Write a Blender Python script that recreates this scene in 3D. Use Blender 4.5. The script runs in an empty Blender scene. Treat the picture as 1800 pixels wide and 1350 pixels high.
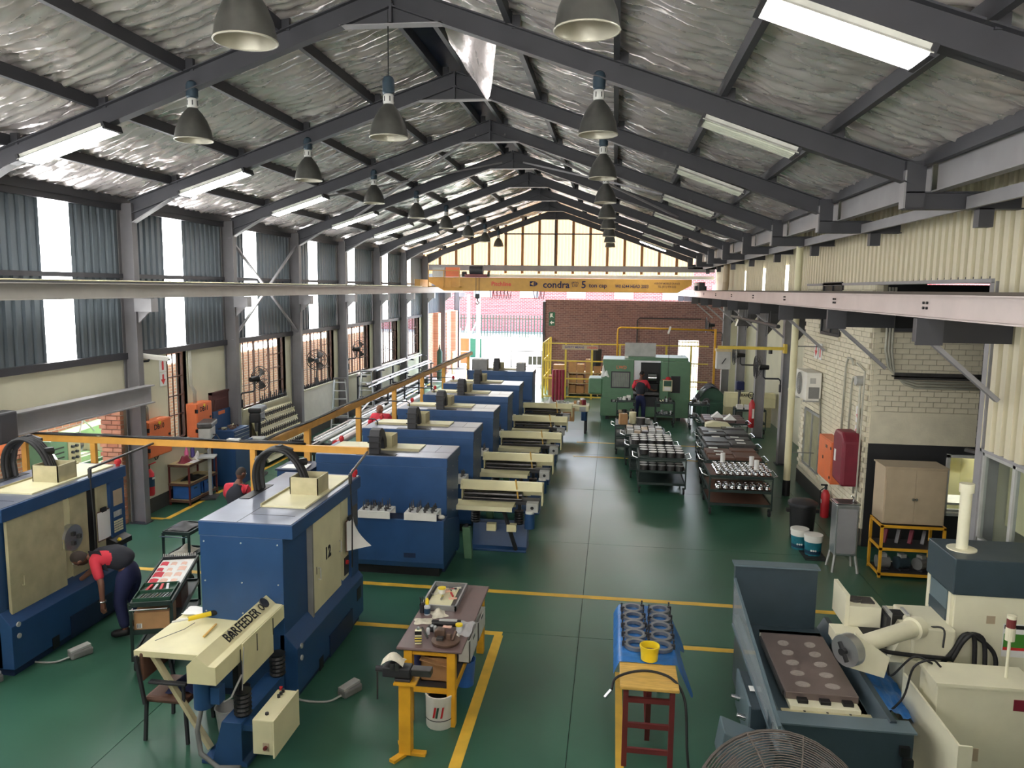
import bpy, math, random
from mathutils import Vector, Matrix, noise
D = bpy.data; SC = bpy.context.scene; COL = SC.collection
RND = random.Random(11)
PI = math.pi
# ------------------------------------------------------------------ camera
cam = D.cameras.new('camera'); camo = D.objects.new('camera', cam); COL.objects.link(camo)
cam.sensor_width = 36.0; cam.lens = 27.0; cam.clip_end = 400; cam.clip_start = 0.05
camo.matrix_world = Matrix(((0.99128051, -0.02832842, 0.12868739, 0.0),
                            (0.13119283, 0.12098894, -0.98394620, 0.0),
                            (0.01230389, 0.99224955, 0.12365046, 4.6),
                            (0, 0, 0, 1)))
SC.camera = camo
# ------------------------------------------------------------------ world, sun, exposure
w = D.worlds.new('world'); SC.world = w; w.use_nodes = True
nt = w.node_tree; nt.nodes.clear()
sky = nt.nodes.new('ShaderNodeTexSky'); sky.sky_type = 'NISHITA'; sky.sun_disc = False
sky.sun_elevation = math.radians(52); sky.sun_rotation = math.radians(-20); sky.dust_density = 3.0; sky.air_density = 1.2
bg = nt.nodes.new('ShaderNodeBackground'); bg.inputs['Strength'].default_value = 0.58
wo = nt.nodes.new('ShaderNodeOutputWorld')
nt.links.new(sky.outputs[0], bg.inputs[0]); nt.links.new(bg.outputs[0], wo.inputs[0])
sun = D.lights.new('sun', 'SUN'); sun.energy = 6.0; sun.angle = math.radians(1.0); sun.color = (1, .95, .87)
suno = D.objects.new('sun', sun); COL.objects.link(suno)
suno.rotation_euler = (math.radians(-36), math.radians(-8), 0)
vs = SC.view_settings
vs.view_transform = 'Standard'; vs.look = 'None'; vs.gamma = 1.0; vs.use_curve_mapping = False
vs.exposure = 1.5
# ------------------------------------------------------------------ materials
def lin(r, g, b):
    return tuple(((c / 255.0) / 12.92 if c / 255.0 <= .04045 else ((c / 255.0 + .055) / 1.055) ** 2.4) for c in (r, g, b))
MATS = {}
def mat(name, c, rough=.5, metal=0., var=.12, sc=5., bump=0., bsc=60., coat=0., emit=0., alpha=1., spec=.5, stretch=None, rvar=.08):
    m = D.materials.new(name); m.use_nodes = True; MATS[name] = m
    n = m.node_tree.nodes; l = m.node_tree.links; b = n['Principled BSDF']
    c = lin(*c)
    tc = n.new('ShaderNodeTexCoord'); src = tc.outputs['Object']
    if stretch:
        mp = n.new('ShaderNodeMapping'); mp.inputs['Scale'].default_value = stretch
        l.new(src, mp.inputs[0]); src = mp.outputs[0]
    nz = n.new('ShaderNodeTexNoise'); nz.inputs['Scale'].default_value = sc; nz.inputs['Detail'].default_value = 5
    l.new(src, nz.inputs['Vector'])
    mx = n.new('ShaderNodeMix'); mx.data_type = 'RGBA'
    mx.inputs['A'].default_value = (*[x * (1 - var) for x in c], 1); mx.inputs['B'].default_value = (*[min(1, x * (1 + var)) for x in c], 1)
    rp = n.new('ShaderNodeMapRange'); rp.inputs[1].default_value = .3; rp.inputs[2].default_value = .7
    l.new(nz.outputs[0], rp.inputs[0]); l.new(rp.outputs[0], mx.inputs['Factor'])
    l.new(mx.outputs['Result'], b.inputs['Base Color'])
    rr = n.new('ShaderNodeMapRange'); rr.inputs[3].default_value = max(.02, rough - rvar); rr.inputs[4].default_value = min(1, rough + rvar)
    l.new(nz.outputs[0], rr.inputs[0]); l.new(rr.outputs[0], b.inputs['Roughness'])
    b.inputs['Metallic'].default_value = metal
    b.inputs['Specular IOR Level'].default_value = spec
    b.inputs['Coat Weight'].default_value = coat
    if bump:
        nb = n.new('ShaderNodeTexNoise'); nb.inputs['Scale'].default_value = bsc; l.new(src, nb.inputs['Vector'])
        bp = n.new('ShaderNodeBump'); bp.inputs['Strength'].default_value = bump; bp.inputs['Distance'].default_value = .01
        l.new(nb.outputs[0], bp.inputs['Height']); l.new(bp.outputs[0], b.inputs['Normal'])
    if emit:
        b.inputs['Emission Color'].default_value = (*c, 1); b.inputs['Emission Strength'].default_value = emit
    if alpha < 1: b.inputs['Alpha'].default_value = alpha
    return m
def glassmat(name, tint, opac, rough=.05, dk=1.):
    m = D.materials.new(name); m.use_nodes = True; MATS[name] = m
    n = m.node_tree.nodes; l = m.node_tree.links; n.clear()
    o = n.new('ShaderNodeOutputMaterial'); t = n.new('ShaderNodeBsdfTransparent'); g = n.new('ShaderNodeBsdfPrincipled')
    g.inputs['Base Color'].default_value = (*[x * dk for x in tint], 1); g.inputs['Roughness'].default_value = rough
    t.inputs[0].default_value = (*[.5 + .5 * x for x in tint], 1)
    x = n.new('ShaderNodeMixShader'); x.inputs[0].default_value = opac
    l.new(t.outputs[0], x.inputs[1]); l.new(g.outputs[0], x.inputs[2]); l.new(x.outputs[0], o.inputs[0])
    return m
def brickmat(name, c1, c2, mort, bw, bh, axes, rough=.8, ms=.012, bias=0.):
    m = D.materials.new(name); m.use_nodes = True; MATS[name] = m
    n = m.node_tree.nodes; l = m.node_tree.links; b = n['Principled BSDF']
    tc = n.new('ShaderNodeTexCoord'); sp = n.new('ShaderNodeSeparateXYZ'); cb = n.new('ShaderNodeCombineXYZ')
    l.new(tc.outputs['Object'], sp.inputs[0]); l.new(sp.outputs[axes[0]], cb.inputs[0]); l.new(sp.outputs[axes[1]], cb.inputs[1])
    t = n.new('ShaderNodeTexBrick'); t.inputs['Scale'].default_value = 1; t.inputs['Brick Width'].default_value = bw
    t.inputs['Row Height'].default_value = bh; t.inputs['Mortar Size'].default_value = ms; t.inputs['Bias'].default_value = bias
    t.inputs['Color1'].default_value = (*lin(*c1), 1); t.inputs['Color2'].default_value = (*lin(*c2), 1); t.inputs['Mortar'].default_value = (*lin(*mort), 1)
    l.new(cb.outputs[0], t.inputs[0]); l.new(t.outputs[0], b.inputs['Base Color']); b.inputs['Roughness'].default_value = rough
    bp = n.new('ShaderNodeBump'); bp.inputs['Distance'].default_value = .01; bp.invert = True
    l.new(t.outputs['Fac'], bp.inputs['Height']); l.new(bp.outputs[0], b.inputs['Normal'])
    return m
def emat(name, c, s):
    m = D.materials.new(name); m.use_nodes = True; MATS[name] = m
    n = m.node_tree.nodes; n.clear(); o = n.new('ShaderNodeOutputMaterial'); e = n.new('ShaderNodeEmission')
    e.inputs[0].default_value = (*c, 1); e.inputs[1].default_value = s; m.node_tree.links.new(e.outputs[0], o.inputs[0])
    return m
def M(x): return MATS[x] if isinstance(x, str) else x
mat('epoxy', (53, 95, 76), .32, var=.14, sc=.9, spec=.55, rvar=.06)
mat('joint', (24, 44, 38), .7)
mat('line', (222, 178, 62), .55, var=.18, sc=3)
mat('plaster', (206, 202, 178), .8, var=.06, sc=1.5)
mat('plaster_dark', (70, 70, 66), .7)
mat('black_wall', (38, 38, 40), .6)
mat('sheet_grey', (106, 116, 124), .45, metal=.1, var=.08, sc=2, stretch=(3, 3, .3))
mat('sheet_cream', (208, 200, 172), .45, var=.05, sc=2, stretch=(3, 3, .3))
mat('steel_mid', (108, 106, 108), .5, var=.1, sc=3)
mat('steel', (62, 62, 67), .5, metal=.0, var=.1, sc=3)
mat('steel_lt', (142, 140, 142), .5, metal=.0, var=.1, sc=3)
mat('rail_pale', (186, 174, 170), .45, metal=.2, var=.1, sc=2)
mat('cage', (62, 55, 49), .7)
mat('rail_grey', (152, 148, 142), .45, var=.1, sc=2)
mat('rust', (84, 76, 68), .8)
mat('foil', (228, 219, 217), .28, metal=.62, var=.10, sc=3, bump=1., bsc=9, stretch=(.6, 1.6, 1))
emat('skylight', (1.0, 1.0, .99), 8.0)
emat('tube', (1.0, 1.0, .98), 30.0)
mat('tube_off', (214, 216, 200), .3)
mat('fixture', (206, 206, 198), .4)
mat('pend_shade', (92, 92, 88), .38, metal=.55, var=.2, sc=6)
mat('pend_in', (176, 172, 156), .35, metal=.3)
mat('pend_top', (58, 74, 86), .45, metal=.3)
mat('lampwhite', (200, 200, 196), .5)
mat('cable', (28, 28, 30), .6)
mat('wire_grey', (110, 112, 110), .6)
mat('conduit', (176, 174, 160), .5, metal=.2)
mat('blue', (36, 70, 112), .42, var=.10, sc=3, rvar=.06)
mat('blue_dark', (26, 42, 72), .5, var=.12, sc=3)
mat('blue_top', (116, 122, 138), .34, metal=.35, var=.16, sc=4)
mat('cream', (214, 208, 170), .5, var=.08, sc=2.5)
mat('cream2', (218, 211, 168), .5, var=.08, sc=2.5)
mat('creamdirty', (176, 168, 134), .55, var=.14, sc=5)
mat('black', (22, 22, 24), .5)
mat('rubber', (30, 30, 32), .75)
mat('dark', (44, 44, 48), .55)
mat('grey', (120, 120, 118), .55)
mat('grey_lt', (170, 170, 166), .5)
mat('white', (222, 220, 212), .55, var=.05)
mat('paper', (226, 226, 222), .7, var=.04)
mat('rag', (206, 200, 182), .9, var=.15, sc=20)
mat('chrome', (200, 202, 205), .18, metal=1., var=.06)
mat('alu', (188, 190, 192), .35, metal=.9, var=.08)
mat('ringsteel', (142, 144, 148), .35, metal=.75, var=.12, sc=8)
mat('grindmark', (152, 142, 136), .5, var=.15, sc=30)
mat('gunmetal', (86, 84, 84), .4, metal=.7, var=.2, sc=8)
mat('castdisc', (104, 82, 70), .5, metal=.4, var=.2, sc=10)
mat('red', (186, 38, 46), .4)
mat('red_dark', (122, 34, 50), .55)
mat('maroon', (104, 40, 40), .5, var=.12)
mat('orange', (216, 112, 64), .5, var=.07)
mat('orange_rail', (208, 152, 66), .5, var=.12, sc=4)
mat('yellow', (232, 202, 40), .4)
mat('yellow_fence', (214, 186, 70), .5)
mat('yellow_bench', (222, 164, 40), .5, var=.12)
mat('crane_yellow', (192, 144, 64), .5, var=.08)
mat('green_m', (88, 124, 94), .42, var=.08)
mat('green_d', (38, 76, 58), .45, var=.1)
mat('green_lt', (150, 186, 130), .45)
mat('cart_green', (30, 46, 42), .5)
mat('wood', (206, 166, 86), .55, var=.2, sc=6, stretch=(1, 8, 1))
mat('ply', (186, 168, 126), .6, var=.12, sc=6)
mat('brownlam', (104, 84, 82), .38, var=.12, sc=5)
mat('brown', (96, 66, 52), .6, var=.15)
mat('door_brown', (92, 56, 54), .5, var=.12, stretch=(8, 8, 1))
mat('cardboard', (176, 134, 92), .8, var=.1, sc=6)
mat('beige', (178, 160, 134), .5, var=.06)
mat('bluebox', (52, 104, 178), .45)
mat('tarp', (44, 108, 176), .38, var=.2, sc=9, bump=.6, bsc=14)
mat('teal_dk', (50, 64, 72), .42, var=.08)
mat('teal', (90, 106, 114), .42, var=.08)
mat('mwhite', (220, 216, 190), .42, var=.04)
mat('chuck', (122, 108, 104), .4, metal=.35, var=.12, sc=3)
mat('skin', (112, 74, 58), .55, var=.06)
mat('skin_lt', (150, 104, 82), .55, var=.06)
mat('hair', (22, 20, 20), .8)
mat('hair_grey', (58, 50, 46), .85)
mat('shirt_red', (200, 50, 66), .8)
mat('cloth_dark', (40, 42, 50), .85)
mat('cloth_navy', (30, 36, 74), .85)
mat('skin_pink', (214, 170, 150), .5)
mat('brick_face', (204, 146, 116), .85, var=.25, sc=3, bump=.3)
mat('brick_face2', (188, 126, 98), .85, var=.25, sc=3, bump=.3)
mat('mortar', (170, 156, 138), .9)
mat('wbrick', (214, 206, 182), .75, var=.07, sc=5, bump=.25, bsc=30)
mat('wmortar', (158, 150, 130), .9)
brickmat('brick_end', (136, 98, 94), (112, 80, 80), (156, 134, 126), .23, .085, (0, 2), ms=.009)
brickmat('brick_annex', (212, 152, 122), (194, 130, 102), (206, 190, 170), .23, .085, (1, 2), ms=.01)
brickmat('brick_out', (192, 104, 96), (176, 84, 78), (214, 170, 164), .4, .15, (0, 2), ms=.02)
glassmat('glass', (.85, .9, .9), .08, dk=.08)
glassmat('guard', (.75, .8, .82), .22)
glassmat('plastic', (.9, .92, .93), .45, .2)
glassmat('annex_roof', (.9, .93, .95), .35, .5)
mat('concrete', (186, 182, 174), .85, var=.06, sc=.6)
mat('gable', (236, 222, 192), .6, var=.05, sc=2, stretch=(3, 3, .3))
mat('sign_red', (206, 48, 50), .5)
mat('sign_green', (24, 92, 66), .5)
mat('tint_green', (70, 130, 50), .5)
mat('pink', (226, 110, 160), .5)
mat('purple', (76, 64, 128), .5)
mat('teal_lab', (30, 110, 124), .45, var=.3, sc=12)
mat('navy_lab', (24, 54, 78), .45)
mat('crimson', (150, 40, 64), .55)
# ------------------------------------------------------------------ mesh builder
class MB:
    def __init__(s): s.v = []; s.f = []
    def add(s, vs, fs):
        o = len(s.v); s.v += [tuple(v) for v in vs]; s.f += [tuple(i + o for i in f) for f in fs]; return s
    def box(s, x0, x1, y0, y1, z0, z1):
        return s.add([(x0, y0, z0), (x1, y0, z0), (x1, y1, z0), (x0, y1, z0), (x0, y0, z1), (x1, y0, z1), (x1, y1, z1), (x0, y1, z1)],
                     [(3, 2, 1, 0), (4, 5, 6, 7), (0, 1, 5, 4), (1, 2, 6, 5), (2, 3, 7, 6), (3, 0, 4, 7)])
    def bar(s, p, q, w, h=None, up=(0, 0, 1)):
        h = h or w; p = Vector(p); q = Vector(q); d = (q - p).normalized(); u = Vector(up)
        if abs(d.dot(u)) > .98: u = Vector((0, 1, 0))
        a = d.cross(u).normalized(); b = a.cross(d).normalized()
        vs = [e + a * sx * w / 2 + b * sy * h / 2 for e in (p, q) for sx, sy in ((-1, -1), (1, -1), (1, 1), (-1, 1))]
        return s.add(vs, [(3, 2, 1, 0), (4, 5, 6, 7), (0, 1, 5, 4), (1, 2, 6, 5), (2, 3, 7, 6), (3, 0, 4, 7)])
    def ring(s, c, a, b, r, n): return [c + a * (r * math.cos(2 * PI * i / n)) + b * (r * math.sin(2 * PI * i / n)) for i in range(n)]
    def cyl(s, p, q, r, n=12, r2=None):
        p = Vector(p); q = Vector(q); d = (q - p).normalized(); u = Vector((0, 0, 1)) if abs(d.z) < .95 else Vector((1, 0, 0))
        a = d.cross(u).normalized(); b = d.cross(a).normalized(); r2 = r if r2 is None else r2
        vs = s.ring(p, a, b, r, n) + s.ring(q, a, b, r2, n)
        fs = [(i, (i + 1) % n, n + (i + 1) % n, n + i) for i in range(n)] + [tuple(range(n))[::-1], tuple(range(n, 2 * n))]
        return s.add(vs, fs)
    def tube(s, pts, r, n=8, closed=False):
        pts = [Vector(p) for p in pts]; rs = r if isinstance(r, (list, tuple)) else [r] * len(pts)
        vs = []; k = len(pts); pa = None
        for i, p in enumerate(pts):
            if closed: d = pts[(i + 1) % k] - pts[i - 1]
            else: d = pts[min(i + 1, k - 1)] - pts[max(i - 1, 0)]
            d.normalize()
            if pa is None:
                u = Vector((0, 0, 1)) if abs(d.z) < .9 else Vector((1, 0, 0)); a = d.cross(u).normalized()
            else:
                a = (pa - d * pa.dot(d)).normalized()
            b = d.cross(a).normalized(); pa = a
            vs += s.ring(p, a, b, rs[i], n)
        fs = []
        for i in range(k if closed else k - 1):
            j = (i + 1) % k
            fs += [(i * n + m, i * n + (m + 1) % n, j * n + (m + 1) % n, j * n + m) for m in range(n)]
        if not closed: fs += [tuple(range(n))[::-1], tuple(range((k - 1) * n, k * n))]
        return s.add(vs, fs)
    def lathe(s, prof, n=20, c=(0, 0, 0), cap=True):
        vs = [(c[0] + r * math.cos(2 * PI * i / n), c[1] + r * math.sin(2 * PI * i / n), c[2] + z) for r, z in prof for i in range(n)]
        k = len(prof); fs = [(j * n + i, j * n + (i + 1) % n, (j + 1) * n + (i + 1) % n, (j + 1) * n + i) for j in range(k - 1) for i in range(n)]
        if cap: fs += [tuple(range(n))[::-1], tuple(range((k - 1) * n, k * n))]
        return s.add(vs, fs)
    def prism(s, poly, ax, a, b):
        n = len(poly)
        def P(p, t): return (t, p[0], p[1]) if ax == 'x' else ((p[0], t, p[1]) if ax == 'y' else (p[0], p[1], t))
        vs = [P(p, a) for p in poly] + [P(p, b) for p in poly]
        return s.add(vs, [tuple(range(n))[::-1], tuple(range(n, 2 * n))] + [(i, (i + 1) % n, n + (i + 1) % n, n + i) for i in range(n)])
    def grid(s, nx, ny, fn):
        vs = [fn(i / nx, j / ny) for j in range(ny + 1) for i in range(nx + 1)]
        return s.add(vs, [(j * (nx + 1) + i, j * (nx + 1) + i + 1, (j + 1) * (nx + 1) + i + 1, (j + 1) * (nx + 1) + i) for j in range(ny) for i in range(nx)])
    def ibeam(s, p, q, dep, wid, tw=.012, tf=.016, up=(0, 0, 1)):
        p = Vector(p); q = Vector(q); d = (q - p).normalized(); u = Vector(up)
        a = d.cross(u).normalized(); b = a.cross(d).normalized()
        s.bar(p, q, tw, dep, up)
        for k in (-1, 1): s.bar(p + b * k * (dep / 2 - tf / 2), q + b * k * (dep / 2 - tf / 2), wid, tf, up)
        return s
    def mesh(s, name, m, smooth=False):
        me = D.meshes.new(name); me.from_pydata(s.v, [], s.f); me.materials.append(M(m))
        if smooth: me.shade_smooth()
        return me
    def build(s, name, m, parent=None, smooth=False, bev=0., loc=None):
        o = D.objects.new(name, s.mesh(name, m, smooth is True)); COL.objects.link(o)
        if parent: o.parent = parent
        if loc: o.location = loc
        if smooth == 'auto': o.data.shade_smooth(); md = o.modifiers.new('sm', 'EDGE_SPLIT'); md.split_angle = .6
        if bev:
            md = o.modifiers.new('bev', 'BEVEL'); md.width = bev; md.segments = 2; md.limit_method = 'ANGLE'
        return o
def box(name, m, parent, *a, bev=0.): return MB().box(*a).build(name, m, parent, bev=bev)
def tag(o, label, cat=None, group=None):
    o['label'] = label
    if cat: o['category'] = cat
    if group: o['group'] = group
    return o
def thing(name, label, cat, loc=(0, 0, 0), rz=0., group=None, sc=None):
    o = D.objects.new(name, None); COL.objects.link(o); o.location = loc; o.rotation_euler = (0, 0, rz)
    if sc: o.scale = sc
    o.empty_display_size = .1
    return tag(o, label, cat, group)
def struct(name, label=None, loc=(0, 0, 0)):
    o = D.objects.new(name, None); COL.objects.link(o); o.location = loc; o['kind'] = 'structure'
    if label: o['label'] = label
    return o
def link(name, me, parent=None, loc=(0, 0, 0), rot=(0, 0, 0), sc=None):
    o = D.objects.new(name, me); COL.objects.link(o); o.parent = parent; o.location = loc; o.rotation_euler = rot
    if sc: o.scale = sc
    return o
KIDS = {}
def copy_tree(root, loc=None, rz=None, label=None, sc=None, top=True, parent=None):
    c = root.copy(); COL.objects.link(c)
    if top:
        if loc is not None: c.location = loc
        if rz is not None: c.rotation_euler = (0, 0, rz)
        if label: c['label'] = label
        if sc: c.scale = sc
    else: c.parent = parent
    for ch in list(root.children): copy_tree(ch, top=False, parent=c)
    return c
def text(name, body, size, loc, rot, m, parent=None, ext=.001, align='CENTER', sx=1., bold=.018):
    cu = D.curves.new('t', 'FONT'); cu.body = body; cu.size = size; cu.align_x = align; cu.align_y = 'CENTER'; cu.extrude = ext; cu.resolution_u = 2; cu.offset = size * bold
    t = D.objects.new('t', cu); COL.objects.link(t)
    dg = bpy.context.evaluated_depsgraph_get(); me = D.meshes.new_from_object(t.evaluated_get(dg))
    D.objects.remove(t); me.materials.clear(); me.materials.append(M(m))
    return link(name, me, parent, loc, rot, (sx, 1, 1))
# text orientations: facing -Y, facing +X, facing -X, flat up
FY = (PI / 2, 0, 0); FX = (PI / 2, 0, PI / 2); FNX = (PI / 2, 0, -PI / 2)
def arc(c, r, a0, a1, n, fn): return [fn(c[0] + r * math.cos(a0 + (a1 - a0) * i / n), c[1] + r * math.sin(a0 + (a1 - a0) * i / n)) for i in range(n + 1)]
def cat(pts, n=6):
    P = [Vector(p) for p in pts]; P = [P[0] * 2 - P[1]] + P + [P[-1] * 2 - P[-2]]; out = []
    for i in range(1, len(P) - 2):
        a, b, c, d = P[i - 1:i + 3]
        for s in range(n):
            t = s / n; out.append(.5 * ((2 * b) + (c - a) * t + (2 * a - 5 * b + 4 * c - d) * t * t + (3 * b - a - 3 * c + d) * t ** 3))
    return out + [P[-2]]
ORD = ['first', 'second', 'third', 'fourth', 'fifth', 'sixth', 'seventh', 'eighth', 'ninth', 'tenth', 'eleventh', 'twelfth']
def F(k): return 9.62 + 3.79 * k
def ZT(x): return 8.25 - .35 * abs(x + 2.8)
# ================================================================== SETTING
# translucent gable sheet
def transmat(name, c, k):
    m = D.materials.new(name); m.use_nodes = True; MATS[name] = m
    n = m.node_tree.nodes; l = m.node_tree.links; n.clear()
    o = n.new('ShaderNodeOutputMaterial'); a = n.new('ShaderNodeBsdfDiffuse'); b = n.new('ShaderNodeBsdfTranslucent'); x = n.new('ShaderNodeMixShader')
    for q in (a, b): q.inputs[0].default_value = (*lin(*c), 1)
    x.inputs[0].default_value = k
    l.new(a.outputs[0], x.inputs[1]); l.new(b.outputs[0], x.inputs[2]); l.new(x.outputs[0], o.inputs[0]); return m
transmat('gable_sheet', (200, 174, 138), .3); transmat('gable_rib', (166, 128, 94), .25)
# ---- floor
floor = struct('floor', 'green epoxy workshop floor cut into slabs by thin joints')
box('floor_base', 'joint', floor, -13, 9, -6, 36.6, -.15, -.012)
FX_ = [-13, -9.3, -4.83, -.34, 4.15, 9]; FY_ = [-6, -1.7, 2.12, 5.95, 9.77, 13.6, 17.43, 21.26, 25.1, 28.9, 32.7, 36.6]
for i in range(5):
    for j in range(11):
        g = .004
        box('floor_slab', 'epoxy', floor, FX_[i] + g, FX_[i + 1] - g, FY_[j] + g, FY_[j + 1] - g, -.1, 0)
apron = MB().box(-60, 60, 36.6, 140, -.2, -.02).build('ground_outside', 'concrete'); apron['kind'] = 'structure'
apron2 = MB().box(-60, -13, -6, 36.6, -.2, -.02).build('ground_outside', 'concrete'); apron2['kind'] = 'structure'
# painted lines
def line(label, x0, x1, y0, y1):
    o = MB().box(x0, x1, y0, y1, .0005, .002).build('floor_marking', 'line'); tag(o, label, 'floor marking', 'yellow floor lines')
line('long yellow line crossing the aisle in front of the blue machine row', -9, 3.3, 11.08, 11.2)
line('yellow line running left from the workbench corner mark', -3.4, -1.36, 9.66, 9.77)
line('yellow line running toward the camera beside the workbench', -1.46, -1.34, 4.5, 9.66)
line('short yellow line between the blue sheet table and the grinder', .9, 2.0, 9.63, 9.74)
line('yellow line along the left wall past the drill benches', -8.68, -8.57, 13.7, 36)
line('short yellow line by the left wall column', -9.0, -8.68, 13.64, 13.75)
line('far yellow line crossing the aisle nearest the carts', -1.0, 4.2, 20.9, 21.0)
line('far yellow line crossing the aisle behind the carts', -1.0, 4.2, 22.9, 23.0)
line('yellow line beside the trestle table legs', .14, .22, 4.5, 8.9)
# ---- left wall
WL = struct('wall_left', 'left workshop wall, cream plaster below grey ribbed cladding')
XL = -9.15
def pl(y0, y1, z0, z1, nm='plaster_panel', m='plaster'): return box(nm, m, WL, XL - .25, XL, y0, y1, z0, z1)
pl(-6, 9.9, 0, 3.24); pl(9.9, 13.5, 2.45, 3.24); pl(13.5, 14.75, 0, 3.24); pl(14.75, 15.5, 0, 1.3); pl(15.5, 17.95, 0, 3.24)
for y0, y1 in ((13.5, 16.35), (17.3, 36.3)):
    box('baseboard_paint', 'plaster_dark', WL, XL, XL + .006, y0, y1, 0, .3)
WINS = [(14.75, 15.5, 1.3, 3.17)]
for k in range(2, 7):
    a, b = F(k) + .78, F(k) + 3.38
    if k > 2: pl(F(k - 1) + 3.38, a, 0, 3.24)
    pl(a, b, 0, 1.5); WINS.append((a, b, 1.5, 3.2))
pl(F(6) + 3.38, 36.3, 0, 3.24)
# ribbed cladding panels
def ribbed(name, m, parent, y0, y1, z0, z1, x, pitch, dep, s=1):
    b = MB(); n = max(1, int(round((y1 - y0) / pitch))); p = (y1 - y0) / n; prof = []
    for i in range(n):
        y = y0 + i * p
        prof += [(y, 0), (y + .52 * p, 0), (y + .6 * p, dep), (y + .92 * p, dep)]
    prof.append((y1, 0))
    vs = [(x + s * d, y, z) for z in (z0, z1) for y, d in prof]; k = len(prof)
    return b.add(vs, [(i, i + 1, k + i + 1, k + i) for i in range(k - 1)]).build(name, m, parent)
STR = [.55, 4.3, 8.05, 11.77, 15.2, 18.65, 22.76, 26.25, 30.27, 33.85]  # first three strips are out of view, added for flat fill light
edges = [-6.0]
for c in STR:
    ribbed('cladding_sheet', 'sheet_grey', WL, edges[-1], c - .35, 3.22, 6.1, XL - .02, .2, -.045)
    ribbed('translucent_sheet', 'skylight', WL, c - .35, c + .35, 3.22, 5.95, XL - .02, .2, -.045)
    box('cladding_header', 'sheet_grey', WL, XL - .07, XL - .03, c - .35, c + .35, 5.95, 6.15)
    edges.append(c + .35)
ribbed('cladding_sheet', 'sheet_grey', WL, edges[-1], 41.3, 3.22, 6.1, XL - .02, .2, -.045)
for z in (3.24, 6.0): box('girt', 'steel', WL, XL - .02, XL + .07, -6, 36.3, z - .06, z + .06)
box('girt', 'steel', WL, XL - .02, XL + .05, -6, 41, 4.7, 4.78)
# windows with bars
barm = MB().box(-.011, .011, -.011, .011, 0, 1).mesh('bar', 'brown')
def window(n, y0, y1, z0, z1):
    wd = struct('window_%d' % n, 'barred steel window in the left wall, %s from the camera' % ORD[n - 1])
    X = XL - .1
    fr = MB()
    for y in (y0, y1): fr.box(X - .03, X + .03, y - .03, y + .03, z0, z1)
    for z in (z0, z1): fr.box(X - .03, X + .03, y0, y1, z - .03, z + .03)
    fr.build('window_frame', 'brown', wd)
    W = y1 - y0; nb = max(4, int(round(W / .29)))
    for i in range(1, nb):
        y = y0 + W * i / nb; th = 2.2 if (W > 1 and i in (nb // 3, 2 * nb // 3)) else 1.
        link('window_bar', barm, wd, (X, y, z0), (0, 0, 0), (th, th, z1 - z0))
    for zz in (.28, .5, .72):
        o = MB().box(X - .012, X + .012, y0 + (W * .62 if W > 1 else 0), y1, z0 + (z1 - z0) * zz - .012, z0 + (z1 - z0) * zz + .012).build('window_rail', 'brown', wd)
    if W > 1: MB().box(X - .01, X + .01, y0, y0 + W * .62, z0 + .55, z0 + .57).build('window_rail', 'brown', wd)
    q = [y0, y0 + W / 3, y0 + 2 * W / 3, y1]
    for i in range(3): box('pane', 'glass', wd, X - .045, X - .041, q[i] + .01, q[i + 1] - .01, z0, z1)
    box('window_sill', 'plaster', wd, XL - .25, XL + .05, y0 - .04, y1 + .04, z0 - .05, z0)
    for y in (y0 - .03, y1): box('window_reveal', 'plaster', wd, XL - .24, XL + .004, y, y + .03, z0, z1)
for i, ww in enumerate(WINS): window(i + 1, *ww)
dr = struct('door_1', 'dark brown panelled door in the left wall beside the orange panel')
box('door_leaf', 'door_brown', dr, XL, XL + .05, 16.4, 17.22, 0, 2.08)
for z0, z1 in ((.15, .95), (1.1, 1.95)): box('door_panel', 'door_brown', dr, XL + .05, XL + .065, 16.52, 17.1, z0, z1, bev=.01)
fr = MB()
for y in (16.36, 17.22): fr.box(XL, XL + .07, y, y + .05, 0, 2.13)
fr.box(XL, XL + .07, 16.36, 17.27, 2.08, 2.13); fr.build('door_frame', 'door_brown', dr)
MB().cyl((XL + .05, 16.5, 1.0), (XL + .11, 16.5, 1.0), .015).build('door_handle', 'alu', dr)
# outer left brick piers and wall beyond the gable
box('brick_wall', 'brick_annex', WL, XL - .25, XL, 36.3, 44, 0, 3.3)
for y in (38.6, 40.6, 43): box('brick_pier', 'brick_annex', WL, XL, XL + .25, y, y + .6, 0, 3.3)
# ---- adjoining room seen through the left opening and windows
AN = struct('wall_annex', 'orange brick room wall seen through the left opening')
box('brick_wall', 'brick_annex', AN, -12.4, -12.2, -6, 36.6, 0, 2.75)
box('brick_wall', 'brick_annex', AN, -12.3, -9.4, 8.35, 8.6, 0, 3.0)
box('clear_band', 'skylight', AN, -12.19, -12.17, 14.2, 36.5, 2.42, 2.62)
box('roof_sheet', 'annex_roof', AN, -12.6, -9.38, 8, 36.6, 3.26, 3.28)
for y in (12, 15, 18, 21, 24, 27, 30, 33): box('roof_beam', 'steel', AN, -12.3, -9.4, y, y + .08, 3.1, 3.25)
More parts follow.
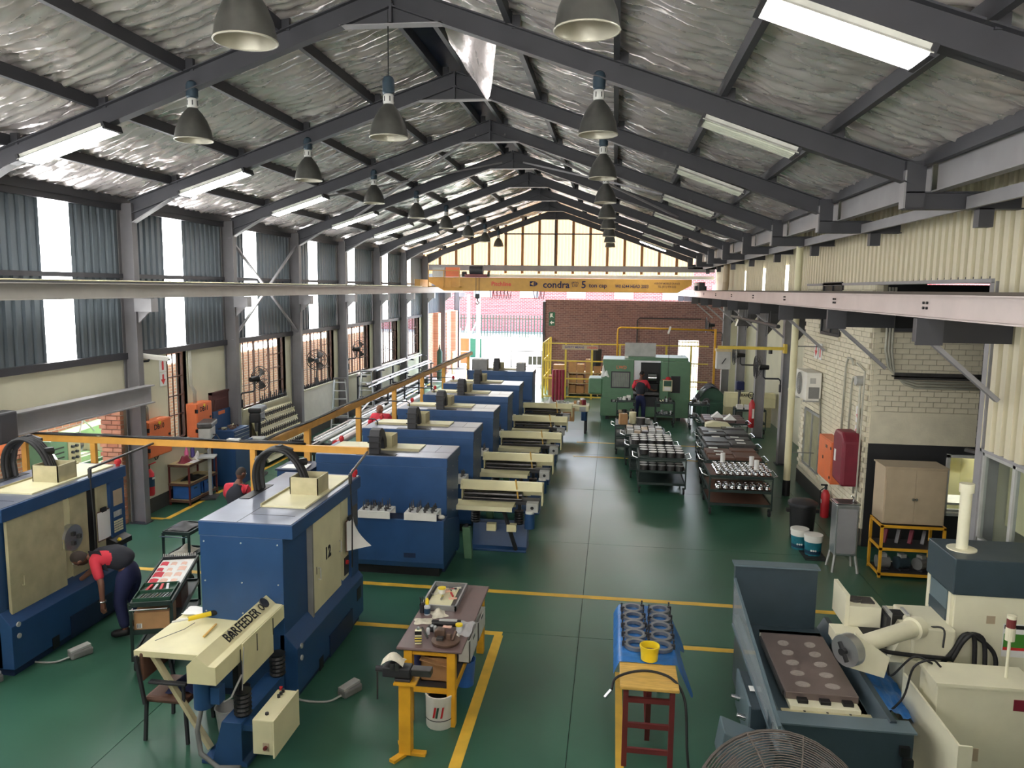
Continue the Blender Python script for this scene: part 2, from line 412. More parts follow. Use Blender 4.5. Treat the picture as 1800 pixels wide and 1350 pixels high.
# individually laid brick pier at the opening
BR = struct('wall_pier', 'orange facebrick pier at the edge of the left opening')
bm_ = MB().box(-.108, .108, -.052, .052, -.035, .035).mesh('brick', 'brick_face'); bm2 = MB().box(-.108, .108, -.052, .052, -.035, .035).mesh('brick', 'brick_face2')
box('mortar_core', 'mortar', BR, -9.62, -9.2, 13.28, 13.5, 0, 2.44)
for c in range(27):
    z = .045 + c * .088
    for i in range(3):
        x = -9.6 + i * .228 + (0 if c % 2 else -.114)
        x0_, x1_ = max(-9.63, x - .108), min(-9.19, x + .108)
        if x1_ - x0_ > .06: link('brick', RND.choice((bm_, bm2)), BR, ((x0_ + x1_) / 2, 13.25 + .03, z), (0, 0, 0), ((x1_ - x0_) / .216, 1, 1))
# facebricks of the adjoining back wall, as far as they can be told apart
AB = struct('wall_annex_bricks', 'orange bricks of the back wall behind the old lathe')
for c in range(11, 32):
    z = .045 + c * .088
    for i in range(14):
        y = 11.0 + i * .24 + (.12 if c % 2 else 0)
        link('brick', RND.choice((bm_, bm2)), AB, (-12.16, y, z), (0, 0, PI / 2))
# grey lintel beam over the opening
LB = thing('lintel_beam', 'heavy grey steel lintel beam over the left opening', 'beam', (0, 0, 0))
MB().box(-8.76, -8.74, 10.05, 13.55, 2.34, 2.68).build('web', 'steel_lt', LB)
for z in (2.34, 2.665): box('flange', 'steel_lt', LB, -8.86, -8.66, 10.05, 13.55, z, z + .02)
box('end_plate', 'steel', LB, -8.86, -8.62, 9.72, 10.08, 2.28, 2.74, bev=.03)
# ---- roof: foil lining, purlins, ridge
CE = struct('ceiling', 'pitched roof lined with crumpled silver foil insulation')
PX = [-9.25, -8.08, -6.78, -5.55, -4.25, -3.05]; PXR = [-2.55, -1.35, -.05, 1.2, 2.45, 3.62]
def foil(xa, xb, ya, yb, nx, ny):
    def fn(u, v):
        x = xa + (xb - xa) * u; y = ya + (yb - ya) * v
        n1 = noise.noise((x * .8, y * 2.2, 3.1)); n2 = noise.noise((x * 2.6, y * 7, 9.7)); n3 = noise.noise((x * .5, y * .9, 1.3)); n4 = noise.noise((x * 6, y * 9, 4.4))
        r = .026 * math.sin(2 * PI * (y + .06 * n1) / .2) + .035 * n1 + .03 * n2 + .012 * n4 + .035 * (.5 - abs(noise.noise((x * 1.7 + 3, y * 4.5, 7.7)))) + .03 * (.5 - abs(noise.noise((x * 4 + 1, y * 8, 2.7)))) + .014 * (.5 - abs(noise.noise((x * 9, y * 12, 5.7))))
        sag = -.05 * math.sin(PI * u) * (1 + n3)
        return (x, y, ZT(x) + .15 + r + sag)
    MB().grid(nx, ny, fn).build('foil_panel', 'foil', CE, smooth=True)
for k in range(-4, 7):
    for P in (PX, PXR):
        for i in range(5):
            near = k <= 2
            foil(P[i], P[i + 1], F(k), F(k + 1), 26 if near else 10, 96 if near else 48)
for x in PX[1:] + PXR[:-1] + [-9.1, 3.5]:
    MB().box(x - .035, x + .035, F(-4), 36.2, ZT(x) + .0, ZT(x) + .15).build('purlin', 'steel', CE)
MB().prism([(-3.05, ZT(-3.05) + .16), (-2.8, 8.46), (-2.55, ZT(-2.55) + .16), (-2.55, ZT(-2.55) + .2), (-2.8, 8.5), (-3.05, ZT(-3.05) + .2)], 'y', F(-4), 36.3).build('ridge_cap', 'blue_dark', CE)
box('roof_sheet', 'sheet_grey', CE, 3.6, 4.75, F(-4), 36.3, 6.1, 6.13)
for s in (-1, 1): pass
MB().prism([(-9.4, ZT(-9.4) + .3), (-2.8, 8.58), (3.8, ZT(3.8) + .3), (3.8, ZT(3.8) + .33), (-2.8, 8.62), (-9.4, ZT(-9.4) + .33)], 'y', F(-4), 36.4).build('roof_sheet', 'sheet_grey', CE)
# torn flap of foil near the ridge
tf = MB().grid(6, 8, lambda u, v: (-2.35 + .75 * u * (1 - .5 * v), 10.5 + .9 * v + .2 * math.sin(5 * u), 8.1 - .25 * u - .55 * math.sin(v * PI) * (.3 + u) + .06 * noise.noise((u * 5, v * 5, 0)))).build('foil_flap', 'foil', CE, smooth=True)
# ---- portal frames
cleat = MB().box(-.05, .05, -.03, .03, 0, .15).mesh('cleat', 'steel')
def frame(k, label):
    y = F(k); f = thing('portal_frame', label, 'steel frame', (0, y, 0), 0, 'steel portal frames')
    if k < 8:
        for s, xe in ((-1, -8.86), (1, 3.4)):
            MB().ibeam((-2.8, 0, 8.25 - .125), (xe, 0, ZT(xe) - .125), .25, .15, up=(0, 0, 1)).build('rafter', 'steel', f)
        # apex haunch
        MB().prism([(-3.42, 7.785), (-2.18, 7.785), (-2.8, 8.02)], 'y', -.006, .006).build('apex_plate', 'steel', f)
        box('haunch_flange', 'steel_lt', f, -3.45, -2.15, -.075, .075, 7.775, 7.79)
        box('splice_plate', 'steel', f, -2.815, -2.785, -.08, .08, 7.8, 8.25)
        for x in PX[1:] + PXR[:-1]: link('cleat', cleat, f, (x + .09, 0, ZT(x + .09) - .01))
        # right knee and cross beam
        box('knee_stub', 'steel', f, 3.28, 3.5, -.07, .07, 5.57, 6.1)
        box('stub_foot', 'steel_lt', f, 3.27, 3.29, -.075, .075, 5.57, 6.0)
        MB().ibeam((3.3, 0, 5.66), (4.58, 0, 5.66), .2, .14).build('cross_beam', 'steel', f)
        box('drop_post', 'steel', f, 4.1, 4.26, -.07, .07, 5.36, 5.58)
    # left column
    MB().ibeam((-8.98, 0, 0), (-8.98, 0, ZT(-8.98) - .02), .3, .16, up=(1, 0, 0)).build('column', 'steel_mid', f)
    if k < 8:
        MB().prism([(-8.83, 5.72), (-8.05, ZT(-8.05) - .24), (-8.83, ZT(-8.83) - .24)], 'y', -.006, .006).build('knee_plate', 'steel', f)
        MB().bar((-8.83, 0, 5.72), (-8.05, 0, ZT(-8.05) - .25), .15, .016).build('haunch_flange', 'steel_lt', f)
    box('base_plate', 'steel', f, -9.14, -8.8, -.12, .12, 0, .02)
for k in range(-2, 8): frame(k, 'dark steel portal frame, ' + ('behind the camera, number %d' % (-k) if k < -1 else ('just overhead at the top right corner' if k == -1 else ORD[k] + ' full frame from the camera')))
for k in (8, 9): frame(k, 'outdoor rail column on the left, %s past the gable' % ORD[k - 8])
# right eaves beam and channel per bay
for k in range(-2, 7):
    e = thing('eaves_beam', 'grey steel eaves beam on the right, %s bay from the camera' % (ORD[k + 2]), 'beam', (0, F(k), 0), 0, 'right eaves beams')
    MB().ibeam((3.62, .09, 5.93), (3.62, 3.7, 5.93), .36, .12).build('beam', 'steel_lt', e)
    MB().box(3.95, 4.0, .07, 3.72, 5.56, 5.7).build('channel', 'steel_lt', e)
# wind bracing
def brace(label, segs):
    b = thing('cross_brace', label, 'brace', group='wind braces')
    for p, q in segs: MB().bar(p, q, .06, .012 + .03).build('brace_bar', 'steel_lt', b)
brace('diagonal cross brace on the left wall cladding', [((-8.95, F(2), 5.7), (-8.95, F(3), 3.3)), ((-8.95, F(2), 3.3), (-8.95, F(3), 5.7))])
brace('crossed roof braces left of the ridge', [((-7.2, F(2), ZT(-7.2) - .2), (-3.1, F(3), ZT(-3.1) - .2)), ((-3.1, F(2), ZT(-3.1) - .2), (-7.2, F(3), ZT(-7.2) - .2))])
brace('crossed roof braces right of the ridge', [((1.6, F(2), ZT(1.6) - .2), (-2.5, F(3), ZT(-2.5) - .2)), ((-2.5, F(2), ZT(-2.5) - .2), (1.6, F(3), ZT(1.6) - .2))])
# ---- crane rails with brackets
LR = thing('crane_rail', 'long pale crane rail along the left wall', 'crane rail')
MB().ibeam((-8.6, -6, 4.47), (-8.6, 43.5, 4.47), .26, .15).build('rail_beam', 'rail_grey', LR)
box('rail_head', 'steel', LR, -8.625, -8.575, -6, 43.5, 4.6, 4.635)
MB().tube([(-8.45, -6, 4.64), (-8.45, 33.5, 4.64)], .012, 5).build('conductor_line', 'cream', LR)
for k in range(-1, 10):
    box('bracket', 'steel_lt', LR, -8.84, -8.5, F(k) - .11, F(k) + .11, 4.08, 4.33)
    MB().prism([(-8.84, 3.85), (-8.6, 4.08), (-8.84, 4.08)], 'y', F(k) - .02, F(k) + .02).build('bracket_gusset', 'steel_lt', LR)
RR = thing('crane_rail', 'long pale pinkish crane rail along the right wall', 'crane rail')
MB().ibeam((3.64, -6, 4.45), (3.64, 43.5, 4.45), .27, .15, tw=.02).build('rail_beam', 'rail_pale', RR)
box('rail_head', 'rust', RR, 3.61, 3.67, -6, 43.5, 4.585, 4.62)
bolt = MB().cyl((0, 0, 0), (-.02, 0, 0), .016, 8).mesh('bolt', 'black')
for k in range(-1, 10):
    xw = 4.56 if k < 3 else 4.46
    box('bracket', 'dark', RR, 3.54, xw, F(k) - .1, F(k) + .1, 4.03, 4.305)
    box('bracket_plate', 'steel', RR, 3.5, 3.8, F(k) - .125, F(k) - .1, 4.0, 4.31)
    MB().bar((3.72, F(k), 4.03), (4.5, F(k), 3.36), .09, .05).build('bracket_strut', 'steel_lt', RR)
    for dy in (-.05, .05):
        for dz in (4.43, 4.49): link('bolt', bolt, RR, (3.63, F(k) + dy, dz))
# ---- right wall
WR = struct('wall_right', 'right workshop wall, cream ribbed cladding over white brick and glazing')
XR = 4.6
ribbed('cladding_sheet', 'sheet_cream', WR, -6, 10.08, 2.7, 6.1, XR - .03, .235, .11)
ribbed('cladding_sheet', 'sheet_cream', WR, 10.08, 19.2, 4.79, 6.1, XR - .03, .22, .1)
ribbed('cladding_sheet', 'sheet_cream', WR, 19.2, 36.3, 4.4, 6.1, XR - .03, .16, .05)
ribbed('cladding_sheet', 'sheet_cream', WR, 19.2, 24.5, 3.3, 4.4, 5.45, .16, .05)
box('cladding_flashing', 'steel_lt', WR, XR - .06, XR + .08, 10.1, 19.2, 4.74, 4.79)
box('cladding_flashing', 'steel_lt', WR, XR - .02, XR + .05, -6, 10.1, 2.66, 2.7)
box('corner_post', 'steel_lt', WR, XR - .02, XR + .2, 10.06, 10.22, 0, 4.76)
box('dado', 'black_wall', WR, XR, XR + .12, -6, 10.1, 0, .75)
gl = struct('window_8', 'steel framed shop window below the near right cladding')
for y in (10.05, 9.3, 8.55, 7.8, 7.05, 6.3, 5.5, 4, 2, 0): box('mullion', 'grey_lt', gl, XR, XR + .06, y - .03, y + .03, .75, 2.66)
for z in (.77, 1.55, 2.64): box('transom', 'grey_lt', gl, XR, XR + .06, -1, 10.05, z - .025, z + .025)
for y in (9.86, 9.67, 9.48, 9.1, 8.92, 8.74, 8.36, 8.17, 7.98): box('bar', 'grey_lt', gl, XR - .02, XR, y - .012, y + .012, .8, 1.5)
for z in (.95, 1.35): box('bar', 'grey_lt', gl, XR - .02, XR, 7, 10.05, z - .012, z + .012)
for i in range(9): box('pane', 'glass', gl, XR + .025, XR + .03, 10.05 - .77 * (i + 1), 10.05 - .77 * i, .77, 2.64)
box('blind', 'cream2', gl, XR + .3, XR + .32, 3, 10.0, 1.75, 2.66)
box('office_back', 'green_d', gl, 7.1, 7.2, -6, 10.1, 0, 2.7); box('office_ceiling', 'white', gl, 4.65, 7.2, -6, 10.1, 2.72, 2.76); box('office_end', 'plaster', gl, 4.65, 7.2, -6.1, -6, 0, 2.72)
# recess with brick side wall
RC = struct('wall_recess', 'recess in the right wall with a white brick end wall and black dado')
box('brick_core', 'wmortar', RC, 4.6, 7.2, 14.31, 14.55, 1.92, 3.92)
box('black_dado', 'black_wall', RC, 4.6, 5.93, 14.28, 14.55, 0, 1.92); box('black_dado', 'black_wall', RC, 6.64, 7.2, 14.28, 14.55, 0, 1.92)
box('black_dado', 'black_wall', RC, 5.93, 6.64, 14.28, 14.55, 0, .66); box('black_dado', 'black_wall', RC, 5.93, 6.64, 14.28, 14.55, 1.76, 1.92)
box('smooth_plaster', 'wbrick', RC, 4.6, 7.2, 14.27, 14.5, 1.92, 2.5)
wb = MB().box(-.112, .112, -.02, .02, -.043, .043).mesh('brick', 'wbrick')
wbh = MB().box(-.054, .054, -.02, .02, -.043, .043).mesh('brick', 'wbrick')
c = 0
for r in range(15):
    z = 2.55 + r * .094
    if r % 2: link('brick', wbh, RC, (4.655, 14.302, z))
    for i in range(11):
        x = 4.715 + i * .232 + (.116 if r % 2 else 0)
        if x < 7.1: link('brick', wb, RC, (x, 14.302, z), (RND.uniform(-.02, .02), 0, RND.uniform(-.02, .02)))
box('recess_back', 'black_wall', RC, 7.2, 7.3, 10.1, 14.5, 0, 4.8); box('recess_side', 'plaster', RC, 4.7, 7.2, 10.1, 10.2, 0, 4.8)
box('recess_top', 'steel', RC, 4.6, 7.3, 10.1, 14.5, 4.78, 4.82)
box('dark_glazing', 'black', RC, 4.75, 7.2, 14.25, 14.3, 3.98, 4.75)
box('dark_glazing_bar', 'steel', RC, 4.75, 7.2, 14.2, 14.26, 3.93, 3.99)
ow = struct('window_9', 'white framed office window looking into a lit room in the recess')
fr = MB()
for x in (5.93, 6.58): fr.box(x, x + .06, 14.24, 14.3, .66, 1.78)
for z in (.66, .73, 1.72): fr.box(5.93, 6.64, 14.24, 14.3, z, z + .05)
fr.build('window_frame', 'lampwhite', ow)
box('pane', 'glass', ow, 5.98, 6.6, 14.27, 14.275, .7, 1.74)
box('office_wall', 'cream2', ow, 5.6, 7.1, 16.4, 16.5, 0, 2.4); box('office_ceiling', 'white', ow, 5.6, 7.1, 14.5, 16.5, 2.4, 2.45)
box('office_side', 'cream2', ow, 5.55, 5.6, 14.5, 16.5, 0, 2.4); box('office_side', 'cream2', ow, 7.1, 7.15, 14.5, 16.5, 0, 2.4)
box('office_shelf', 'ply', ow, 5.7, 7.0, 16.1, 16.4, 1.35, 1.4); box('office_desk', 'paper', ow, 5.7, 7.0, 14.8, 15.4, .72, .76)
box('office_lamp', 'tube', ow, 5.9, 6.8, 15.2, 15.3, 2.36, 2.39)
# white brick block
WB = struct('wall_brick', 'white painted brick wall with uneven joints on the right')
XB = 4.56
box('brick_core', 'wmortar', WB, XB + .014, 5.4, 14.32, 19.2, 0, 4.78)
box('baseboard_paint', 'plaster_dark', WB, XB - .016, XB, 14.3, 19.2, 0, .32)
bx = MB().box(-.02, .02, -.112, .112, -.043, .043); wbx = bx.mesh('brick', 'wbrick'); far = MB(); cnt = 0
WN = ((17.35, 18.7, .6, 1.88), (16.35, 17.75, 3.72, 4.78))
for r in range(47):
    z = .37 + r * .094
    for i in range(22):
        y = 14.44 + i * .232 + (.116 if r % 2 else 0)
        if y > 19.1 or any(a - .1 < y < b + .1 and c_ - .03 < z < d_ + .03 for a, b, c_, d_ in WN): continue
        if y < 16.2 and cnt < 298: link('brick', wbx, WB, (XB + .008 + RND.uniform(-.004, .004), y, z)); cnt += 1
        else:
            q = RND.uniform(-.004, .004); far.box(XB - .012 + q, XB + .03, y - .112, y + .112, z - .043, z + .043)
fo = far.build('brick_field', 'wbrick', WB); fo['kind'] = 'stuff'
for y, s in ((14.36, 1), ):
    for r in range(47): link('brick_header', wbh, WB, (XB + .06, 14.315, .37 + r * .094))
for n, (a, b, c_, d_) in ((10, WN[0]), (11, WN[1])):
    wn = struct('window_%d' % n, ('small sliding window low in the white brick wall' if n == 10 else 'small top window high in the white brick wall'))
    fr = MB()
    for y in (a, (a + b) / 2, b): fr.box(XB - .02, XB + .05, y - .03, y + .03, c_, d_)
    for z in (c_, d_): fr.box(XB - .02, XB + .05, a, b, z - .03, z + .03)
    fr.build('window_frame', 'alu' if n == 10 else 'dark', wn)
    for q in (0, 1): box('pane', 'glass', wn, XB + .01, XB + .015, a + q * (b - a) / 2, a + (q + 1) * (b - a) / 2, c_, d_)
    box('blind', 'creamdirty' if n == 10 else 'black', wn, XB + .011, XB + .013, a, b, c_, d_)
    box('window_sill', 'wbrick', wn, XB - .05, XB + .02, a - .1, b + .1, c_ - .09, c_ - .03)
# far right annex
FA = struct('wall_far_right', 'set back cream wall of the far right bays')
box('plaster_panel', 'plaster', FA, 5.6, 5.75, 19.2, 36.3, 0, 4.8); box('soffit', 'plaster', FA, 4.6, 5.75, 19.2, 36.3, 4.4, 4.45)
box('plaster_panel', 'plaster', FA, 4.6, 5.7, 33.2, 33.35, 0, 4.4)
for y in (25.2, 29.2): box('tall_window', 'steel', FA, 5.57, 5.6, y, y + .9, 1.3, 3.5)
for k in (3, 4, 5, 6):
    cc = thing('support_column', 'grey steel column under the right crane rail, %s from the camera' % ORD[k - 3], 'column', (4.6, F(k), 0), 0, 'right crane rail columns')
    MB().ibeam((0, 0, 0), (0, 0, 4.05), .3, .24, up=(1, 0, 0)).build('shaft', 'steel_lt', cc)
    box('base_plate', 'steel', cc, -.2, .2, -.16, .16, 0, .02)
    MB().prism([(.12, 3.2), (.75, 4.0), (.12, 4.0)], 'y', -.01, .01).build('gusset', 'steel', cc)
# ---- end wall, gable, beam
WE = struct('wall_end', 'dark red brick end wall under the crane')
box('brick_wall', 'brick_end', WE, -3.2, 3.02, 36.3, 36.55, 0, 4.1); box('brick_wall', 'brick_end', WE, 3.95, 5.7, 36.3, 36.55, 0, 4.1)
box('brick_wall', 'brick_end', WE, 3.02, 3.95, 36.3, 36.55, 2.3, 4.1)
box('door_jamb', 'steel', WE, -3.32, -3.2, 36.25, 36.6, 0, 4.0)
gt = struct('door_2', 'yellow barred gate in a bright doorway of the end wall')
for i in range(7): box('gate_bar', 'yellow_fence', gt, 3.05 + i * .14, 3.08 + i * .14, 36.4, 36.43, 0, 2.25)
for z in (.1, 1.1, 2.2): box('gate_rail', 'yellow_fence', gt, 3.03, 3.94, 36.39, 36.44, z, z + .04)
WG = struct('wall_gable', 'cream translucent gable sheeting above the end beam')
def zr(x): return ZT(x) + .12
nb = 16
for i in range(nb):
    x0 = -9.1 + i * 12.7 / nb; x1 = x0 + 12.7 / nb
    n = 5; prof = []
    for j in range(n):
        t = x0 + (x1 - x0) * j / n; p = (x1 - x0) / n
        prof += [(t, 0), (t + .5 * p, 0), (t + .62 * p, .03), (t + .88 * p, .03)]
    prof.append((x1, 0)); k = len(prof)
    MB().add([(x, 36.42 - d, 5.25) for x, d in prof] + [(x, 36.42 - d, zr(x)) for x, d in prof], [(j, j + 1, k + j + 1, k + j) for j in range(k - 1)]).build('gable_sheet', 'gable_sheet', WG)
    MB().box(x0 - .06, x0 + .06, 36.36, 36.38, 5.3, zr(x0)).build('gable_lap', 'gable_rib', WG)
box('gable_post', 'steel', WG, -2.83, -2.77, 36.25, 36.33, 5.6, 8.0); box('gable_girt', 'steel', WG, -5.2, -.4, 36.25, 36.33, 7.1, 7.16)
EB = thing('end_beam', 'long grey beam across the open end below the gable', 'beam')
MB().ibeam((-8.8, 36.15, 5.54), (4.5, 36.15, 5.54), .26, .18).build('beam', 'steel_lt', EB)
box('door_track', 'white', EB, -8.6, 4.5, 36.3, 36.38, 5.1, 5.25)
# ---- enclosing back of the hall and the mezzanine the photo was taken from
WBK = struct('wall_near', 'plain cream wall behind the camera with added fill-light sheets'); box('plaster_panel', 'plaster', WBK, -9.4, 4.8, -6.2, -6, 0, 8.6)
for x in (-8, -6, -4, -2, 0, 2): box('translucent_sheet', 'skylight', WBK, x, x + .9, -5.99, -5.97, 3.3, 6.2)  # unseen glowing sheets, added to brighten the roof and right wall
for y in (21.4, 24.6, 28.0): box('translucent_sheet', 'skylight', WR, XR - .02, XR - .012, y, y + .35, 4.62, 5.3)
for y in (-4, -1.5): box('translucent_sheet', 'skylight', WR, XR - .02, XR - .012, y, y + .8, 3.2, 5.9)  # unseen glowing strips added behind the camera as fill light
MZ = struct('floor_mezzanine', 'concrete mezzanine the camera stands on'); box('slab', 'concrete', MZ, -9.1, 4.6, -6, 1.7, 2.82, 3.0)
# ================================================================== LAMPS
def pendant(x, y, label):
    p = thing('pendant_lamp', label, 'pendant lamp', (x, y, 6.45), 0, 'high bay pendant lamps')
    prof = [(.0625, .40), (.075, .38), (.12, .33), (.17, .25), (.215, .14), (.235, .03), (.24, 0)]
    MB().lathe(prof, 24, cap=False).build('shade', 'pend_shade', p, smooth=True)
    MB().lathe([(r * .97, z - .003) for r, z in prof], 24, cap=False).build('reflector', 'pend_in', p, smooth=True)
    MB().tube([(.238 * math.cos(t * PI / 12), .238 * math.sin(t * PI / 12), 0) for t in range(24)], .008, 6, True).build('rim', 'pend_in', p, smooth=True)
    MB().lathe([(.06, .40), (.068, .42), (.068, .5), (.055, .52)], 16).build('collar', 'lampwhite', p, smooth='auto')
    for a in range(6): box('slot', 'black', p, .062 * math.cos(a * PI / 3) - .008, .062 * math.cos(a * PI / 3) + .008, .062 * math.sin(a * PI / 3) - .008, .062 * math.sin(a * PI / 3) + .008, .43, .49)
    MB().lathe([(.06, .52), (.075, .54), (.075, .68), (.06, .72), (.03, .74)], 16).build('ballast', 'pend_top', p, smooth='auto')
    top = ZT(x) - .24 - 6.45
    MB().tube([(0, 0, .74), (0, 0, top)], .008, 6).build('hanging_cable', 'cable', p)
    MB().lathe([(.05, .1), (.07, .2), (.03, .32)], 12).build('bulb', 'lampwhite', p, smooth=True)
    return p
src = pendant(-5.45, F(0), 'pendant lamp nearest the camera in the left row')
n0 = 1
for k in range(1, 8): copy_tree(src, (-5.45, F(k), 6.45 + .012 * k), label='grey pendant lamp, %s from the camera in the left row' % ORD[k])
src2 = pendant(-2.85, F(-1), 'large pendant lamp at the top left of the photo, nearest in the ridge row')
copy_tree(src2, (-2.85, F(0), 6.45), label='pendant lamp on a long cable under the ridge, left of the aisle')
src3 = pendant(-.25, F(-1), 'large pendant lamp at the top centre, nearest in the right row')
for k in range(0, 8): copy_tree(src3, (-.25, F(k), 6.45 + .012 * k), label='grey pendant lamp, %s from the camera in the right row' % ORD[k + 1])
def fluo(x0, z0, x1, z1, y, lit, label, nt_=4):
    f = thing('fluorescent_light', label, 'ceiling light', ((x0 + x1) / 2, y, (z0 + z1) / 2), 0, 'fluorescent fittings under the rafters')
    L = math.hypot(x1 - x0, z1 - z0); f.rotation_euler = (0, -math.atan2(z1 - z0, x1 - x0), 0)
    MB().box(-L / 2, L / 2, -.16, .16, .03, .07).build('housing', 'fixture', f)
    for s in (-1, 1): MB().prism([(s * .16, .03), (s * .21, .0), (s * .205, -.005), (s * .15, .025)], 'x', -L / 2, L / 2).build('reflector', 'fixture', f)
    for s in (-1, 1): box('end_cap', 'dark', f, s * L / 2 - .02, s * L / 2 + .02, -.19, .19, -.02, .07)
    for i in range(nt_):
        MB().cyl((-L / 2 + .03, -.12 + .08 * i, 0), (L / 2 - .03, -.12 + .08 * i, 0), .019, 8).build('tube', 'tube' if lit else 'tube_off', f)
    return f
for k in range(-3, 6):  # negative k: unseen lit fittings, added to fill the hall with light
    fluo(-7.82, 6.2, -6.58, 6.6, F(k) + (.0 if k else 0), True, 'lit fluorescent fitting on the left, %s' % ((['', 'just', 'well', 'far'][-k] + ' out of view, added as fill light') if k < 0 else ORD[k] + ' from the camera'))
for k in range(-3, 7):
    lit = k < 0 or k == 6  # below the top right corner one, lit fittings are unseen fill additions
    fluo(.96, 6.58, 2.05, 6.18, F(k), lit, ('lit' if lit else 'unlit') + ' fluorescent fitting on the right, ' + ('bright one at the top right corner' if k == -1 else ((['', 'just', 'well', 'far'][-k] + ' out of view, added as fill light') if k < 0 else ORD[k + 1] + ' from the camera')))
# ================================================================== BLUE LATHES
def lathe_machine(label, loc, rz=0., sc=None, kind='A'):
    t = thing('cnc_lathe', label, 'lathe', loc, rz, 'blue lathes', sc)
    W, L, H = 1.08, 2.25, 2.03
    # tall body, lid, base
    MB().box(.0, .96, 0, L, .74 if kind == 'R' else .1, H - .16).build('body', 'blue', t, bev=.008)
    lid = MB().box(-.005, W, -.01, L + .01, H - .16, H).build('lid', 'blue', t, bev=.008)
    box('lid_skin', 'blue_top', lid, .01, W - .02, .0, L, H, H + .006)
    box('lid_seam', 'black', lid, .44, .446, .0, .58, H + .006, H + .008); box('lid_seam', 'black', lid, .46, .98, .3, .306, H + .006, H + .008)
    h = MB().box(.45, .98, .59, L - .12, H + .004, H + .028).build('roof_hatch', 'cream', t, bev=.004)
    box('hatch_edge', 'creamdirty', h, .435, .45, .58, L - .12, H + .004, H + .05)
    # cable box and arch
    bx = MB(); x0, x1, y0, y1 = .57, .93, 1.1, 1.45
    for a in ((x0, x1, y0, y0 + .012), (x0, x1, y1 - .012, y1), (x0, x0 + .012, y0, y1), (x1 - .012, x1, y0, y1)): bx.box(*a, H + .02, H + .24)
    bx.build('cable_box', 'creamdirty', t)
    box('cable_slot', 'black', t, .02, .15, .88, 1.56, H + .007, H + .012)
    pts = [(.08, 1.3, H - .05), (.05, 1.3, H + .2), (.09, 1.3, H + .38), (.2, 1.3, H + .5), (.34, 1.3, H + .54), (.48, 1.3, H + .5), (.6, 1.3, H + .38), (.68, 1.3, H + .22), (.72, 1.3, H + .06)]
    if kind != 'R':
        ca = MB().tube(cat([(x, y - .02, z) for x, y, z in pts], 3), .035, 8).build('cable_arch', 'cable', t, smooth=True)
        for d in (-.06, .03, .07): MB().tube(cat([(x - .01 * abs(d) * 20, y + d, z + .012 * (d > 0)) for x, y, z in pts], 3), .024, 8).build('hose', 'cable', ca, smooth=True)
        MB().tube([(x, y + .1, z) for x, y, z in pts[:6]], [.04] * 6, 6).build('cable_guide', 'dark', ca)
        for i in (2, 4, 6): MB().tube([pts[i], (pts[i][0] + .06 * (i - 4) / 2, pts[i][1] + .09, pts[i][2])], .05, 6).build('cable_clip', 'black', ca)
    else:
        ca = MB(); P = [(.1, H), (.1, H + .3), (.16, H + .42), (.3, H + .44), (.44, H + .36), (.54, H + .2), (.56, H + .04), (.42, H + .04), (.38, H + .2), (.3, H + .28), (.22, H + .22), (.2, H)]
        ca.prism(P, 'y', 1.18, 1.36).build('cable_arch', 'dark', t, bev=.01)
        for z in (.1, .2, .3): box('cable_clip', 'black', t, .09, .1, 1.16, 1.38, H + z, H + z + .02)
        box('cable_hood', 'creamdirty', t, .3, .5, 1.38, 1.4, H + .02, H + .3)
    MB().lathe([(.028, 0), (.03, .03), (.045, .04), (.045, .09), (.02, .12)], 12, (1.02, 2.17, H)).build('beacon', 'red', t, smooth='auto')
    # door side (x = W)
    MB().prism([(.9, .1), (1.1, .1), (1.1, .62), (.96, .78), (.9, .78)], 'y', 0, L).build('front_base', 'blue', t, bev=.006)
    box('sump_cover', 'blue_dark', t, 1.1, 1.112, .95, 1.78, .06, .34); box('plinth', 'blue_dark', t, .1, 1.05, .05, L - .05, 0, .12)
    for z in (.48, .62): MB().cyl((1.1, .1, z), (1.115, .1, z), .03, 12).build('plug', 'grey_lt', t)
    box('outlet', 'black', t, 1.1, 1.106, .62, .74, .05, .2)
    if kind == 'Z':
        d = MB().box(.98, 1.02, .12, 1.05, .72, 1.86).build('sliding_door', 'creamdirty', t, bev=.006)
        box('work_opening', 'cream2', t, .962, .966, 1.05, 1.25, .75, 1.84); box('inner_panel', 'creamdirty', t, .965, .975, 1.22, 1.55, .72, 1.84)
        box('dark_gap', 'black', t, .965, .97, 1.55, 1.72, .7, 1.84); box('dark_gap', 'black', t, .96, .964, 1.05, 1.24, .7, 1.1)
        ch = MB().cyl((.97, 1.16, 1.32), (1.06, 1.16, 1.32), .17, 24).build('chuck', 'alu', t, smooth='auto')
        for a in range(3): box('chuck_jaw', 'gunmetal', ch, 1.06, 1.1, 1.16 + .07 * math.cos(a * 2.09) - .025, 1.16 + .07 * math.cos(a * 2.09) + .025, 1.32 + .07 * math.sin(a * 2.09) - .025, 1.32 + .07 * math.sin(a * 2.09) + .025)
        box('side_panel', 'creamdirty', t, .97, 1.0, 1.72, 1.93, .7, 1.86)
        for y, z in ((.3, 1.02), (.98, 1.22)): MB().tube([(1.02, y, z), (1.05, y, z), (1.05, y, z + .12), (1.02, y, z + .12)], .008, 6).build('door_handle', 'creamdirty', d)
        cb = MB().box(.97, 1.05, 1.93, 2.24, .55, 1.86).build('control_panel', 'blue', t, bev=.006)
        box('screen', 'beige', cb, 1.05, 1.056, 1.99, 2.18, 1.5, 1.72)
        for i in range(5):
            for j in range(4): box('key', 'cream', cb, 1.05, 1.056, 1.98 + .05 * j, 2.02 + .05 * j, 1.12 + .035 * i, 1.145 + .035 * i)
        for i, y in enumerate((1.98, 2.04, 2.1)): box('button_block', 'grey_lt', cb, 1.05, 1.057, y, y + .05, 1.34, 1.42)
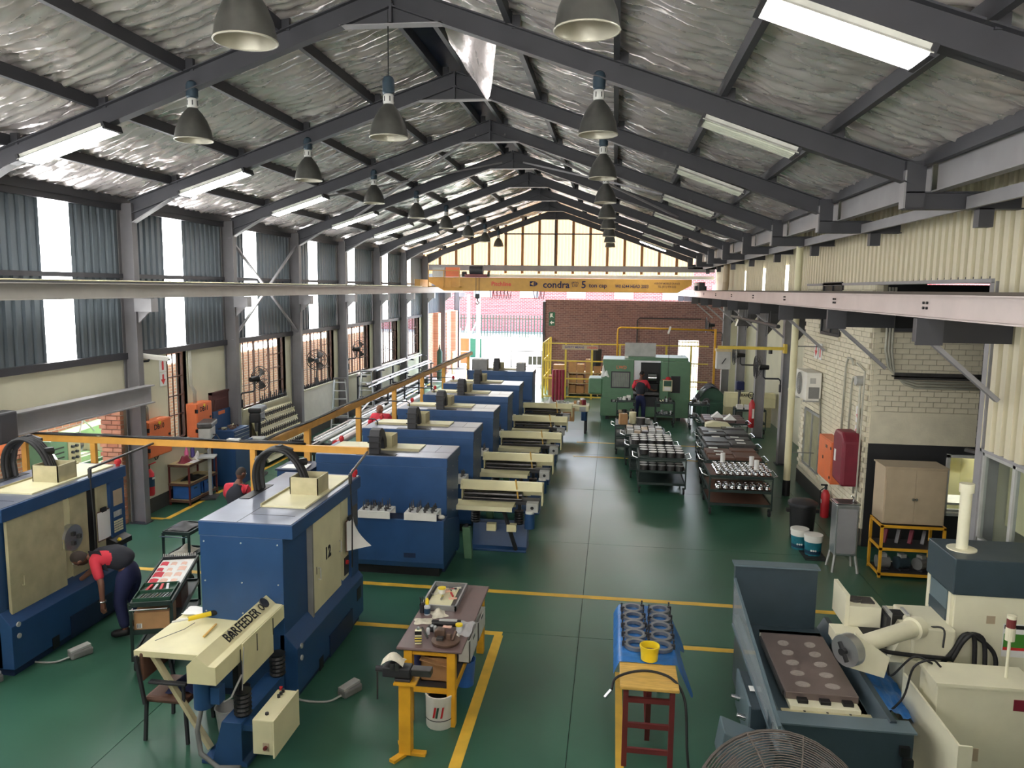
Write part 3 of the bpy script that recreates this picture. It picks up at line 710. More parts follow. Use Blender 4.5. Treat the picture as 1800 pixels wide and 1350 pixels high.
        pn = MB().prism([(.97, .85), (1.16, .95), (1.16, 1.02), (.97, 1.1)], 'y', 1.86, 2.2).build('jog_panel', 'black', t)
        MB().cyl((1.12, 1.95, 1.02), (1.15, 1.95, 1.05), .025, 10).build('stop_button', 'yellow', pn)
    else:
        d = MB().box(.98, 1.02, .68, 1.62, .72, 1.85).build('sliding_door', 'cream', t, bev=.006)
        box('door_channel', 'grey', t, .965, 1.03, .64, .68, .7, 1.86); box('dark_gap', 'black', t, .965, .972, 1.63, 1.7, .7, 1.85)
        for y, z in ((.84, 1.1), (1.55, 1.2)): MB().tube([(1.02, y, z), (1.05, y, z), (1.05, y, z + .14), (1.02, y, z + .14)], .007, 6).build('door_handle', 'grey_lt', d)
        box('side_panel', 'cream', t, .97, 1.0, 1.72, 1.95, .7, 1.86)
        cb = MB().box(.97, 1.04, 1.95, 2.24, .55, 1.86).build('control_panel', 'blue', t, bev=.006)
        box('switch_plate', 'dark', t, 1.0, 1.01, 1.78, 1.93, .78, 1.02); MB().cyl((1.01, 1.84, .95), (1.04, 1.84, .95), .03, 10).build('stop_button', 'red', t)
        for i in range(5):
            for j in range(3): box('key', 'cream', cb, 1.04, 1.046, 2.03 + .06 * j, 2.08 + .06 * j, 1.1 + .04 * i, 1.13 + .04 * i)
        box('screen', 'gunmetal', cb, 1.04, 1.046, 2.0, 2.2, 1.36, 1.66)
        box('vent', 'black', t, 1.1, 1.105, 1.98, 2.14, .35, .52)
    # rivets on the end panel
    rv = MB().cyl((0, 0, 0), (0, -.006, 0), .009, 8).mesh('rivet', 'grey_lt')
    for x in (.05, .48, .9):
        for z in (.5, 1.0, 1.35, 1.8): link('rivet', rv, t, (x, 0, z))
    # rear base with ledge
    if kind == 'R':
        MB().prism([(-.32, .3), (-.28, .2), (.9, .2), (.9, .76), (0, .98), (0, 1.04), (-.32, 1.04)], 'y', -.02, L).build('rear_base', 'blue', t, bev=.01)
        box('plinth', 'black', t, -.12, .9, .1, L - .1, 0, .22)
        for y in (.55, 1.75): box('vent', 'blue_dark', t, -.325, -.32, y - .1, y + .1, .38, .46)
        box('ledge_mat', 'blue_dark', t, -.31, .0, .02, L - .1, 1.04, 1.046)
    else:
        box('rear_base', 'blue', t, -.02, .02, 0, L, .1, .7)
    return t
mA = lathe_machine('blue lathe numbered 12 with cream door, nearest the workbench', (-4.45, 7.66, 0), kind='A')
text('number_marking', '12', .2, (1.022, 1.16, 1.32), FX, 'black', mA, .001, bold=.05); text('number_marking', '1', .13, (1.022, .79, 1.22), FX, 'black', mA, .001)
MB().tube([(1.0, 1.66, .68), (1.06, 1.7, .45), (1.1, 1.74, .34)], .008, 6).build('door_cable', 'cable', mA)
mZ = lathe_machine('blue lathe at the left edge with open cream door and bending worker', (-7.92, 7.66, 0), kind='Z')
# pendants: hanging pull-arms with cables near the two lathes
def pull_arm(label, p0, p1, zend):
    a = thing('swing_boom', label, 'boom', p0)
    d = Vector(p1) - Vector(p0)
    MB().tube([(0, 0, 0), d * .5, d], .018, 8).build('arm_tube', 'gunmetal', a)
    MB().cyl(d, d + Vector((0, 0, -.12)), .025, 8).build('arm_end', 'gunmetal', a)
    MB().tube([d + Vector((0, 0, -.1)), d + Vector((.02, 0, -.6)), d + Vector((.0, .03, zend - p1[2]))], .009, 6).build('hanging_cable', 'cable', a)
pull_arm('thin steel arm with hanging cable above the open left lathe', (-6.75, 10.45, 2.24), (-6.72, 9.0, 2.2), 1.0)
pull_arm('short steel arm with hanging cable beside lathe twelve', (-3.45, 10.45, 2.24), (-3.3, 9.3, 2.2), .95)
ROWY = [11.71, 14.05, 16.47, 18.81, 21.15, 24.74]
ROWN = ['nearest', 'second', 'third', 'fourth', 'fifth', 'farthest']
row = lathe_machine('blue lathe, nearest of the row along the aisle, red beacon', (-2.56, ROWY[0], 0), PI / 2, (.955, .962, .936), 'R')
row['label'] = 'blue lathe, nearest in the row along the aisle'
for i in range(1, 6): copy_tree(row, (-2.56, ROWY[i], 0), PI / 2, 'blue lathe, %s in the row along the aisle' % ROWN[i])
# blue auxiliary box behind lathe twelve
ab = thing('machine_table', 'low blue cabinet with papers left of the nearest row lathe', 'cabinet', (-5.35, 11.6, 0))
box('body', 'blue', ab, 0, .55, 0, .6, 0, 1.62, bev=.01); box('top', 'blue_dark', ab, -.02, .57, -.02, .62, 1.62, 1.65)
tag(MB().grid(4, 3, lambda u, v: (-5.3 + .42 * u, 11.65 + .25 * v, 1.653 + .03 * u * v)).build('paper_sheet', 'paper'), 'loose paper sheet on the low blue cabinet', 'paper')
# ================================================================== BAR FEEDERS
def barfeeder(label, loc, rz=0., near=True):
    t = thing('bar_feeder', label, 'bar feeder', loc, rz, 'bar feeders')
    L = 1.44
    hood = [(-.1, 1.13), (0, 1.23), (.11, 1.14), (.185, 1.135), (.185, .96), (-.1, .96)]
    if near:
        h = MB().prism(hood, 'y', -L, 0).build('hood', 'cream2', t, bev=.004)
    else:
        h = MB().prism([(-.12, 1.1), (-.06, 1.24), (.11, 1.22), (.185, 1.135), (.185, .96), (.17, .96), (.17, 1.12), (.1, 1.2), (-.05, 1.22), (-.11, 1.09)], 'y', -L, 0).build('hood', 'cream2', t)
        box('hood_end', 'cream2', t, -.08, .185, -L - .01, -L + .01, .84, 1.2); box('hood_end', 'cream2', t, -.1, .185, -.04, -.02, .9, 1.2)
        for x, z, r in ((-.02, 1.0, .035), (.04, 1.06, .03), (.08, .98, .03), (-.08, .94, .02)): MB().cyl((x, -L + .35, z), (x, -.05, z), r, 10).build('guide_rod', 'gunmetal', t, smooth='auto')
        box('rod_bed', 'dark', t, -.12, .15, -L + .05, -.03, .86, .92)
        box('end_block', 'grey_lt', t, -.3, -.14, -L + .05, -L + .25, .78, .94); MB().cyl((-.305, -L + .15, .86), (-.3, -L + .15, .86), .03, 10).build('block_hole', 'black', t)
        MB().cyl((-.08, -L + .42, .96), (-.12, -L + .46, 1.3), .014, 6).build('stop_rod', 'wood', t)
    box('side_panel', 'cream2', t, .187, .2, -.95, -.28, .72, 1.13)
    box('side_panel', 'cream2', t, .187, .2, -.28, -.0, .98, 1.13)
    for y in (-1.0, -.65, -.28): box('slot', 'black', t, .199, .203, y - .008, y + .008, .92, 1.1)
    for y in (-.9, -.25): MB().tube([(.06 + .03 * math.cos(a), y + .03 * math.sin(a), 1.2 - .025 * math.cos(a)) for a in [i * PI / 4 for i in range(8)]], .006, 6, True).build('latch_ring', 'black', t)
    # loading table with folded lip
    tb = MB().prism([(-1.0, .93), (-.12, .9), (-.12, .885), (-1.0, .915)], 'y', -.82 if near else -.98, .2 if near else .1).build('loading_table', 'cream2', t)
    if not near: tb.scale = (.55, 1, 1)
    y = -.82
    MB().prism([(y, .93), (y - .06, .94), (y - .06, .88), (y - .05, .88), (y - .05, .925), (y, .918)], 'x', -1.0, -.12).build('table_lip', 'cream2', t) if near else MB().prism([(-.0, .0)] * 0 + [(-.55, .93), (-.59, .935), (-.6, .86), (-.59, .86), (-.58, .92), (-.55, .92)], 'y', -.98, .1).build('table_lip', 'cream', t)
    # base and lift columns
    MB().prism([(-.14, 0), (.33, 0), (.33, .04), (.28, .06), (.28, .45), (.08, .45), (-.02, .06), (-.14, .04)], 'y', -1.18, -.2).build('base', 'blue', t, bev=.006)
    for y in (-1.02, -.24):
        MB().lathe([(.075 + .012 * (i % 2), .45 + .022 * i) for i in range(12)], 14, (.22 if near else .1, y, 0)).build('bellows', 'black', t, smooth=False)
    box('lift_post', 'black', t, .14, .2, -1.05, -.99, .45, .96)
    MB().bar((-.83 if near else -.5, -.82, .88), (-.14, -1.0, .05), .05, .05).build('support_leg', 'creamdirty' if near else 'dark', t)
    # motor
    mt = MB().cyl((-.05 if near else -.28, -1.25, .93 if near else .76), (-.05 if near else -.28, -1.25, .64 if near else .5), .09, 16).build('motor', 'blue', t, smooth='auto')
    MB().cyl((-.05 if near else -.28, -1.25, .98 if near else .8), (-.05 if near else -.28, -1.25, .93 if near else .76), .075, 14).build('motor_cap', 'white', t)
    box('terminal_box', 'blue', mt, .05 if near else -.2, .14 if near else -.12, -1.31, -1.2, .7 if near else .55, .86 if near else .7)
    # control box
    if near:
        cb = MB().box(.5, .7, -1.4, -.85, .3, .64).build('control_box', 'cream', t, bev=.01)
        box('box_lid', 'cream', cb, .7, .715, -1.41, -.84, .28, .645)
        box('switch_plate', 'beige', cb, .6, .66, -1.404, -1.4, .34, .42); MB().cyl((.63, -1.404, .38), (.63, -1.43, .38), .018, 8).build('switch_knob', 'maroon', cb)
        for y in (-1.0, -.95, -.9): MB().cyl((.58, y, .64), (.58, y, .67), .016, 8).build('push_button', 'black', cb)
        MB().cyl((.6, -1.3, .64), (.6, -1.3, .66), .018, 8).build('push_button', 'dark', cb); MB().cyl((.54, -.86, .64), (.54, -.86, .67), .018, 8).build('stop_button', 'red', cb)
        box('bracket', 'blue', t, .28, .5, -1.15, -1.0, .36, .42)
        MB().tube([(-.1, -1.2, .62), (-.16, -1.2, .35), (-.1, -1.25, .15), (.1, -1.3, .06), (.32, -1.3, .08)], .024, 8).build('flex_conduit', 'wire_grey', t, smooth=True)
        MB().tube([(.1, -1.2, .75), (.14, -1.22, .68), (.2, -1.2, .72), (.26, -1.1, .9)], .01, 6).build('motor_cable', 'grey_lt', t)
        MB().tube([(.21, -.95, 1.1), (.215, -1.0, .8), (.22, -1.05, .5), (.2, -1.12, .36)], .006, 6).build('air_line', 'grey_lt', t)
        tx = text('brand_lettering', 'BARFEEDER', .14, (.058, -.62, 1.19), (0, 0, 0), 'black', t, .001, sx=.86)
        tx.matrix_local = Matrix.Translation((.056, -.66, 1.189)) @ Matrix.Rotation(PI / 2, 4, 'Z') @ Matrix.Rotation(.686, 4, 'X') @ Matrix.Diagonal((.95, 1, 1, 1))
        MB().cyl((.04, -.15, 1.2), (.05, -.15, 1.212), .06, 12).build('round_sticker', 'gunmetal', t)
    else:
        for y in (-.95, -.6): box('terminal_box', 'cream2', t, -.42, -.3, y - .08, y + .08, .46, .58)
    return t
bfA = barfeeder('cream bar feeder lettered BARFEEDER on a blue base in front of lathe twelve', (-3.69, 7.655, 0))
bfr = barfeeder('x', (-2.585, ROWY[0] + 1.34, 0), PI / 2, False)
BFN = ['nearest', 'second', 'third', 'fourth', 'fifth']
bfr['label'] = 'cream bar feeder on the nearest row lathe by the aisle'
for i in range(1, 5): copy_tree(bfr, (-2.585, ROWY[i] + 1.34, 0), PI / 2, 'cream bar feeder by the aisle, %s in the row' % BFN[i])
# tool trays on the rear ledges
pinm = MB().lathe([(.02, 0), (.02, .03), (.028, .03), (.028, .05), (.012, .06), (.012, .1)], 8).mesh('tool_holder', 'gunmetal')
pinm2 = MB().lathe([(.018, 0), (.024, .02), (.01, .05), (.006, .14)], 8).mesh('tool_holder', 'gunmetal')
def tray(label, x, y, n=(4, 3)):
    t = thing('tool_tray', label, 'tool tray', (x, y, .975), 0, 'white tool trays')
    W, Dp = .52, .34
    MB().box(0, W, 0, Dp, .1, .115).build('tray_top', 'white', t, bev=.004)
    for a in ((0, W, 0, .012), (0, W, Dp - .012, Dp)): box('tray_side', 'white', t, *a, 0, .1)
    for x_ in (.06, .44): box('slot', 'black', t, x_, x_ + .05, .14, .2, .1155, .117)
    for i in range(n[0]):
        for j in range(n[1]):
            link('tool_holder', RND.choice((pinm, pinm2)), t, (.08 + .36 * i / (n[0] - 1), .06 + .22 * j / (n[1] - 1), .115))
    return t
for i in range(5):
    y = ROWY[i] - .34
    tray('white tray of tool holders at the aisle end of the %s row lathe' % ROWN[i], -3.17, y)
    if i == 0: tray('white tray of tool holders beside lathe twelve on the nearest row lathe', -3.92, y)
ba = tag(MB().lathe([(.0, 0), (.05, .01), (.06, .04), (.03, .06)], 10).build('cloth_bundle', 'white', smooth=True), 'small white cloth lump at the corner of the nearest row lathe ledge', 'rag'); ba.location = (-2.6, 11.5, .98)
# red handles, green cylinders beside the row
for i in range(4):
    g = thing('waste_drum', 'small green drum standing by the bar feeder of the %s row lathe' % ROWN[i], 'drum', (-2.42, ROWY[i] + .75, 0), 0, 'green drums')
    MB().prism([(0, 0), (.14, 0), (.1, .55), (-.04, .55)], 'y', 0, .12).build('body', 'green_m', g, bev=.01); box('handle', 'dark', g, .0, .06, .04, .08, .55, .6)
# ================================================================== WORKBENCH
B = thing('workbench', 'brown topped workbench with yellow steel legs in the foreground', 'workbench', (-2.16, 7.41, 0))
MB().box(0, .7, 0, 1.8, .83, .86).build('top', 'brownlam', B, bev=.012)
for x, y in ((.12, .03), (.58, .03), (.12, 1.7), (.6, 1.7)): box('leg', 'yellow_bench', B, x - .045, x + .045, y, y + .09, 0, .83, bev=.004)
box('lower_rail', 'yellow_bench', B, .1, .63, .04, .1, .36, .42); box('lower_rail', 'yellow_bench', B, .56, .62, .1, 1.7, .36, .42); box('lower_rail', 'yellow_bench', B, .1, .15, .1, 1.7, .36, .42)
box('shelf', 'dark', B, .1, .6, .05, 1.7, .42, .435)
box('apron', 'yellow_bench', B, .1, .62, .05, .08, .77, .83)
# vise on post
V = thing('bench_vise', 'black bench vise clamping a white rag on a yellow floor post', 'vise', (-1.92, 6.93, 0))
box('post', 'yellow_bench', V, -.06, .06, -.06, .06, .02, .76, bev=.004); box('post_plate', 'yellow_bench', V, -.1, .12, -.1, .1, .76, .78)
for a in (0, 2.1, 4.2): MB().bar((0, 0, .015), (.2 * math.cos(a), .2 * math.sin(a), .015), .07, .03).build('foot', 'yellow_bench', V)
box('base', 'dark', V, -.1, .06, -.07, .07, .78, .81, bev=.01); MB().box(-.22, .06, -.07, .07, .82, .92).build('body', 'dark', V, bev=.012); box('slide', 'gunmetal', V, .06, .26, -.05, .05, .84, .91, bev=.006)
box('jaw', 'gunmetal', V, -.14, -.1, -.08, .08, .9, .97); box('jaw', 'gunmetal', V, -.09, -.05, -.08, .08, .9, .97)
MB().cyl((-.3, 0, .87), (-.2, 0, .87), .03, 10).build('screw_head', 'dark', V); MB().cyl((-.29, 0, .55), (-.29, 0, .9), .009, 6).build('handle_bar', 'dark', V)
o = MB().grid(8, 8, lambda u, v: (-2.15 + .22 * u, 6.85 + .16 * v, .97 + .1 * math.sin(u * PI) * (.6 + .4 * math.sin(v * 5)) - .05 * abs(v - .5))).build('white_rag', 'rag', smooth=True); tag(o, 'white rag gripped in the black vise', 'rag')
# things on the bench
zb = .862
def rag(label, x, y, z, w, d, h, seed, m='rag', rz=0, nm='rag'):
    o = MB().grid(10, 10, lambda u, v: ((u - .5) * w * (1 + .25 * noise.noise((v * 3, seed, 0))), (v - .5) * d * (1 + .25 * noise.noise((u * 3, seed, 5))), max(.003, h * (.5 + .9 * noise.noise((u * 2.3, v * 2.3, seed))) * math.sin(PI * min(max(u, .03), .97)) * math.sin(PI * min(max(v, .03), .97)) * 1.6))).build(nm, m, smooth=True)
    o.location = (x, y, z); o.rotation_euler = (0, 0, rz); return tag(o, label, 'rag' if nm == 'rag' else nm.replace('_', ' '))
T = thing('tool_tray', 'steel drip tray full of tools at the far end of the workbench', 'tray', (-1.93, 8.74, zb))
box('tray_floor', 'gunmetal', T, -.2, .2, -.35, .36, 0, .01)
for a in ((-.21, .21, -.36, -.34), (-.21, .21, .35, .37), (-.21, -.19, -.36, .37), (.19, .21, -.36, .37)): box('tray_wall', 'alu', T, *a, 0, .06)
tl = MB().box(-.15, .13, -.3, .28, 0, .006).build('tool_liner', 'cream', T, loc=(-.01, 0, .012))
for i in range(12):
    x, y = RND.uniform(-.14, .12), RND.uniform(-.28, .26); a = RND.uniform(0, 3)
    MB().bar((x, y, .015), (x + .1 * math.cos(a), y + .1 * math.sin(a), .02), .02, .018).build('hand_tool', RND.choice(['gunmetal', 'black', 'red', 'rag', 'skin_pink', 'chrome']), tl)
J0 = thing('plastic_jar', 'yellow lidded pot among the tools in the drip tray', 'jar', (-1.99, 8.84, zb + .02))
MB().lathe([(.04, 0), (.045, .05), (.04, .06)], 14).build('pot', 'white', J0, smooth='auto'); MB().lathe([(.05, .06), (.05, .075), (.01, .08)], 14).build('lid', 'yellow', J0, smooth='auto')
sp = thing('spray_bottle', 'small bottle with a yellow cap beside the drip tray', 'bottle', (-2.03, 8.25, zb))
MB().lathe([(.035, 0), (.037, .01), (.037, .1), (.02, .12), (.016, .13)], 14).build('body', 'plastic', sp, smooth='auto'); MB().lathe([(.038, .02), (.038, .08)], 14, cap=False).build('label_band', 'navy_lab', sp); MB().lathe([(.02, .125), (.024, .14), (.02, .18), (.006, .2)], 12).build('cap', 'yellow', sp, smooth='auto')
hb = thing('tool_cup', 'dark cup of brushes at the left edge of the workbench', 'cup', (-2.1, 8.3, zb))
MB().lathe([(.03, 0), (.035, .1)], 12, cap=False).build('cup', 'dark', hb); [MB().cyl((0, 0, .02), (.03 * math.cos(a), .03 * math.sin(a), .18), .006, 6).build('brush', 'gunmetal', hb) for a in (0, 1.5, 3, 4.4)]
rag('crumpled cream rag beside the yellow capped bottle', -1.9, 8.27, zb, .17, .2, .05, 1.2, rz=.5)
rag('flat cream rag near the left edge of the workbench', -2.03, 8.06, zb, .2, .16, .03, 4.1, rz=.2)
oc = thing('oil_can', 'square metal oil can with black and yellow stripes on the workbench', 'can', (-1.95, 7.53, zb), .2)
box('body', 'cream', oc, -.035, .035, -.025, .025, 0, .15, bev=.004)
for i in range(5): box('stripe', 'black' if i % 2 == 0 else 'yellow', oc, -.036, .036, -.026, .026, .02 + .014 * i, .03 + .014 * i)
box('label_patch', 'black', oc, -.036, .036, -.026, .026, .105, .145); MB().cyl((0, 0, .15), (0, 0, .18), .014, 10).build('cap', 'alu', oc)
for i, (x, y, h) in enumerate(((-2.0, 7.72, .08), (-1.9, 7.76, .07), (-1.83, 7.8, .08), (-1.88, 7.86, .06))):
    j = tag(MB().lathe([(.02, 0), (.022, h * .8), (.015, h)], 12).build('glass_jar', 'plastic' if i % 2 else 'alu', smooth='auto'), ['small steel cap left of the power tool', 'clear jar left of the power tool', 'small steel cup by the power tool', 'clear jar behind the oil can'][i], 'jar', 'small jars on the bench'); j.location = (x, y, zb)
ag = thing('angle_grinder', 'black angle grinder lying across the workbench', 'power tool', (-1.72, 7.95, zb), .1)
MB().cyl((-.18, 0, .05), (.14, .02, .045), .035, 12, .04).build('body', 'black', ag, smooth='auto'); MB().lathe([(.06, 0), (.062, .02), (.03, .05)], 16, (-.17, -.06, .0)).build('gear_head', 'black', ag, smooth='auto'); box('trim', 'grey_lt', ag, -.1, .1, -.02, .03, .08, .088)
pj = thing('plastic_jar', 'clear jar with a yellow lid at the right of the workbench', 'jar', (-1.58, 7.87, zb))
MB().lathe([(.035, 0), (.036, .07)], 14).build('pot', 'plastic', pj, smooth='auto'); MB().lathe([(.04, .07), (.04, .09), (.01, .095)], 14).build('lid', 'yellow', pj, smooth='auto')
rag('crinkled clear plastic bag at the right edge of the workbench', -1.53, 7.95, zb, .16, .36, .04, 7.7, 'plastic', nm='plastic_bag')
dc = thing('cast_disc', 'round brown cast plate with lugs at the near end of the workbench', 'machine part', (-1.67, 7.6, zb))
MB().lathe([(.145, 0), (.15, .01), (.15, .03), (.14, .035)], 28).build('plate', 'castdisc', dc, smooth='auto')
MB().prism([(-.13, .035), (-.02, .035), (-.02, .12), (-.1, .12), (-.13, .1)], 'y', .02, .1).build('lug', 'castdisc', dc, bev=.008); box('lug', 'castdisc', dc, .01, .06, -.02, .04, .035, .1, bev=.006); box('tooth', 'gunmetal', dc, -.09, -.02, -.06, .0, .035, .07, bev=.006); MB().bar((.08, -.03, .04), (.1, .06, .1), .02, .03).build('rib', 'castdisc', dc)
rag('pinkish paper scrap on top of the cast plate', -1.68, 7.72, zb + .115, .1, .06, .012, 3.3, 'skin_pink', nm='paper_scrap')
rag('small white tissue behind the cast plate', -1.58, 7.73, zb + .02, .07, .05, .03, 5.3, 'white', nm='tissue')
ch = tag(MB().bar((-1.87, 7.62, zb + .02), (-1.98, 7.8, zb + .05), .02, .02).build('chisel', 'chrome'), 'bright steel bar leaning on the oil can', 'tool')
# shelf contents
cbx = thing('cardboard_box', 'open cardboard box on the lower shelf of the workbench', 'box', (-1.93, 7.56, .437))
for a in ((0, .3, 0, .008), (0, .3, .3, .308), (0, .008, 0, .3), (.292, .3, 0, .3)): box('wall', 'cardboard', cbx, *a, 0, .26)
box('bottom', 'cardboard', cbx, 0, .3, 0, .308, 0, .008); MB().bar((0, -.02, .26), (.3, -.02, .2), .1, .006).build('flap', 'cardboard', cbx)
nb_ = rag('dark blue overall bundled on the lower shelf of the workbench', -2.02, 7.75, .437, .26, .3, .34, 8.2, 'cloth_navy', nm='clothing')
for i, y in enumerate((8.0, 8.55)):
    q = thing('storage_bin', ['white plastic bin with hand hole, near one on the bench shelf', 'white plastic bin with hand hole, far one on the bench shelf'][i], 'bin', (-1.62, y, .437))
    for a in ((0, .14, 0, .012), (0, .14, .46, .472), (0, .01, 0, .47), (.13, .14, 0, .47)): box('side', 'white', q, *a, 0, .26 - .03 * i)
    box('hand_hole', 'black', q, .1401, .1415, .18, .3, .19, .22); box('floor', 'white', q, 0, .14, 0, .47, 0, .01)
bb = tag(MB().lathe([(.1, 0), (.12, .3), (.125, .31), (.115, .31), (.1, .03)], 16).build('blue_bucket', 'bluebox', smooth='auto'), 'small blue bucket under the right side of the workbench', 'bucket'); bb.location = (-1.6, 8.35, 0)
P_ = thing('paint_pail', 'white paint pail with red and green label under the workbench', 'pail', (-1.71, 7.5, 0))
MB().lathe([(.14, 0), (.145, .01), (.15, .33), (.155, .34), (.155, .36), (.14, .36), (.13, .3)], 24, cap=False).build('body', 'white', P_, smooth='auto'); MB().lathe([(.0, .3), (.13, .3)], 20, cap=False).build('contents', 'black', P_); MB().lathe([(.1515, .1), (.152, .11)], 24, cap=False).build('band', 'black', P_)
for k, (c_, a0) in enumerate((('red', -1.75), ('green_d', -1.55), ('red', -1.2))): MB().add([(.1525 * math.cos(a0 + da), .1525 * math.sin(a0 + da), z) for da, z in ((-.12, .14), (.02, .14), (.16, .26), (.02, .26))], [(0, 1, 2, 3)]).build('label_mark', c_, P_)
# ================================================================== TRESTLE TABLE WITH RINGS
TT = thing('trestle_table', 'wooden board on a red steel trestle covered by a blue sheet', 'table', (.16, 7.0, 0))
MB().box(0, .56, 0, 1.9, .81, .845).build('board', 'wood', TT, bev=.008)
for x in (.06, .5):
    box('leg', 'maroon', TT, x - .025, x + .025, .04, .09, 0, .81); box('leg', 'maroon', TT, x - .025, x + .025, 1.75, 1.8, 0, .81)
for z in (.66, .4, .14): box('rung', 'maroon', TT, .06, .5, .05, .08, z, z + .05)
MB().bar((.28, .08, .78), (.3, .5, .03), .05, .05).build('brace', 'maroon', TT); MB().bar((.28, 1.75, .78), (.3, .5, .03), .04, .04).build('brace', 'maroon', TT)
sh = MB().grid(26, 60, lambda u, v: (lambda x, y: (x, y, .853 + .006 * noise.noise((x * 14, y * 14, 0)) if .155 < x < .73 else max(.25, .853 - (abs(x - .445) - .285) * 2.2 + .03 * noise.noise((x * 6, y * 6, 3)))))(.1 + .78 * u * (1 + .06 * math.sin(v * 9)), 7.48 + 1.44 * v)).build('blue_sheet', 'tarp', smooth=True)
tag(sh, 'crinkled blue plastic sheet under the steel rings', 'plastic sheet')
ringm = MB().lathe([(.082, 0), (.122, 0), (.122, .035), (.082, .035), (.082, 0)], 36, cap=False).mesh('ring', 'ringsteel'); tabm = MB().box(-.02, .02, -.012, .012, 0, .05).mesh('clamp_tab', 'dark'); scm = MB().lathe([(.008, 0), (.008, .05), (.012, .05), (.012, .06)], 8).mesh('clamp_screw', 'dark')
RN = []
for j in range(5):
    for i in range(2):
        t = thing('steel_ring', '%s ring from the near end, %s column on the blue sheet' % (ORD[j], ('left', 'right')[i]), 'steel ring', (.33 + .265 * i + .012 * j * (i - .3), 7.82 + .235 * j, .862), .1 * j, 'clamped steel rings')
        link('ring', ringm, t); link('clamp_tab', tabm, t, (.125, 0, 0)); link('clamp_screw', scm, t, (.128, .02, .03)); link('clamp_tab', tabm, t, (-.125, .0, 0)); link('clamp_screw', scm, t, (-.128, .02, .03))
tub = thing('yellow_tub', 'bright yellow plastic tub at the near end of the ring table', 'tub', (.46, 7.56, .862))
MB().lathe([(.085, 0), (.095, .13), (.102, .132), (.102, .15), (.09, .15), (.083, .02)], 24, cap=False).build('tub_wall', 'yellow', tub, smooth='auto'); MB().lathe([(.0, .02), (.084, .02)], 20, cap=False).build('tub_floor', 'yellow', tub); MB().lathe([(.0, .08), (.088, .08)], 20, cap=False).build('liquid', 'brownlam', tub)
cbl = MB().tube(cat([(.08, 7.0, .8), (.12, 7.08, .88), (.3, 7.2, .9), (.5, 7.22, .9), (.68, 7.15, .86), (.78, 7.05, .7), (.8, 6.9, .3), (.84, 6.8, .06), (.95, 6.4, .02), (1.2, 6.0, .015)]), .013, 8).build('power_cord', 'cable', smooth=True); tag(cbl, 'black power cord looping over the wooden board onto the floor', 'cord')
MB().bar((.08, 7.0, .8), (.02, 6.96, .74), .03, .02).build('plug', 'alu', cbl)
# ================================================================== CHAIR, CARTS AT LEFT
C = thing('office_chair', 'old brown cushioned armchair with steel legs behind the bar feeder', 'chair', (-4.35, 7.0, 0))
MB().box(-.24, .24, -.22, .24, .4, .47).build('seat', 'brown', C, bev=.03)
for x, y in ((-.25, -.22), (.25, -.22), (-.25, .24), (.25, .24)): MB().bar((x, y, 0), (x * .95, y * .9, .42), .03, .03).build('leg', 'dark', C)
for x in (-.26, .26):
    box('armrest', 'dark', C, x - .03, x + .03, -.24, .16, .63, .66, bev=.01); MB().bar((x, -.2, .42), (x, -.2, .63), .025, .025).build('arm_post', 'dark', C)
    MB().bar((x, .22, .4), (x, .3, .9), .03, .03).build('back_post', 'dark', C)
C.rotation_euler = (0, 0, PI / 2)
box('back_pad', 'brown', C, -.24, .24, .24, .28, .62, .92, bev=.02)
rag('dark blue overall thrown over the brown armchair', -4.2, 7.02, .475, .4, .36, .2, 2.7, 'cloth_navy', nm='clothing')
bk = thing('grey_bucket', 'grey bucket behind the blue bar feeder base', 'bucket', (-3.85, 7.05, 0)); MB().lathe([(.1, 0), (.13, .25), (.14, .26), (.125, .26), (.1, .02)], 18, cap=False).build('bucket_wall', 'grey_lt', bk, smooth='auto'); MB().lathe([(0, .02), (.1, .02)], 16, cap=False).build('bucket_floor', 'grey', bk)
sc_ = thing('spray_can', 'black and red oil tin under the bar feeder', 'tin', (-3.74, 7.2, .0)); MB().lathe([(.06, 0), (.06, .42), (.03, .44)], 14).build('tin', 'black', sc_, smooth='auto'); MB().lathe([(.061, .12), (.061, .2)], 14, cap=False).build('tin_band', 'red', sc_); MB().lathe([(.061, .05), (.061, .12)], 14, cap=False).build('tin_band', 'white', sc_)
# folded folder, mop and papers on the feeder table
rag('white papers and rags on the loading table beside lathe twelve', -4.55, 7.75, .945, .3, .22, .02, 6.1, 'paper', nm='papers')
gg = thing('caulking_gun', 'yellow tube and white caulking gun on the loading table', 'tool', (-4.42, 7.55, .95), .8)
MB().cyl((-.12, 0, .03), (.12, 0, .03), .026, 12).build('tube', 'yellow', gg); MB().cyl((.12, 0, .03), (.2, 0, .03), .03, 12).build('ring_end', 'black', gg); MB().tube([(-.12, 0, .03), (-.28, .02, .03), (-.2, .07, .02), (-.12, .02, .02)], .012, 6).build('handle', 'paper', gg)
wd = tag(MB().bar((-4.18, 7.2, .925), (-4.2, 7.5, .93), .018, .012).build('wood_stick', 'wood'), 'thin wooden stick on the loading table', 'stick')
wr = tag(MB().tube([(-4.6, 7.0, .945), (-4.55, 7.1, .945), (-4.45, 7.3, .944), (-4.42, 7.45, .95)], .004, 5).build('wire_piece', 'wire_grey'), 'bent wire on the loading table', 'wire')
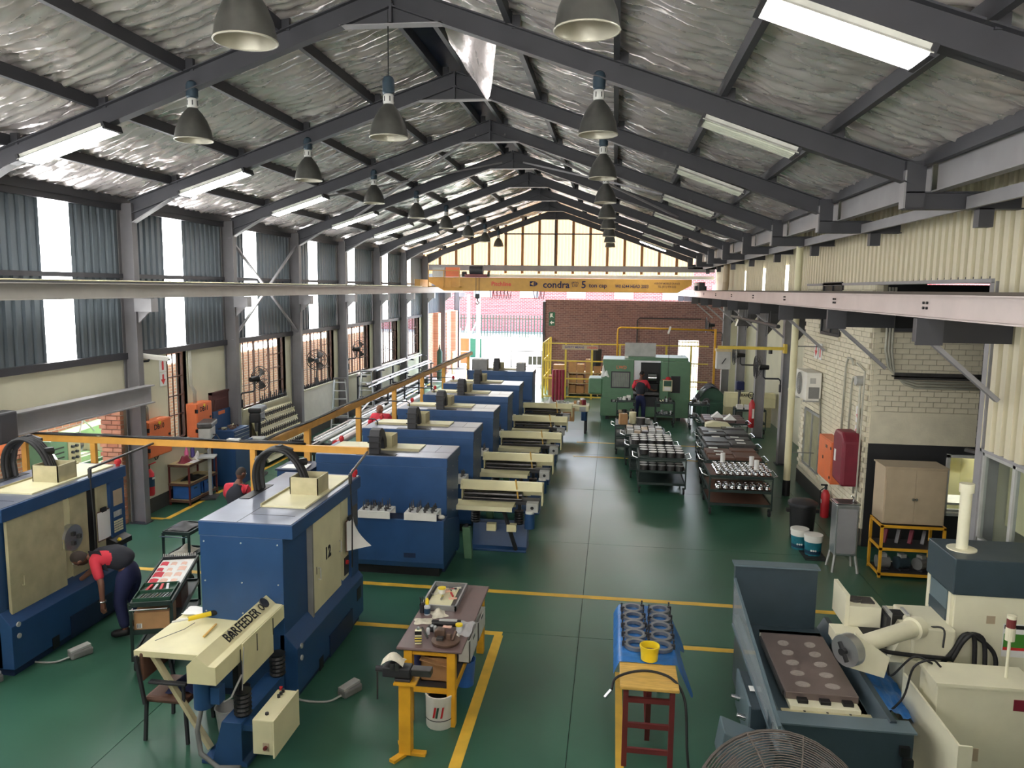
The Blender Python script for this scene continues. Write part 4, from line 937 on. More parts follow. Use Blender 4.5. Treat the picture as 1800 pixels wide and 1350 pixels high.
def clutter(label, x, y, z, w, d, n, ms, nm='parts_pile', cat='parts pile', h=.12):
    t = thing(nm, label, cat, (x, y, z), 0, None)
    for i in range(n):
        a, b, q = RND.uniform(-w / 2 + .05, w / 2 - .05), RND.uniform(-d / 2 + .05, d / 2 - .05), RND.uniform(0, 3.1); s = RND.uniform(.03, .07); hh = RND.uniform(.25, 1) * h
        if i % 3 == 0: o = MB().lathe([(s, 0), (s, hh), (s * .7, hh), (s * .7, hh * .5)], 10, cap=False).build('round_piece', RND.choice(ms), t, smooth='auto')
        elif i % 3 == 1: o = MB().box(-s, s, -s * .6, s * .6, 0, hh).build('block_piece', RND.choice(ms), t, bev=.004)
        else: o = MB().cyl((-s * 1.6, 0, .015), (s * 1.6, 0, .02 + hh * .3), .013, 8).build('rod_piece', RND.choice(ms), t)
        o.location = (a, b, 0); o.rotation_euler = (0, 0, q)
    return t
def cart(label, loc, rz, w, l, h, mid, m='cart_green', group=None, deck=None, low=.22):
    t = thing('steel_cart', label, 'cart', loc, rz, group)
    for x in (0, w):
        for y in (0, l): box('post', m, t, x - .015, x + .015, y - .015, y + .015, .14, h)
    for z in [h] + mid:
        box('deck', deck or m, t, 0, w, 0, l, z - .02, z)
        for a in ((0, w, -.01, .01), (0, w, l - .01, l + .01), (-.01, .01, 0, l), (w - .01, w + .01, 0, l)): box('deck_rim', m, t, *a, z - .03, z + .025)
    for x in (.03, w - .03):
        for y in (.05, l - .05):
            wh = MB().cyl((x - .02, y, .075), (x + .02, y, .075), .075, 14).build('wheel', 'rubber', t, smooth='auto'); MB().cyl((x - .022, y, .075), (x + .022, y, .075), .03, 10).build('hub', 'gunmetal', wh); box('fork', m, t, x - .03, x + .03, y - .02, y + .02, .12, .16)
    MB().tube([(.02, 0, h - .05), (.02, -.12, h - .02), (w - .02, -.12, h - .02), (w - .02, 0, h - .05)], .01, 6).build('push_handle', 'chrome', t)
    return t
CX, CY, CR = -5.55, 8.0, .33
def onc(x, y, z): return (CX + x * math.cos(CR) - y * math.sin(CR), CY + x * math.sin(CR) + y * math.cos(CR), z)
c1 = cart('dark green tool cart with red stained paper beside the bending worker', (CX, CY, 0), CR, .45, 1.6, .84, [.5, .2])
tr = thing('paper_liner', 'red stained paper lining the far half of the green cart', 'paper', onc(.02, .62, .845), CR); box('sheet', 'paper', tr, .0, .41, 0, .88, 0, .004)
for i in range(12): a_, b_ = .01 + .13 * (i % 3), .02 + .21 * (i // 3); k_ = RND.uniform(.5, 1); MB().grid(3, 3, lambda u, v: (a_ + .12 * u * k_, b_ + .18 * v * k_ + .02 * math.sin(4 * u), .006)).build('red_stain', 'skin_pink' if i % 3 else 'shirt_red', tr)
rk = thing('drill_rack', 'row of drill bits along the far end of the green cart', 'drill rack', onc(.0, 1.54, .845), CR); box('rack_block', 'dark', rk, 0, .44, 0, .04, 0, .03); [MB().cyl((.015 + .027 * i, .02, .03), (.015 + .027 * i, .02, .07), .006, 6).build('drill_bit', 'white', rk) for i in range(16)]
gt_ = thing('green_tool_box', 'open dark green tool tray with spanners on the cart', 'tool tray', onc(.01, .05, .845), CR); box('floor', 'green_d', gt_, 0, .42, 0, .5, 0, .01); [box('side', 'green_d', gt_, *a, 0, .05) for a in ((0, .42, 0, .01), (0, .42, .49, .5), (0, .01, 0, .5), (.41, .42, 0, .5), (0, .42, .25, .26))]
for i in range(9): MB().bar((.04 + .04 * i, .04 + .02 * (i % 3), .02), (.08 + .04 * i, .2, .025), .014, .01).build('spanner', 'chrome' if i % 2 else 'gunmetal', gt_)
for i in range(4): MB().bar((.08 + .08 * i, .3, .02), (.12 + .06 * i, .44, .04), .03, .03).build('wrench', 'alu' if i % 2 else 'red', gt_)
bxx = thing('cardboard_box', 'brown cardboard carton with a barcode on the middle shelf of the tool cart', 'box', onc(.02, .03, .502), CR); MB().box(0, .4, 0, .34, 0, .22).build('carton', 'cardboard', bxx, bev=.004); box('barcode', 'paper', bxx, .03, .09, -.0015, 0, .03, .09); [box('barcode_bar', 'black', bxx, .035 + .012 * i, .04 + .012 * i, -.0025, -.0015, .035, .085) for i in range(4)]
bx2 = thing('cardboard_box', 'dark oily carton behind the barcode carton on the tool cart', 'box', onc(.04, .66, .502), CR); box('carton', 'brown', bx2, 0, .38, 0, .4, 0, .2); box('opening', 'black', bx2, .02, .36, .02, .38, .2, .202)
c2 = cart('small green shelf cart with oily parts behind the bending worker', (-6.75, 10.6, 0), 0, .42, .55, .82, [.42], group=None)
rag('black oily rags on the small green shelf cart', -6.55, 10.85, .845, .35, .4, .09, 9.9, 'black'); rag('white oily cloth on the lower deck of the small shelf cart', -6.55, 10.85, .445, .3, .4, .08, 12.9, 'rag')
# foot pedals
for lab, x, y, r in (('grey foot pedal on the floor by lathe twelve', -2.85, 7.95, .5), ('grey foot pedal on the floor by the open left lathe', -6.45, 8.3, .5), ('grey foot pedal at the lower left edge of the photo', -7.0, 7.5, .4)):
    f = thing('foot_pedal', lab, 'foot pedal', (x, y, 0), -r, 'foot pedals'); box('pedal_body', 'grey', f, -.07, .07, -.14, .12, 0, .09, bev=.02); MB().prism([(-.14, .09), (.1, .1), (.1, .13), (-.14, .11)], 'x', -.05, .05).build('treadle', 'grey_lt', f); MB().tube(cat([(0, -.14, .03), (-.05, -.3, .012), (-.3, -.45, .01), (-.6, -.45, .01)]), .012, 6).build('lead', 'grey_lt', f, smooth=True)
# clipboards and papers on the lathes
for lab, x, y, z in (('clipboard with white sheets hanging on the open left lathe', -6.9, 9.45, 1.5), ('curled white papers hanging on lathe twelve', -3.4, 9.5, 1.55)):
    k = thing('clipboard', lab, 'clipboard', (x, y, z)); box('board', 'brown', k, .0, .012, -.12, .13, -.42, 0); MB().grid(6, 6, lambda u, v: (.016 + (.25 * u * (1 - v) ** 2 if 'curled' in lab else .01 * math.sin(u * 3)), -.13 + .26 * u, -.4 + .39 * v)).build('sheet', 'paper', k, smooth=True); box('clip', 'black', k, .0, .03, -.05, .05, -.02, .04)
# ================================================================== SURFACE GRINDER
G = thing('surface_grinder', 'large white and slate surface grinder at the right foreground', 'grinder')
MB().box(1.5, 2.55, 6.62, 8.8, .08, .78).build('bed', 'teal_dk', G, bev=.01)
MB().box(1.72, 2.4, 6.55, 8.6, .7, .8).build('saddle', 'mwhite', G, bev=.008)
box('tray_floor', 'teal_dk', G, 1.55, 2.5, 6.62, 8.75, .78, .8)
MB().prism([(8.69, .8), (8.75, .8), (8.81, 1.5), (8.69, 1.5)], 'x', 1.46, 2.36).build('splash_guard', 'teal_dk', G, bev=.006)
box('guard_top', 'teal', G, 1.44, 2.38, 8.66, 8.83, 1.5, 1.52)
MB().prism([(8.69, .8), (8.69, 1.34), (6.2, 1.02), (6.2, .8)], 'x', 1.455, 1.462).build('clear_guard', 'guard', G)
for (a, b) in (((1.459, 8.69, 1.34), (1.459, 6.2, 1.02)), ((1.459, 8.69, .8), (1.459, 6.2, .8))): MB().bar(a, b, .025, .03).build('guard_frame', 'teal', G)
MB().prism([(1.47, .8), (1.6, .8), (1.52, .92), (1.47, .92)], 'y', 6.2, 8.7).build('tray_side', 'teal', G); MB().prism([(2.4, .8), (2.52, .8), (2.52, .93), (2.47, .93)], 'y', 6.6, 8.75).build('tray_side', 'teal_dk', G)
ck = MB().box(1.68, 2.33, 7.0, 8.25, .85, .92).build('magnetic_chuck', 'chuck', G, bev=.006)
box('chuck_rail', 'gunmetal', ck, 1.66, 1.68, 7.05, 8.2, .86, .9); box('chuck_rail', 'gunmetal', ck, 1.7, 2.3, 8.26, 8.3, .85, .9)
sp_ = MB().lathe([(.0, 0), (.055, 0), (.07, -.0006)], 18).mesh('grinding_mark', 'grindmark')
for i in range(5):
    for j in range(2): link('grinding_mark', sp_, ck, (1.87 + .27 * j, 7.16 + .215 * i, .9215), (0, 0, .3 * i), (1, .8, 1))
for i in range(3): box('clamp', 'black', ck, 1.78 + .2 * i, 1.87 + .2 * i, 6.93, 7.0, .83, .88); box('t_slot', 'black', G, 1.815 + .2 * i, 1.835 + .2 * i, 6.86, 6.9, .76, .815)
box('table_slide', 'mwhite', G, 1.7, 2.32, 6.88, 8.4, .8, .85, bev=.005); box('way_cover', 'creamdirty', G, 1.62, 2.45, 6.6, 6.9, .8, .812)
MB().box(1.45, 2.62, 6.47, 6.62, .1, .9).build('front_cover', 'teal_dk', G, bev=.006); box('front_cover_top', 'teal', G, 1.45, 2.64, 6.46, 6.66, .9, .915)
MB().prism([(1.02, .5), (1.45, .34), (1.5, .62), (1.06, .78)], 'y', 6.45, 6.75).build('side_wing', 'teal', G, bev=.01)
box('operator_box', 'teal_dk', G, 1.36, 1.5, 6.9, 7.62, .42, .78, bev=.01); box('operator_face', 'teal', G, 1.34, 1.36, 6.9, 7.62, .42, .8)
for y in (7.05, 7.4): MB().cyl((1.34, y, .6), (1.26, y, .62), .03, 12, .02).build('handwheel_knob', 'chrome', G, smooth='auto')
for z in (.79, ): box('label_plate', 'paper', G, 1.4, 1.45, 7.2, 7.3, z, z + .003)
# cable chain at the front
for i in range(5): box('chain_link', 'black', G, 2.5 + .02 * i, 2.58 + .02 * i, 6.42 - .03 * i, 6.46 - .03 * i, .72 - .09 * i, .8 - .09 * i)
# column
MB().box(3.45, 4.5, 7.85, 8.45, .0, 1.63).build('column', 'mwhite', G, bev=.008); MB().box(3.42, 4.52, 7.83, 8.5, 1.63, 2.0).build('column_cap', 'teal_dk', G, bev=.01)
box('column_recess', 'teal', G, 3.43, 3.452, 7.98, 8.4, 1.0, 1.62); box('recess_band', 'teal_dk', G, 3.425, 3.43, 7.98, 8.4, 1.3, 1.42)
for y in (7.9, 8.42): box('column_edge', 'mwhite', G, 3.42, 3.45, y - .03, y + .03, .95, 1.63)
box('vent_plate', 'beige', G, 3.76, 3.84, 7.845, 7.85, 1.35, 1.43)
po = thing('safety_poster', 'green red and black safety poster on the grinder column', 'poster', (3.92, 7.842, 1.02)); box('sheet', 'paper', po, 0, .4, 0, .003, 0, .34); box('green_band', 'tint_green', po, .01, .39, -.002, 0, .1, .24); box('red_band', 'sign_red', po, .01, .39, -.002, 0, .07, .1); box('black_band', 'black', po, .01, .39, -.002, 0, .29, .33)
box('neck', 'mwhite', G, 3.05, 3.45, 7.75, 8.35, .95, 1.3, bev=.02); MB().prism([(2.85, .9), (3.1, .9), (3.1, 1.25), (3.0, 1.25)], 'y', 7.8, 8.4).build('neck_slope', 'mwhite', G)
MB().box(2.98, 3.45, 7.75, 8.4, .3, .95).build('knee', 'mwhite', G, bev=.01)
MB().cyl((2.38, 7.3, 1.27), (3.1, 7.78, 1.3), .085, 24).build('spindle_tube', 'mwhite', G, smooth='auto'); MB().cyl((3.02, 7.72, 1.3), (3.1, 7.78, 1.3), .11, 24).build('spindle_collar', 'mwhite', G, smooth='auto')
wh = MB().cyl((2.24, 7.2, 1.26), (2.32, 7.255, 1.263), .15, 28).build('wheel_flange', 'alu', G, smooth='auto')
MB().cyl((2.2, 7.17, 1.26), (2.25, 7.21, 1.26), .035, 12).build('flange_nut', 'black', wh); MB().bar((2.2, 7.24, 1.33), (2.24, 7.12, 1.19), .03, .03).build('flange_bar', 'black', wh)
MB().prism([(2.3, 1.08), (2.62, 1.0), (2.66, 1.2), (2.34, 1.42)], 'y', 7.24, 7.27).build('guard_plate', 'mwhite', G); box('wheel', 'gunmetal', G, 2.55, 2.68, 7.3, 7.4, 1.08, 1.2, bev=.04)
# dressing unit
MB().box(2.52, 2.84, 8.05, 8.35, 1.14, 1.36).build('dresser_box', 'mwhite', G, bev=.006); box('dresser_plate', 'mwhite', G, 2.48, 2.52, 8.05, 8.5, 1.14, 1.48)
MB().cyl((2.62, 8.22, 1.36), (2.62, 8.22, 1.385), .07, 16).build('dresser_cap', 'gunmetal', G); box('dresser_lid', 'gunmetal', G, 2.66, 2.8, 8.14, 8.3, 1.36, 1.375)
MB().box(2.34, 2.62, 7.85, 8.1, 1.02, 1.14).build('dresser_slide', 'mwhite', G, bev=.006); box('dresser_bellows', 'black', G, 2.62, 2.86, 7.9, 8.08, 1.0, 1.14); box('motor_plate', 'dark', G, 2.86, 2.9, 7.95, 8.2, 1.0, 1.3)
mo = box('servo_motor', 'black', G, 2.94, 3.08, 8.05, 8.2, 1.14, 1.3, bev=.01); box('motor_flange', 'grey_lt', mo, 2.9, 2.94, 8.03, 8.22, 1.12, 1.32); box('motor_flange', 'grey_lt', mo, 3.08, 3.11, 8.03, 8.22, 1.12, 1.32)
box('pedestal', 'teal', G, 2.4, 2.8, 7.9, 8.2, .5, 1.02)
# hoses
for i, pts in enumerate(([(2.4, 7.8, 1.0), (2.55, 7.75, 1.12), (2.8, 7.7, 1.05), (3.4, 7.7, 1.02)], [(3.45, 7.8, 1.02), (3.55, 7.75, 1.25), (3.7, 7.75, 1.22), (3.72, 7.7, .9)], [(3.4, 7.7, 1.0), (3.5, 7.7, 1.22), (3.6, 7.72, 1.25), (3.62, 7.7, .9)], [(3.3, 7.72, .92), (3.42, 7.72, 1.1), (3.55, 7.75, 1.27), (3.8, 7.74, 1.1), (3.82, 7.7, .8)])):
    cu = cat(pts)
    MB().tube(cu, .022, 8).build('hose', 'cable', G, smooth=True)
# electric cabinet in front
MB().box(2.92, 3.75, 6.82, 7.2, .1, 1.18).build('electric_cabinet', 'mwhite', G, bev=.006); box('cabinet_lid', 'mwhite', G, 2.9, 3.77, 6.8, 7.22, 1.18, 1.21)
box('cabinet_door', 'mwhite', G, 2.84, 2.86, 6.2, 7.38, .28, 1.0); box('door_return', 'mwhite', G, 2.84, 2.95, 6.18, 6.2, .28, 1.0)
box('cabinet_handle', 'black', G, 3.02, 3.08, 6.78, 6.82, .62, .7); box('lock_plate', 'beige', G, 3.24, 3.3, 6.815, 6.82, .5, .62); box('name_plate', 'red_dark', G, 3.55, 3.72, 6.812, 6.82, 1.0, 1.1)
box('sloped_cover', 'mwhite', G, 2.6, 2.86, 6.3, 7.5, .2, .3)
bcn = MB().cyl((3.56, 7.0, 1.21), (3.56, 7.0, 1.56), .014, 8).build('signal_pole', 'mwhite', G)
MB().cyl((3.56, 7.0, 1.56), (3.56, 7.0, 1.68), .04, 14).build('signal_base', 'mwhite', bcn); MB().cyl((3.56, 7.0, 1.68), (3.56, 7.0, 1.76), .038, 14).build('signal_lamp', 'maroon', bcn); MB().cyl((3.56, 7.0, 1.76), (3.56, 7.0, 1.79), .038, 14).build('signal_top', 'mwhite', bcn)
for pts in ([(3.05, 7.1, 1.22), (2.95, 7.05, 1.3), (2.8, 7.05, 1.22), (2.75, 7.1, .9), (2.6, 7.1, .7)], [(3.0, 7.15, 1.22), (2.85, 7.2, 1.25), (2.7, 7.3, 1.0), (2.66, 7.3, 1.18)], [(3.12, 8.1, 1.2), (3.2, 7.9, 1.25), (3.28, 7.65, 1.35), (3.25, 7.55, 1.2)]): MB().tube(cat(pts), .01, 6).build('thin_cable', 'cable', G, smooth=True)
vp = thing('vent_pipe', 'upright white vent pipe with round base plate on the grinder cabinet', 'pipe', (3.61, 8.16, 2.0)); MB().lathe([(.055, .01), (.055, .6), (.07, .6), (.07, .69)], 20).build('pipe', 'mwhite', vp, smooth='auto'); MB().lathe([(.14, 0), (.14, .012)], 24).build('flange', 'mwhite', vp)
tp = MB().grid(20, 24, lambda u, v: (2.53 + .43 * u, 7.05 + 1.15 * v, .84 + .05 * noise.noise((u * 5, v * 5, 1)) - .2 * u + .03 * noise.noise((u * 13, v * 13, 2)))).build('blue_tarp', 'tarp', smooth=True); tag(tp, 'crumpled blue plastic tarp behind the grinder table', 'tarp')
# ================================================================== FOREGROUND FAN
FN = thing('floor_fan', 'large rusty wire cage fan at the bottom edge of the photo', 'fan', (.68, 2.72, 2.62))
FN.rotation_euler = (math.radians(52), 0, math.radians(4))
R0 = .345
def rng(r, z, th, n=40): return MB().tube([(r * math.cos(2 * PI * i / n), r * math.sin(2 * PI * i / n), z) for i in range(n)], th, 5, True)
for i in range(34):
    r = .05 + (R0 - .05) * i / 33; z = .1 * math.sqrt(max(0, 1 - (r / (R0 * 1.02)) ** 2))
    rng(r, z, .0023).build('cage_ring', 'cage', FN, smooth=True)
    if i % 5 == 0: rng(r, -z * .9, .0026).build('cage_ring', 'cage', FN, smooth=True)
rng(R0, 0, .007).build('cage_rim', 'cage', FN, smooth=True)
for a in range(10):
    t = a * PI / 5; MB().tube([(r * math.cos(t), r * math.sin(t), .1 * math.sqrt(max(0, 1 - (r / (R0 * 1.02)) ** 2)) + .004) for r in (.04, .12, .2, .28, R0)], .0035, 5).build('cage_spoke', 'cage', FN)
for a in range(3):
    t = a * 2.094 + .5
    MB().grid(6, 4, lambda u, v: ((lambda r, th: (r * math.cos(th), r * math.sin(th), -.03 + .06 * v))(.07 + .23 * u, t + (v - .5) * (.5 + .5 * u)))).build('blade', 'gunmetal', FN, smooth=True)
MB().cyl((0, 0, -.2), (0, 0, .03), .07, 16).build('motor', 'dark', FN, smooth='auto'); MB().cyl((0, 0, .07), (0, 0, .1), .05, 16).build('badge', 'gunmetal', FN)
MB().tube([(0, 0, -.18), (0, -.25, -.5)], .025, 8).build('fan_arm', 'dark', FN)
# ================================================================== RIGHT WALL THINGS
CB = thing('steel_cupboard', 'beige two door steel cupboard on top of the yellow rack', 'cupboard', (4.4, 12.75, .9))
MB().box(0, .94, .0, .5, 0, .92).build('body', 'beige', CB, bev=.006)
for i in (0, 1):
    d = box('door', 'beige', CB, .015 + .46 * i, .465 + .46 * i, -.012, 0, .02, .9, bev=.004); MB().lathe([(.02, 0), (.026, .015), (.02, .03)], 12).build('knob', 'chrome', d); k_ = d.children[0]; k_.location = (.44 + .05 * i, -.012, .42); k_.rotation_euler = (PI / 2, 0, 0)
box('top', 'beige', CB, -.02, .96, -.02, .52, .92, .94)
YR = thing('yellow_rack', 'yellow angle steel rack full of motors and parts', 'rack', (4.4, 12.7, 0))
for x in (0, .95):
    for y in (.02, .55): box('post', 'yellow_bench', YR, x - .02, x + .02, y - .02, y + .02, 0, .88)
for z in (.06, .48, .86):
    box('shelf', 'dark', YR, 0, .95, .02, .55, z, z + .015); [box('shelf_rail', 'yellow_bench', YR, *a, z - .02, z + .025) for a in ((0, .95, 0, .02), (-.02, 0, 0, .57), (.95, .97, 0, .57))]
for i in range(3):
    e = thing('electric_motor', 'grey electric motor on the lowest shelf of the yellow rack, %s from the left' % ORD[i], 'motor', (4.52 + .3 * i, 12.95, .08), .3 * i, 'motors on the yellow rack')
    MB().cyl((-.1, 0, .12), (.1, 0, .12), .1, 14).build('housing', ['grey', 'teal_dk', 'grey'][i], e, smooth='auto'); MB().cyl((.1, 0, .12), (.15, 0, .12), .02, 8).build('shaft', 'chrome', e); box('foot', 'dark', e, -.08, .08, -.09, .09, 0, .03); box('terminal_box', 'grey_lt', e, -.05, .05, -.05, .05, .2, .26)
for i in range(4):
    e = tag(MB().bar((0, 0, .03), (.05, .05, .25), .06, .05).build('metal_fitting', ['red_dark', 'gunmetal', 'red_dark', 'gunmetal'][i], bev=.006), ['leaning dark steel fitting on the middle rack shelf', 'grey clamp on the middle rack shelf', 'dark red casting on the middle rack shelf', 'grey casting at the right of the middle rack shelf'][(1, 0, 2, 3)[i]], 'fitting', 'fittings on the yellow rack'); e.location = (4.5 + .2 * i, 12.9, .5)
DF = thing('drinking_fountain', 'stainless steel drinking fountain with splayed legs by the brick corner', 'drinking fountain', (3.72, 12.85, 0))
MB().box(0, .36, 0, .3, .28, 1.14).build('cabinet', 'alu', DF, bev=.012); box('basin_rim', 'chrome', DF, -.01, .37, -.01, .31, 1.14, 1.17, bev=.006); box('basin', 'gunmetal', DF, .03, .33, .03, .27, 1.171, 1.173)
MB().tube([(.3, .15, 1.17), (.3, .15, 1.24), (.26, .15, 1.26)], .012, 8).build('tap', 'chrome', DF)
box('front_panel', 'steel_lt', DF, .03, .33, -.004, 0, .32, 1.08)
for x, y in ((.02, .02), (.34, .02), (.02, .28), (.34, .28)): MB().bar((x, y, .3), (x + (.04 if x > .1 else -.04), y + (.05 if y > .1 else -.05), 0), .03, .03).build('leg', 'grey_lt', DF)
BN = thing('rubbish_bin', 'black lidded rubbish bin against the white brick wall', 'bin', (3.62, 14.62, 0))
MB().lathe([(.2, 0), (.24, .62), (.26, .63), (.26, .66)], 24).build('body', 'black', BN, smooth='auto'); MB().lathe([(.27, .66), (.27, .69), (.2, .73), (.02, .75)], 24).build('lid', 'dark', BN, smooth='auto'); [box('handle', 'black', BN, a - .03, a + .03, -.05, .05, .5, .56) for a in (-.26, .26)]
for lab, x, y in (('white and teal paint bucket, the nearer of two by the bin', 3.6, 13.68), ('white and teal paint bucket, the farther of two by the bin', 3.44, 14.0)):
    p = thing('paint_bucket', lab, 'bucket', (x, y, 0), 0, 'paint buckets'); MB().lathe([(.13, 0), (.15, .3)], 24).build('body', 'teal_lab', p, smooth='auto'); MB().lathe([(.152, .25), (.155, .32), (.16, .32), (.16, .37), (.02, .38)], 24).build('lid', 'white', p, smooth='auto'); MB().lathe([(.1375, .04), (.1405, .1)], 24, cap=False).build('label_band', 'navy_lab', p)
    for a in (-2.0, -1.75, -1.5): MB().cyl((.139 * math.cos(a), .139 * math.sin(a), .11), (.148 * math.cos(a), .148 * math.sin(a), .11), .016, 10).build('label_dot', 'white', p)
gr = thing('floor_grating', 'dark drain grating set in the floor below the paint buckets', 'grating', (3.4, 13.35, 0)); [box('slat', 'dark', gr, .0, .38, .06 * i, .06 * i + .02, .002, .012) for i in range(14)]
OB = thing('orange_panel_box', 'orange electrical panel box on the white brick wall', 'electrical box', (4.3, 15.4, .86)); MB().box(0, .24, 0, .95, 0, .84).build('body', 'orange', OB, bev=.006); box('door', 'orange', OB, -.012, 0, .02, .93, .02, .82, bev=.004); [box('hinge', 'black', OB, -.02, -.012, .02, .08, z, z + .05) for z in (.1, .68)]; box('lock', 'black', OB, -.02, -.012, .55, .6, .4, .46); box('name_plate', 'brown', OB, -.016, -.012, .3, .42, .66, .72)
RB = thing('hose_reel_cover', 'dark red fabric covered hose reel on the white brick wall', 'hose reel', (4.22, 14.45, 1.05)); MB().prism([(0, 0), (.62, .04), (.66, .9), (.55, 1.0), (.15, 1.0), (.0, .85)], 'x', 0, .32).build('cover', 'red_dark', RB, bev=.05); box('label_patch', 'paper', RB, -.004, 0, .42, .52, .4, .62)
FE = thing('fire_extinguisher', 'red fire extinguisher standing below the orange box on the right', 'fire extinguisher', (4.42, 16.1, 0)); MB().lathe([(.08, 0), (.085, .02), (.085, .48), (.05, .56), (.025, .58)], 18).build('cylinder', 'red', FE, smooth='auto'); MB().cyl((0, 0, .58), (0, 0, .66), .025, 10).build('valve', 'dark', FE); box('handle', 'black', FE, -.1, .03, -.015, .015, .66, .69); MB().tube([(-.02, 0, .62), (-.11, 0, .55), (-.1, 0, .2)], .012, 6).build('hose', 'black', FE); box('label_patch', 'white', FE, -.087, -.083, -.05, .05, .3, .38)
AC = thing('air_conditioner', 'outdoor air conditioner unit on a bracket on the white brick wall', 'air conditioner', (4.2, 17.3, 2.24)); MB().box(0, .32, 0, .95, 0, .62).build('casing', 'white', AC, bev=.01)
MB().cyl((-.005, .62, .32), (.01, .62, .32), .25, 28).build('fan_grille', 'grey', AC); [MB().tube([(-.008, .62 + r * math.cos(t * PI / 10), .32 + r * math.sin(t * PI / 10)) for t in range(20)], .004, 4, True).build('grille_ring', 'grey_lt', AC) for r in (.06, .11, .16, .21, .25)]
box('side_cover', 'grey', AC, .06, .28, -.01, 0, .05, .3); box('name_plate', 'grey_lt', AC, .08, .2, -.006, 0, .38, .5)
for y in (.12, .8): box('bracket_arm', 'grey_lt', AC, -.02, .36, y - .02, y + .02, -.04, 0); MB().tube([(.3, .05, .1), (.3, -.1, -.1), (.33, -.12, -.8)], .02, 6).build('drain_pipe', 'conduit', AC)
DP = thing('downpipe', 'tall cream downpipe with black foot near the brick wall', 'pipe', (4.0, 17.72, 0)); MB().lathe([(.075, .35), (.075, 5.9)], 18).build('pipe', 'cream', DP, smooth='auto'); MB().lathe([(.085, 0), (.085, .36)], 18).build('foot', 'black', DP, smooth='auto'); [MB().lathe([(.082, z), (.082, z + .06)], 18).build('joint', 'cream', DP, smooth='auto') for z in (2.4, 4.4)]; [MB().tube([(0, 0, z), (.55, 0, z)], .012, 6).build('strap', 'grey', DP) for z in (1.0, 3.4)]
DP2 = thing('downpipe', 'far cream downpipe bending at the right wall under the crane', 'pipe', (4.3, 31.0, 4.0)); MB().lathe([(.12, .9), (.12, 2.0)], 14).build('pipe', 'beige', DP2, smooth='auto'); MB().tube([(0, 0, .95), (-.02, 0, .6), (.15, 0, .3), (.3, 0, .25)], .12, 12).build('elbow', 'beige', DP2, smooth=True)
# conduits on brick wall
cd = thing('conduit_run', 'grey conduit loop with round junction on the white brick wall', 'conduit'); MB().tube([(4.5, 15.6, 1.7), (4.5, 15.55, 3.2), (4.5, 15.45, 3.35), (4.5, 15.2, 3.35), (4.5, 15.1, 3.25)], .022, 8).build('conduit', 'conduit', cd, smooth=True); MB().tube([(4.5, 15.15, 1.7), (4.5, 15.12, 2.9), (4.5, 15.05, 3.02), (4.5, 14.7, 3.02), (4.5, 14.62, 2.9), (4.5, 14.62, .9)], .02, 8).build('conduit', 'conduit', cd, smooth=True); MB().cyl((4.42, 14.66, 3.0), (4.55, 14.66, 3.0), .09, 16).build('junction', 'grey_lt', cd, smooth='auto'); MB().tube([(4.5, 14.45, .8), (4.5, 14.42, 3.2), (4.5, 14.9, 3.3)], .015, 6).build('conduit', 'conduit', cd)
cr = thing('cable_bundle', 'thick grey cables curving down into a cable tray in the recess', 'cables'); [MB().tube([(4.75 + d, 14.2, 4.7), (4.75 + d, 14.2, 3.6), (4.82 + d, 14.2, 3.3 - d), (5.0 + d, 14.2, 3.12 - d), (5.3, 14.2, 3.05 - d), (7.1, 14.2, 3.05 - d)], .022, 8).build('cable', 'conduit', cr, smooth=True) for d in (0, .05, .1)]; box('cable_tray', 'gunmetal', cr, 4.9, 7.1, 14.12, 14.26, 3.14, 3.16); box('tray_lip', 'gunmetal', cr, 4.9, 7.1, 14.12, 14.13, 3.1, 3.22)
hc = thing('hanging_chain', 'black chain hanging with a wall lamp batten in the recess', 'chain', (6.1, 13.6, 2.0)); [MB().tube([(0, 0, z), (.0, 0, z + .1)], .012 + .004 * (i % 2), 5).build('chain_link', 'black', hc) for i, z in enumerate([.0 + .1 * j for j in range(20)])]; MB().bar((-.12, .1, -.02), (.6, -.5, -.12), .1, .05).build('batten', 'gunmetal', hc)
# wall signs
def sign(name, label, m, x, y, z, w, h, rot, deco):
    s = thing(name, label, 'sign', (x, y, z), rot, 'safety signs'); box('plate', m, s, -w / 2, w / 2, -.003, .003, -h / 2, h / 2); deco(s, w, h)
def arrow(s, w, h, m='sign_red'):
    MB().prism([(-.35 * w, 0), (-.12 * w, 0), (-.12 * w, .35 * h), (.12 * w, .35 * h), (.12 * w, 0), (.35 * w, 0), (0, -.38 * h)], 'y', -.005, -.003).build('arrow', m, s)
def ext(s, w, h): MB().prism([(-.14 * w, -.36 * h), (.14 * w, -.36 * h), (.14 * w, .2 * h), (.05 * w, .36 * h), (-.2 * w, .36 * h), (-.05 * w, .28 * h), (-.14 * w, .2 * h)], 'y', -.005, -.003).build('pictogram', 'sign_red', s)
def disc(s, w, h): MB().cyl((0, -.005, 0), (0, -.003, 0), .36 * w, 20).build('target', 'sign_red', s); MB().cyl((0, -.006, 0), (0, -.005, 0), .2 * w, 16).build('target_ring', 'paper', s); MB().cyl((0, -.007, 0), (0, -.006, 0), .12 * w, 16).build('target_dot', 'sign_red', s)
sign('arrow_sign', 'white sign with red down arrow above the red hose reel cover', 'paper', 4.53, 14.75, 2.36, .22, .3, -PI / 2, arrow)
sign('hose_reel_sign', 'white sign with red round target above the red hose reel cover', 'paper', 4.53, 14.75, 2.02, .22, .26, -PI / 2, disc)
sign('arrow_sign', 'small red arrow sign high on the white brick wall', 'paper', 4.53, 17.95, 3.3, .3, .36, -PI / 2, arrow)
sign('extinguisher_sign', 'small red extinguisher sign high on the white brick wall', 'paper', 4.53, 17.6, 3.3, .26, .36, -PI / 2, ext)
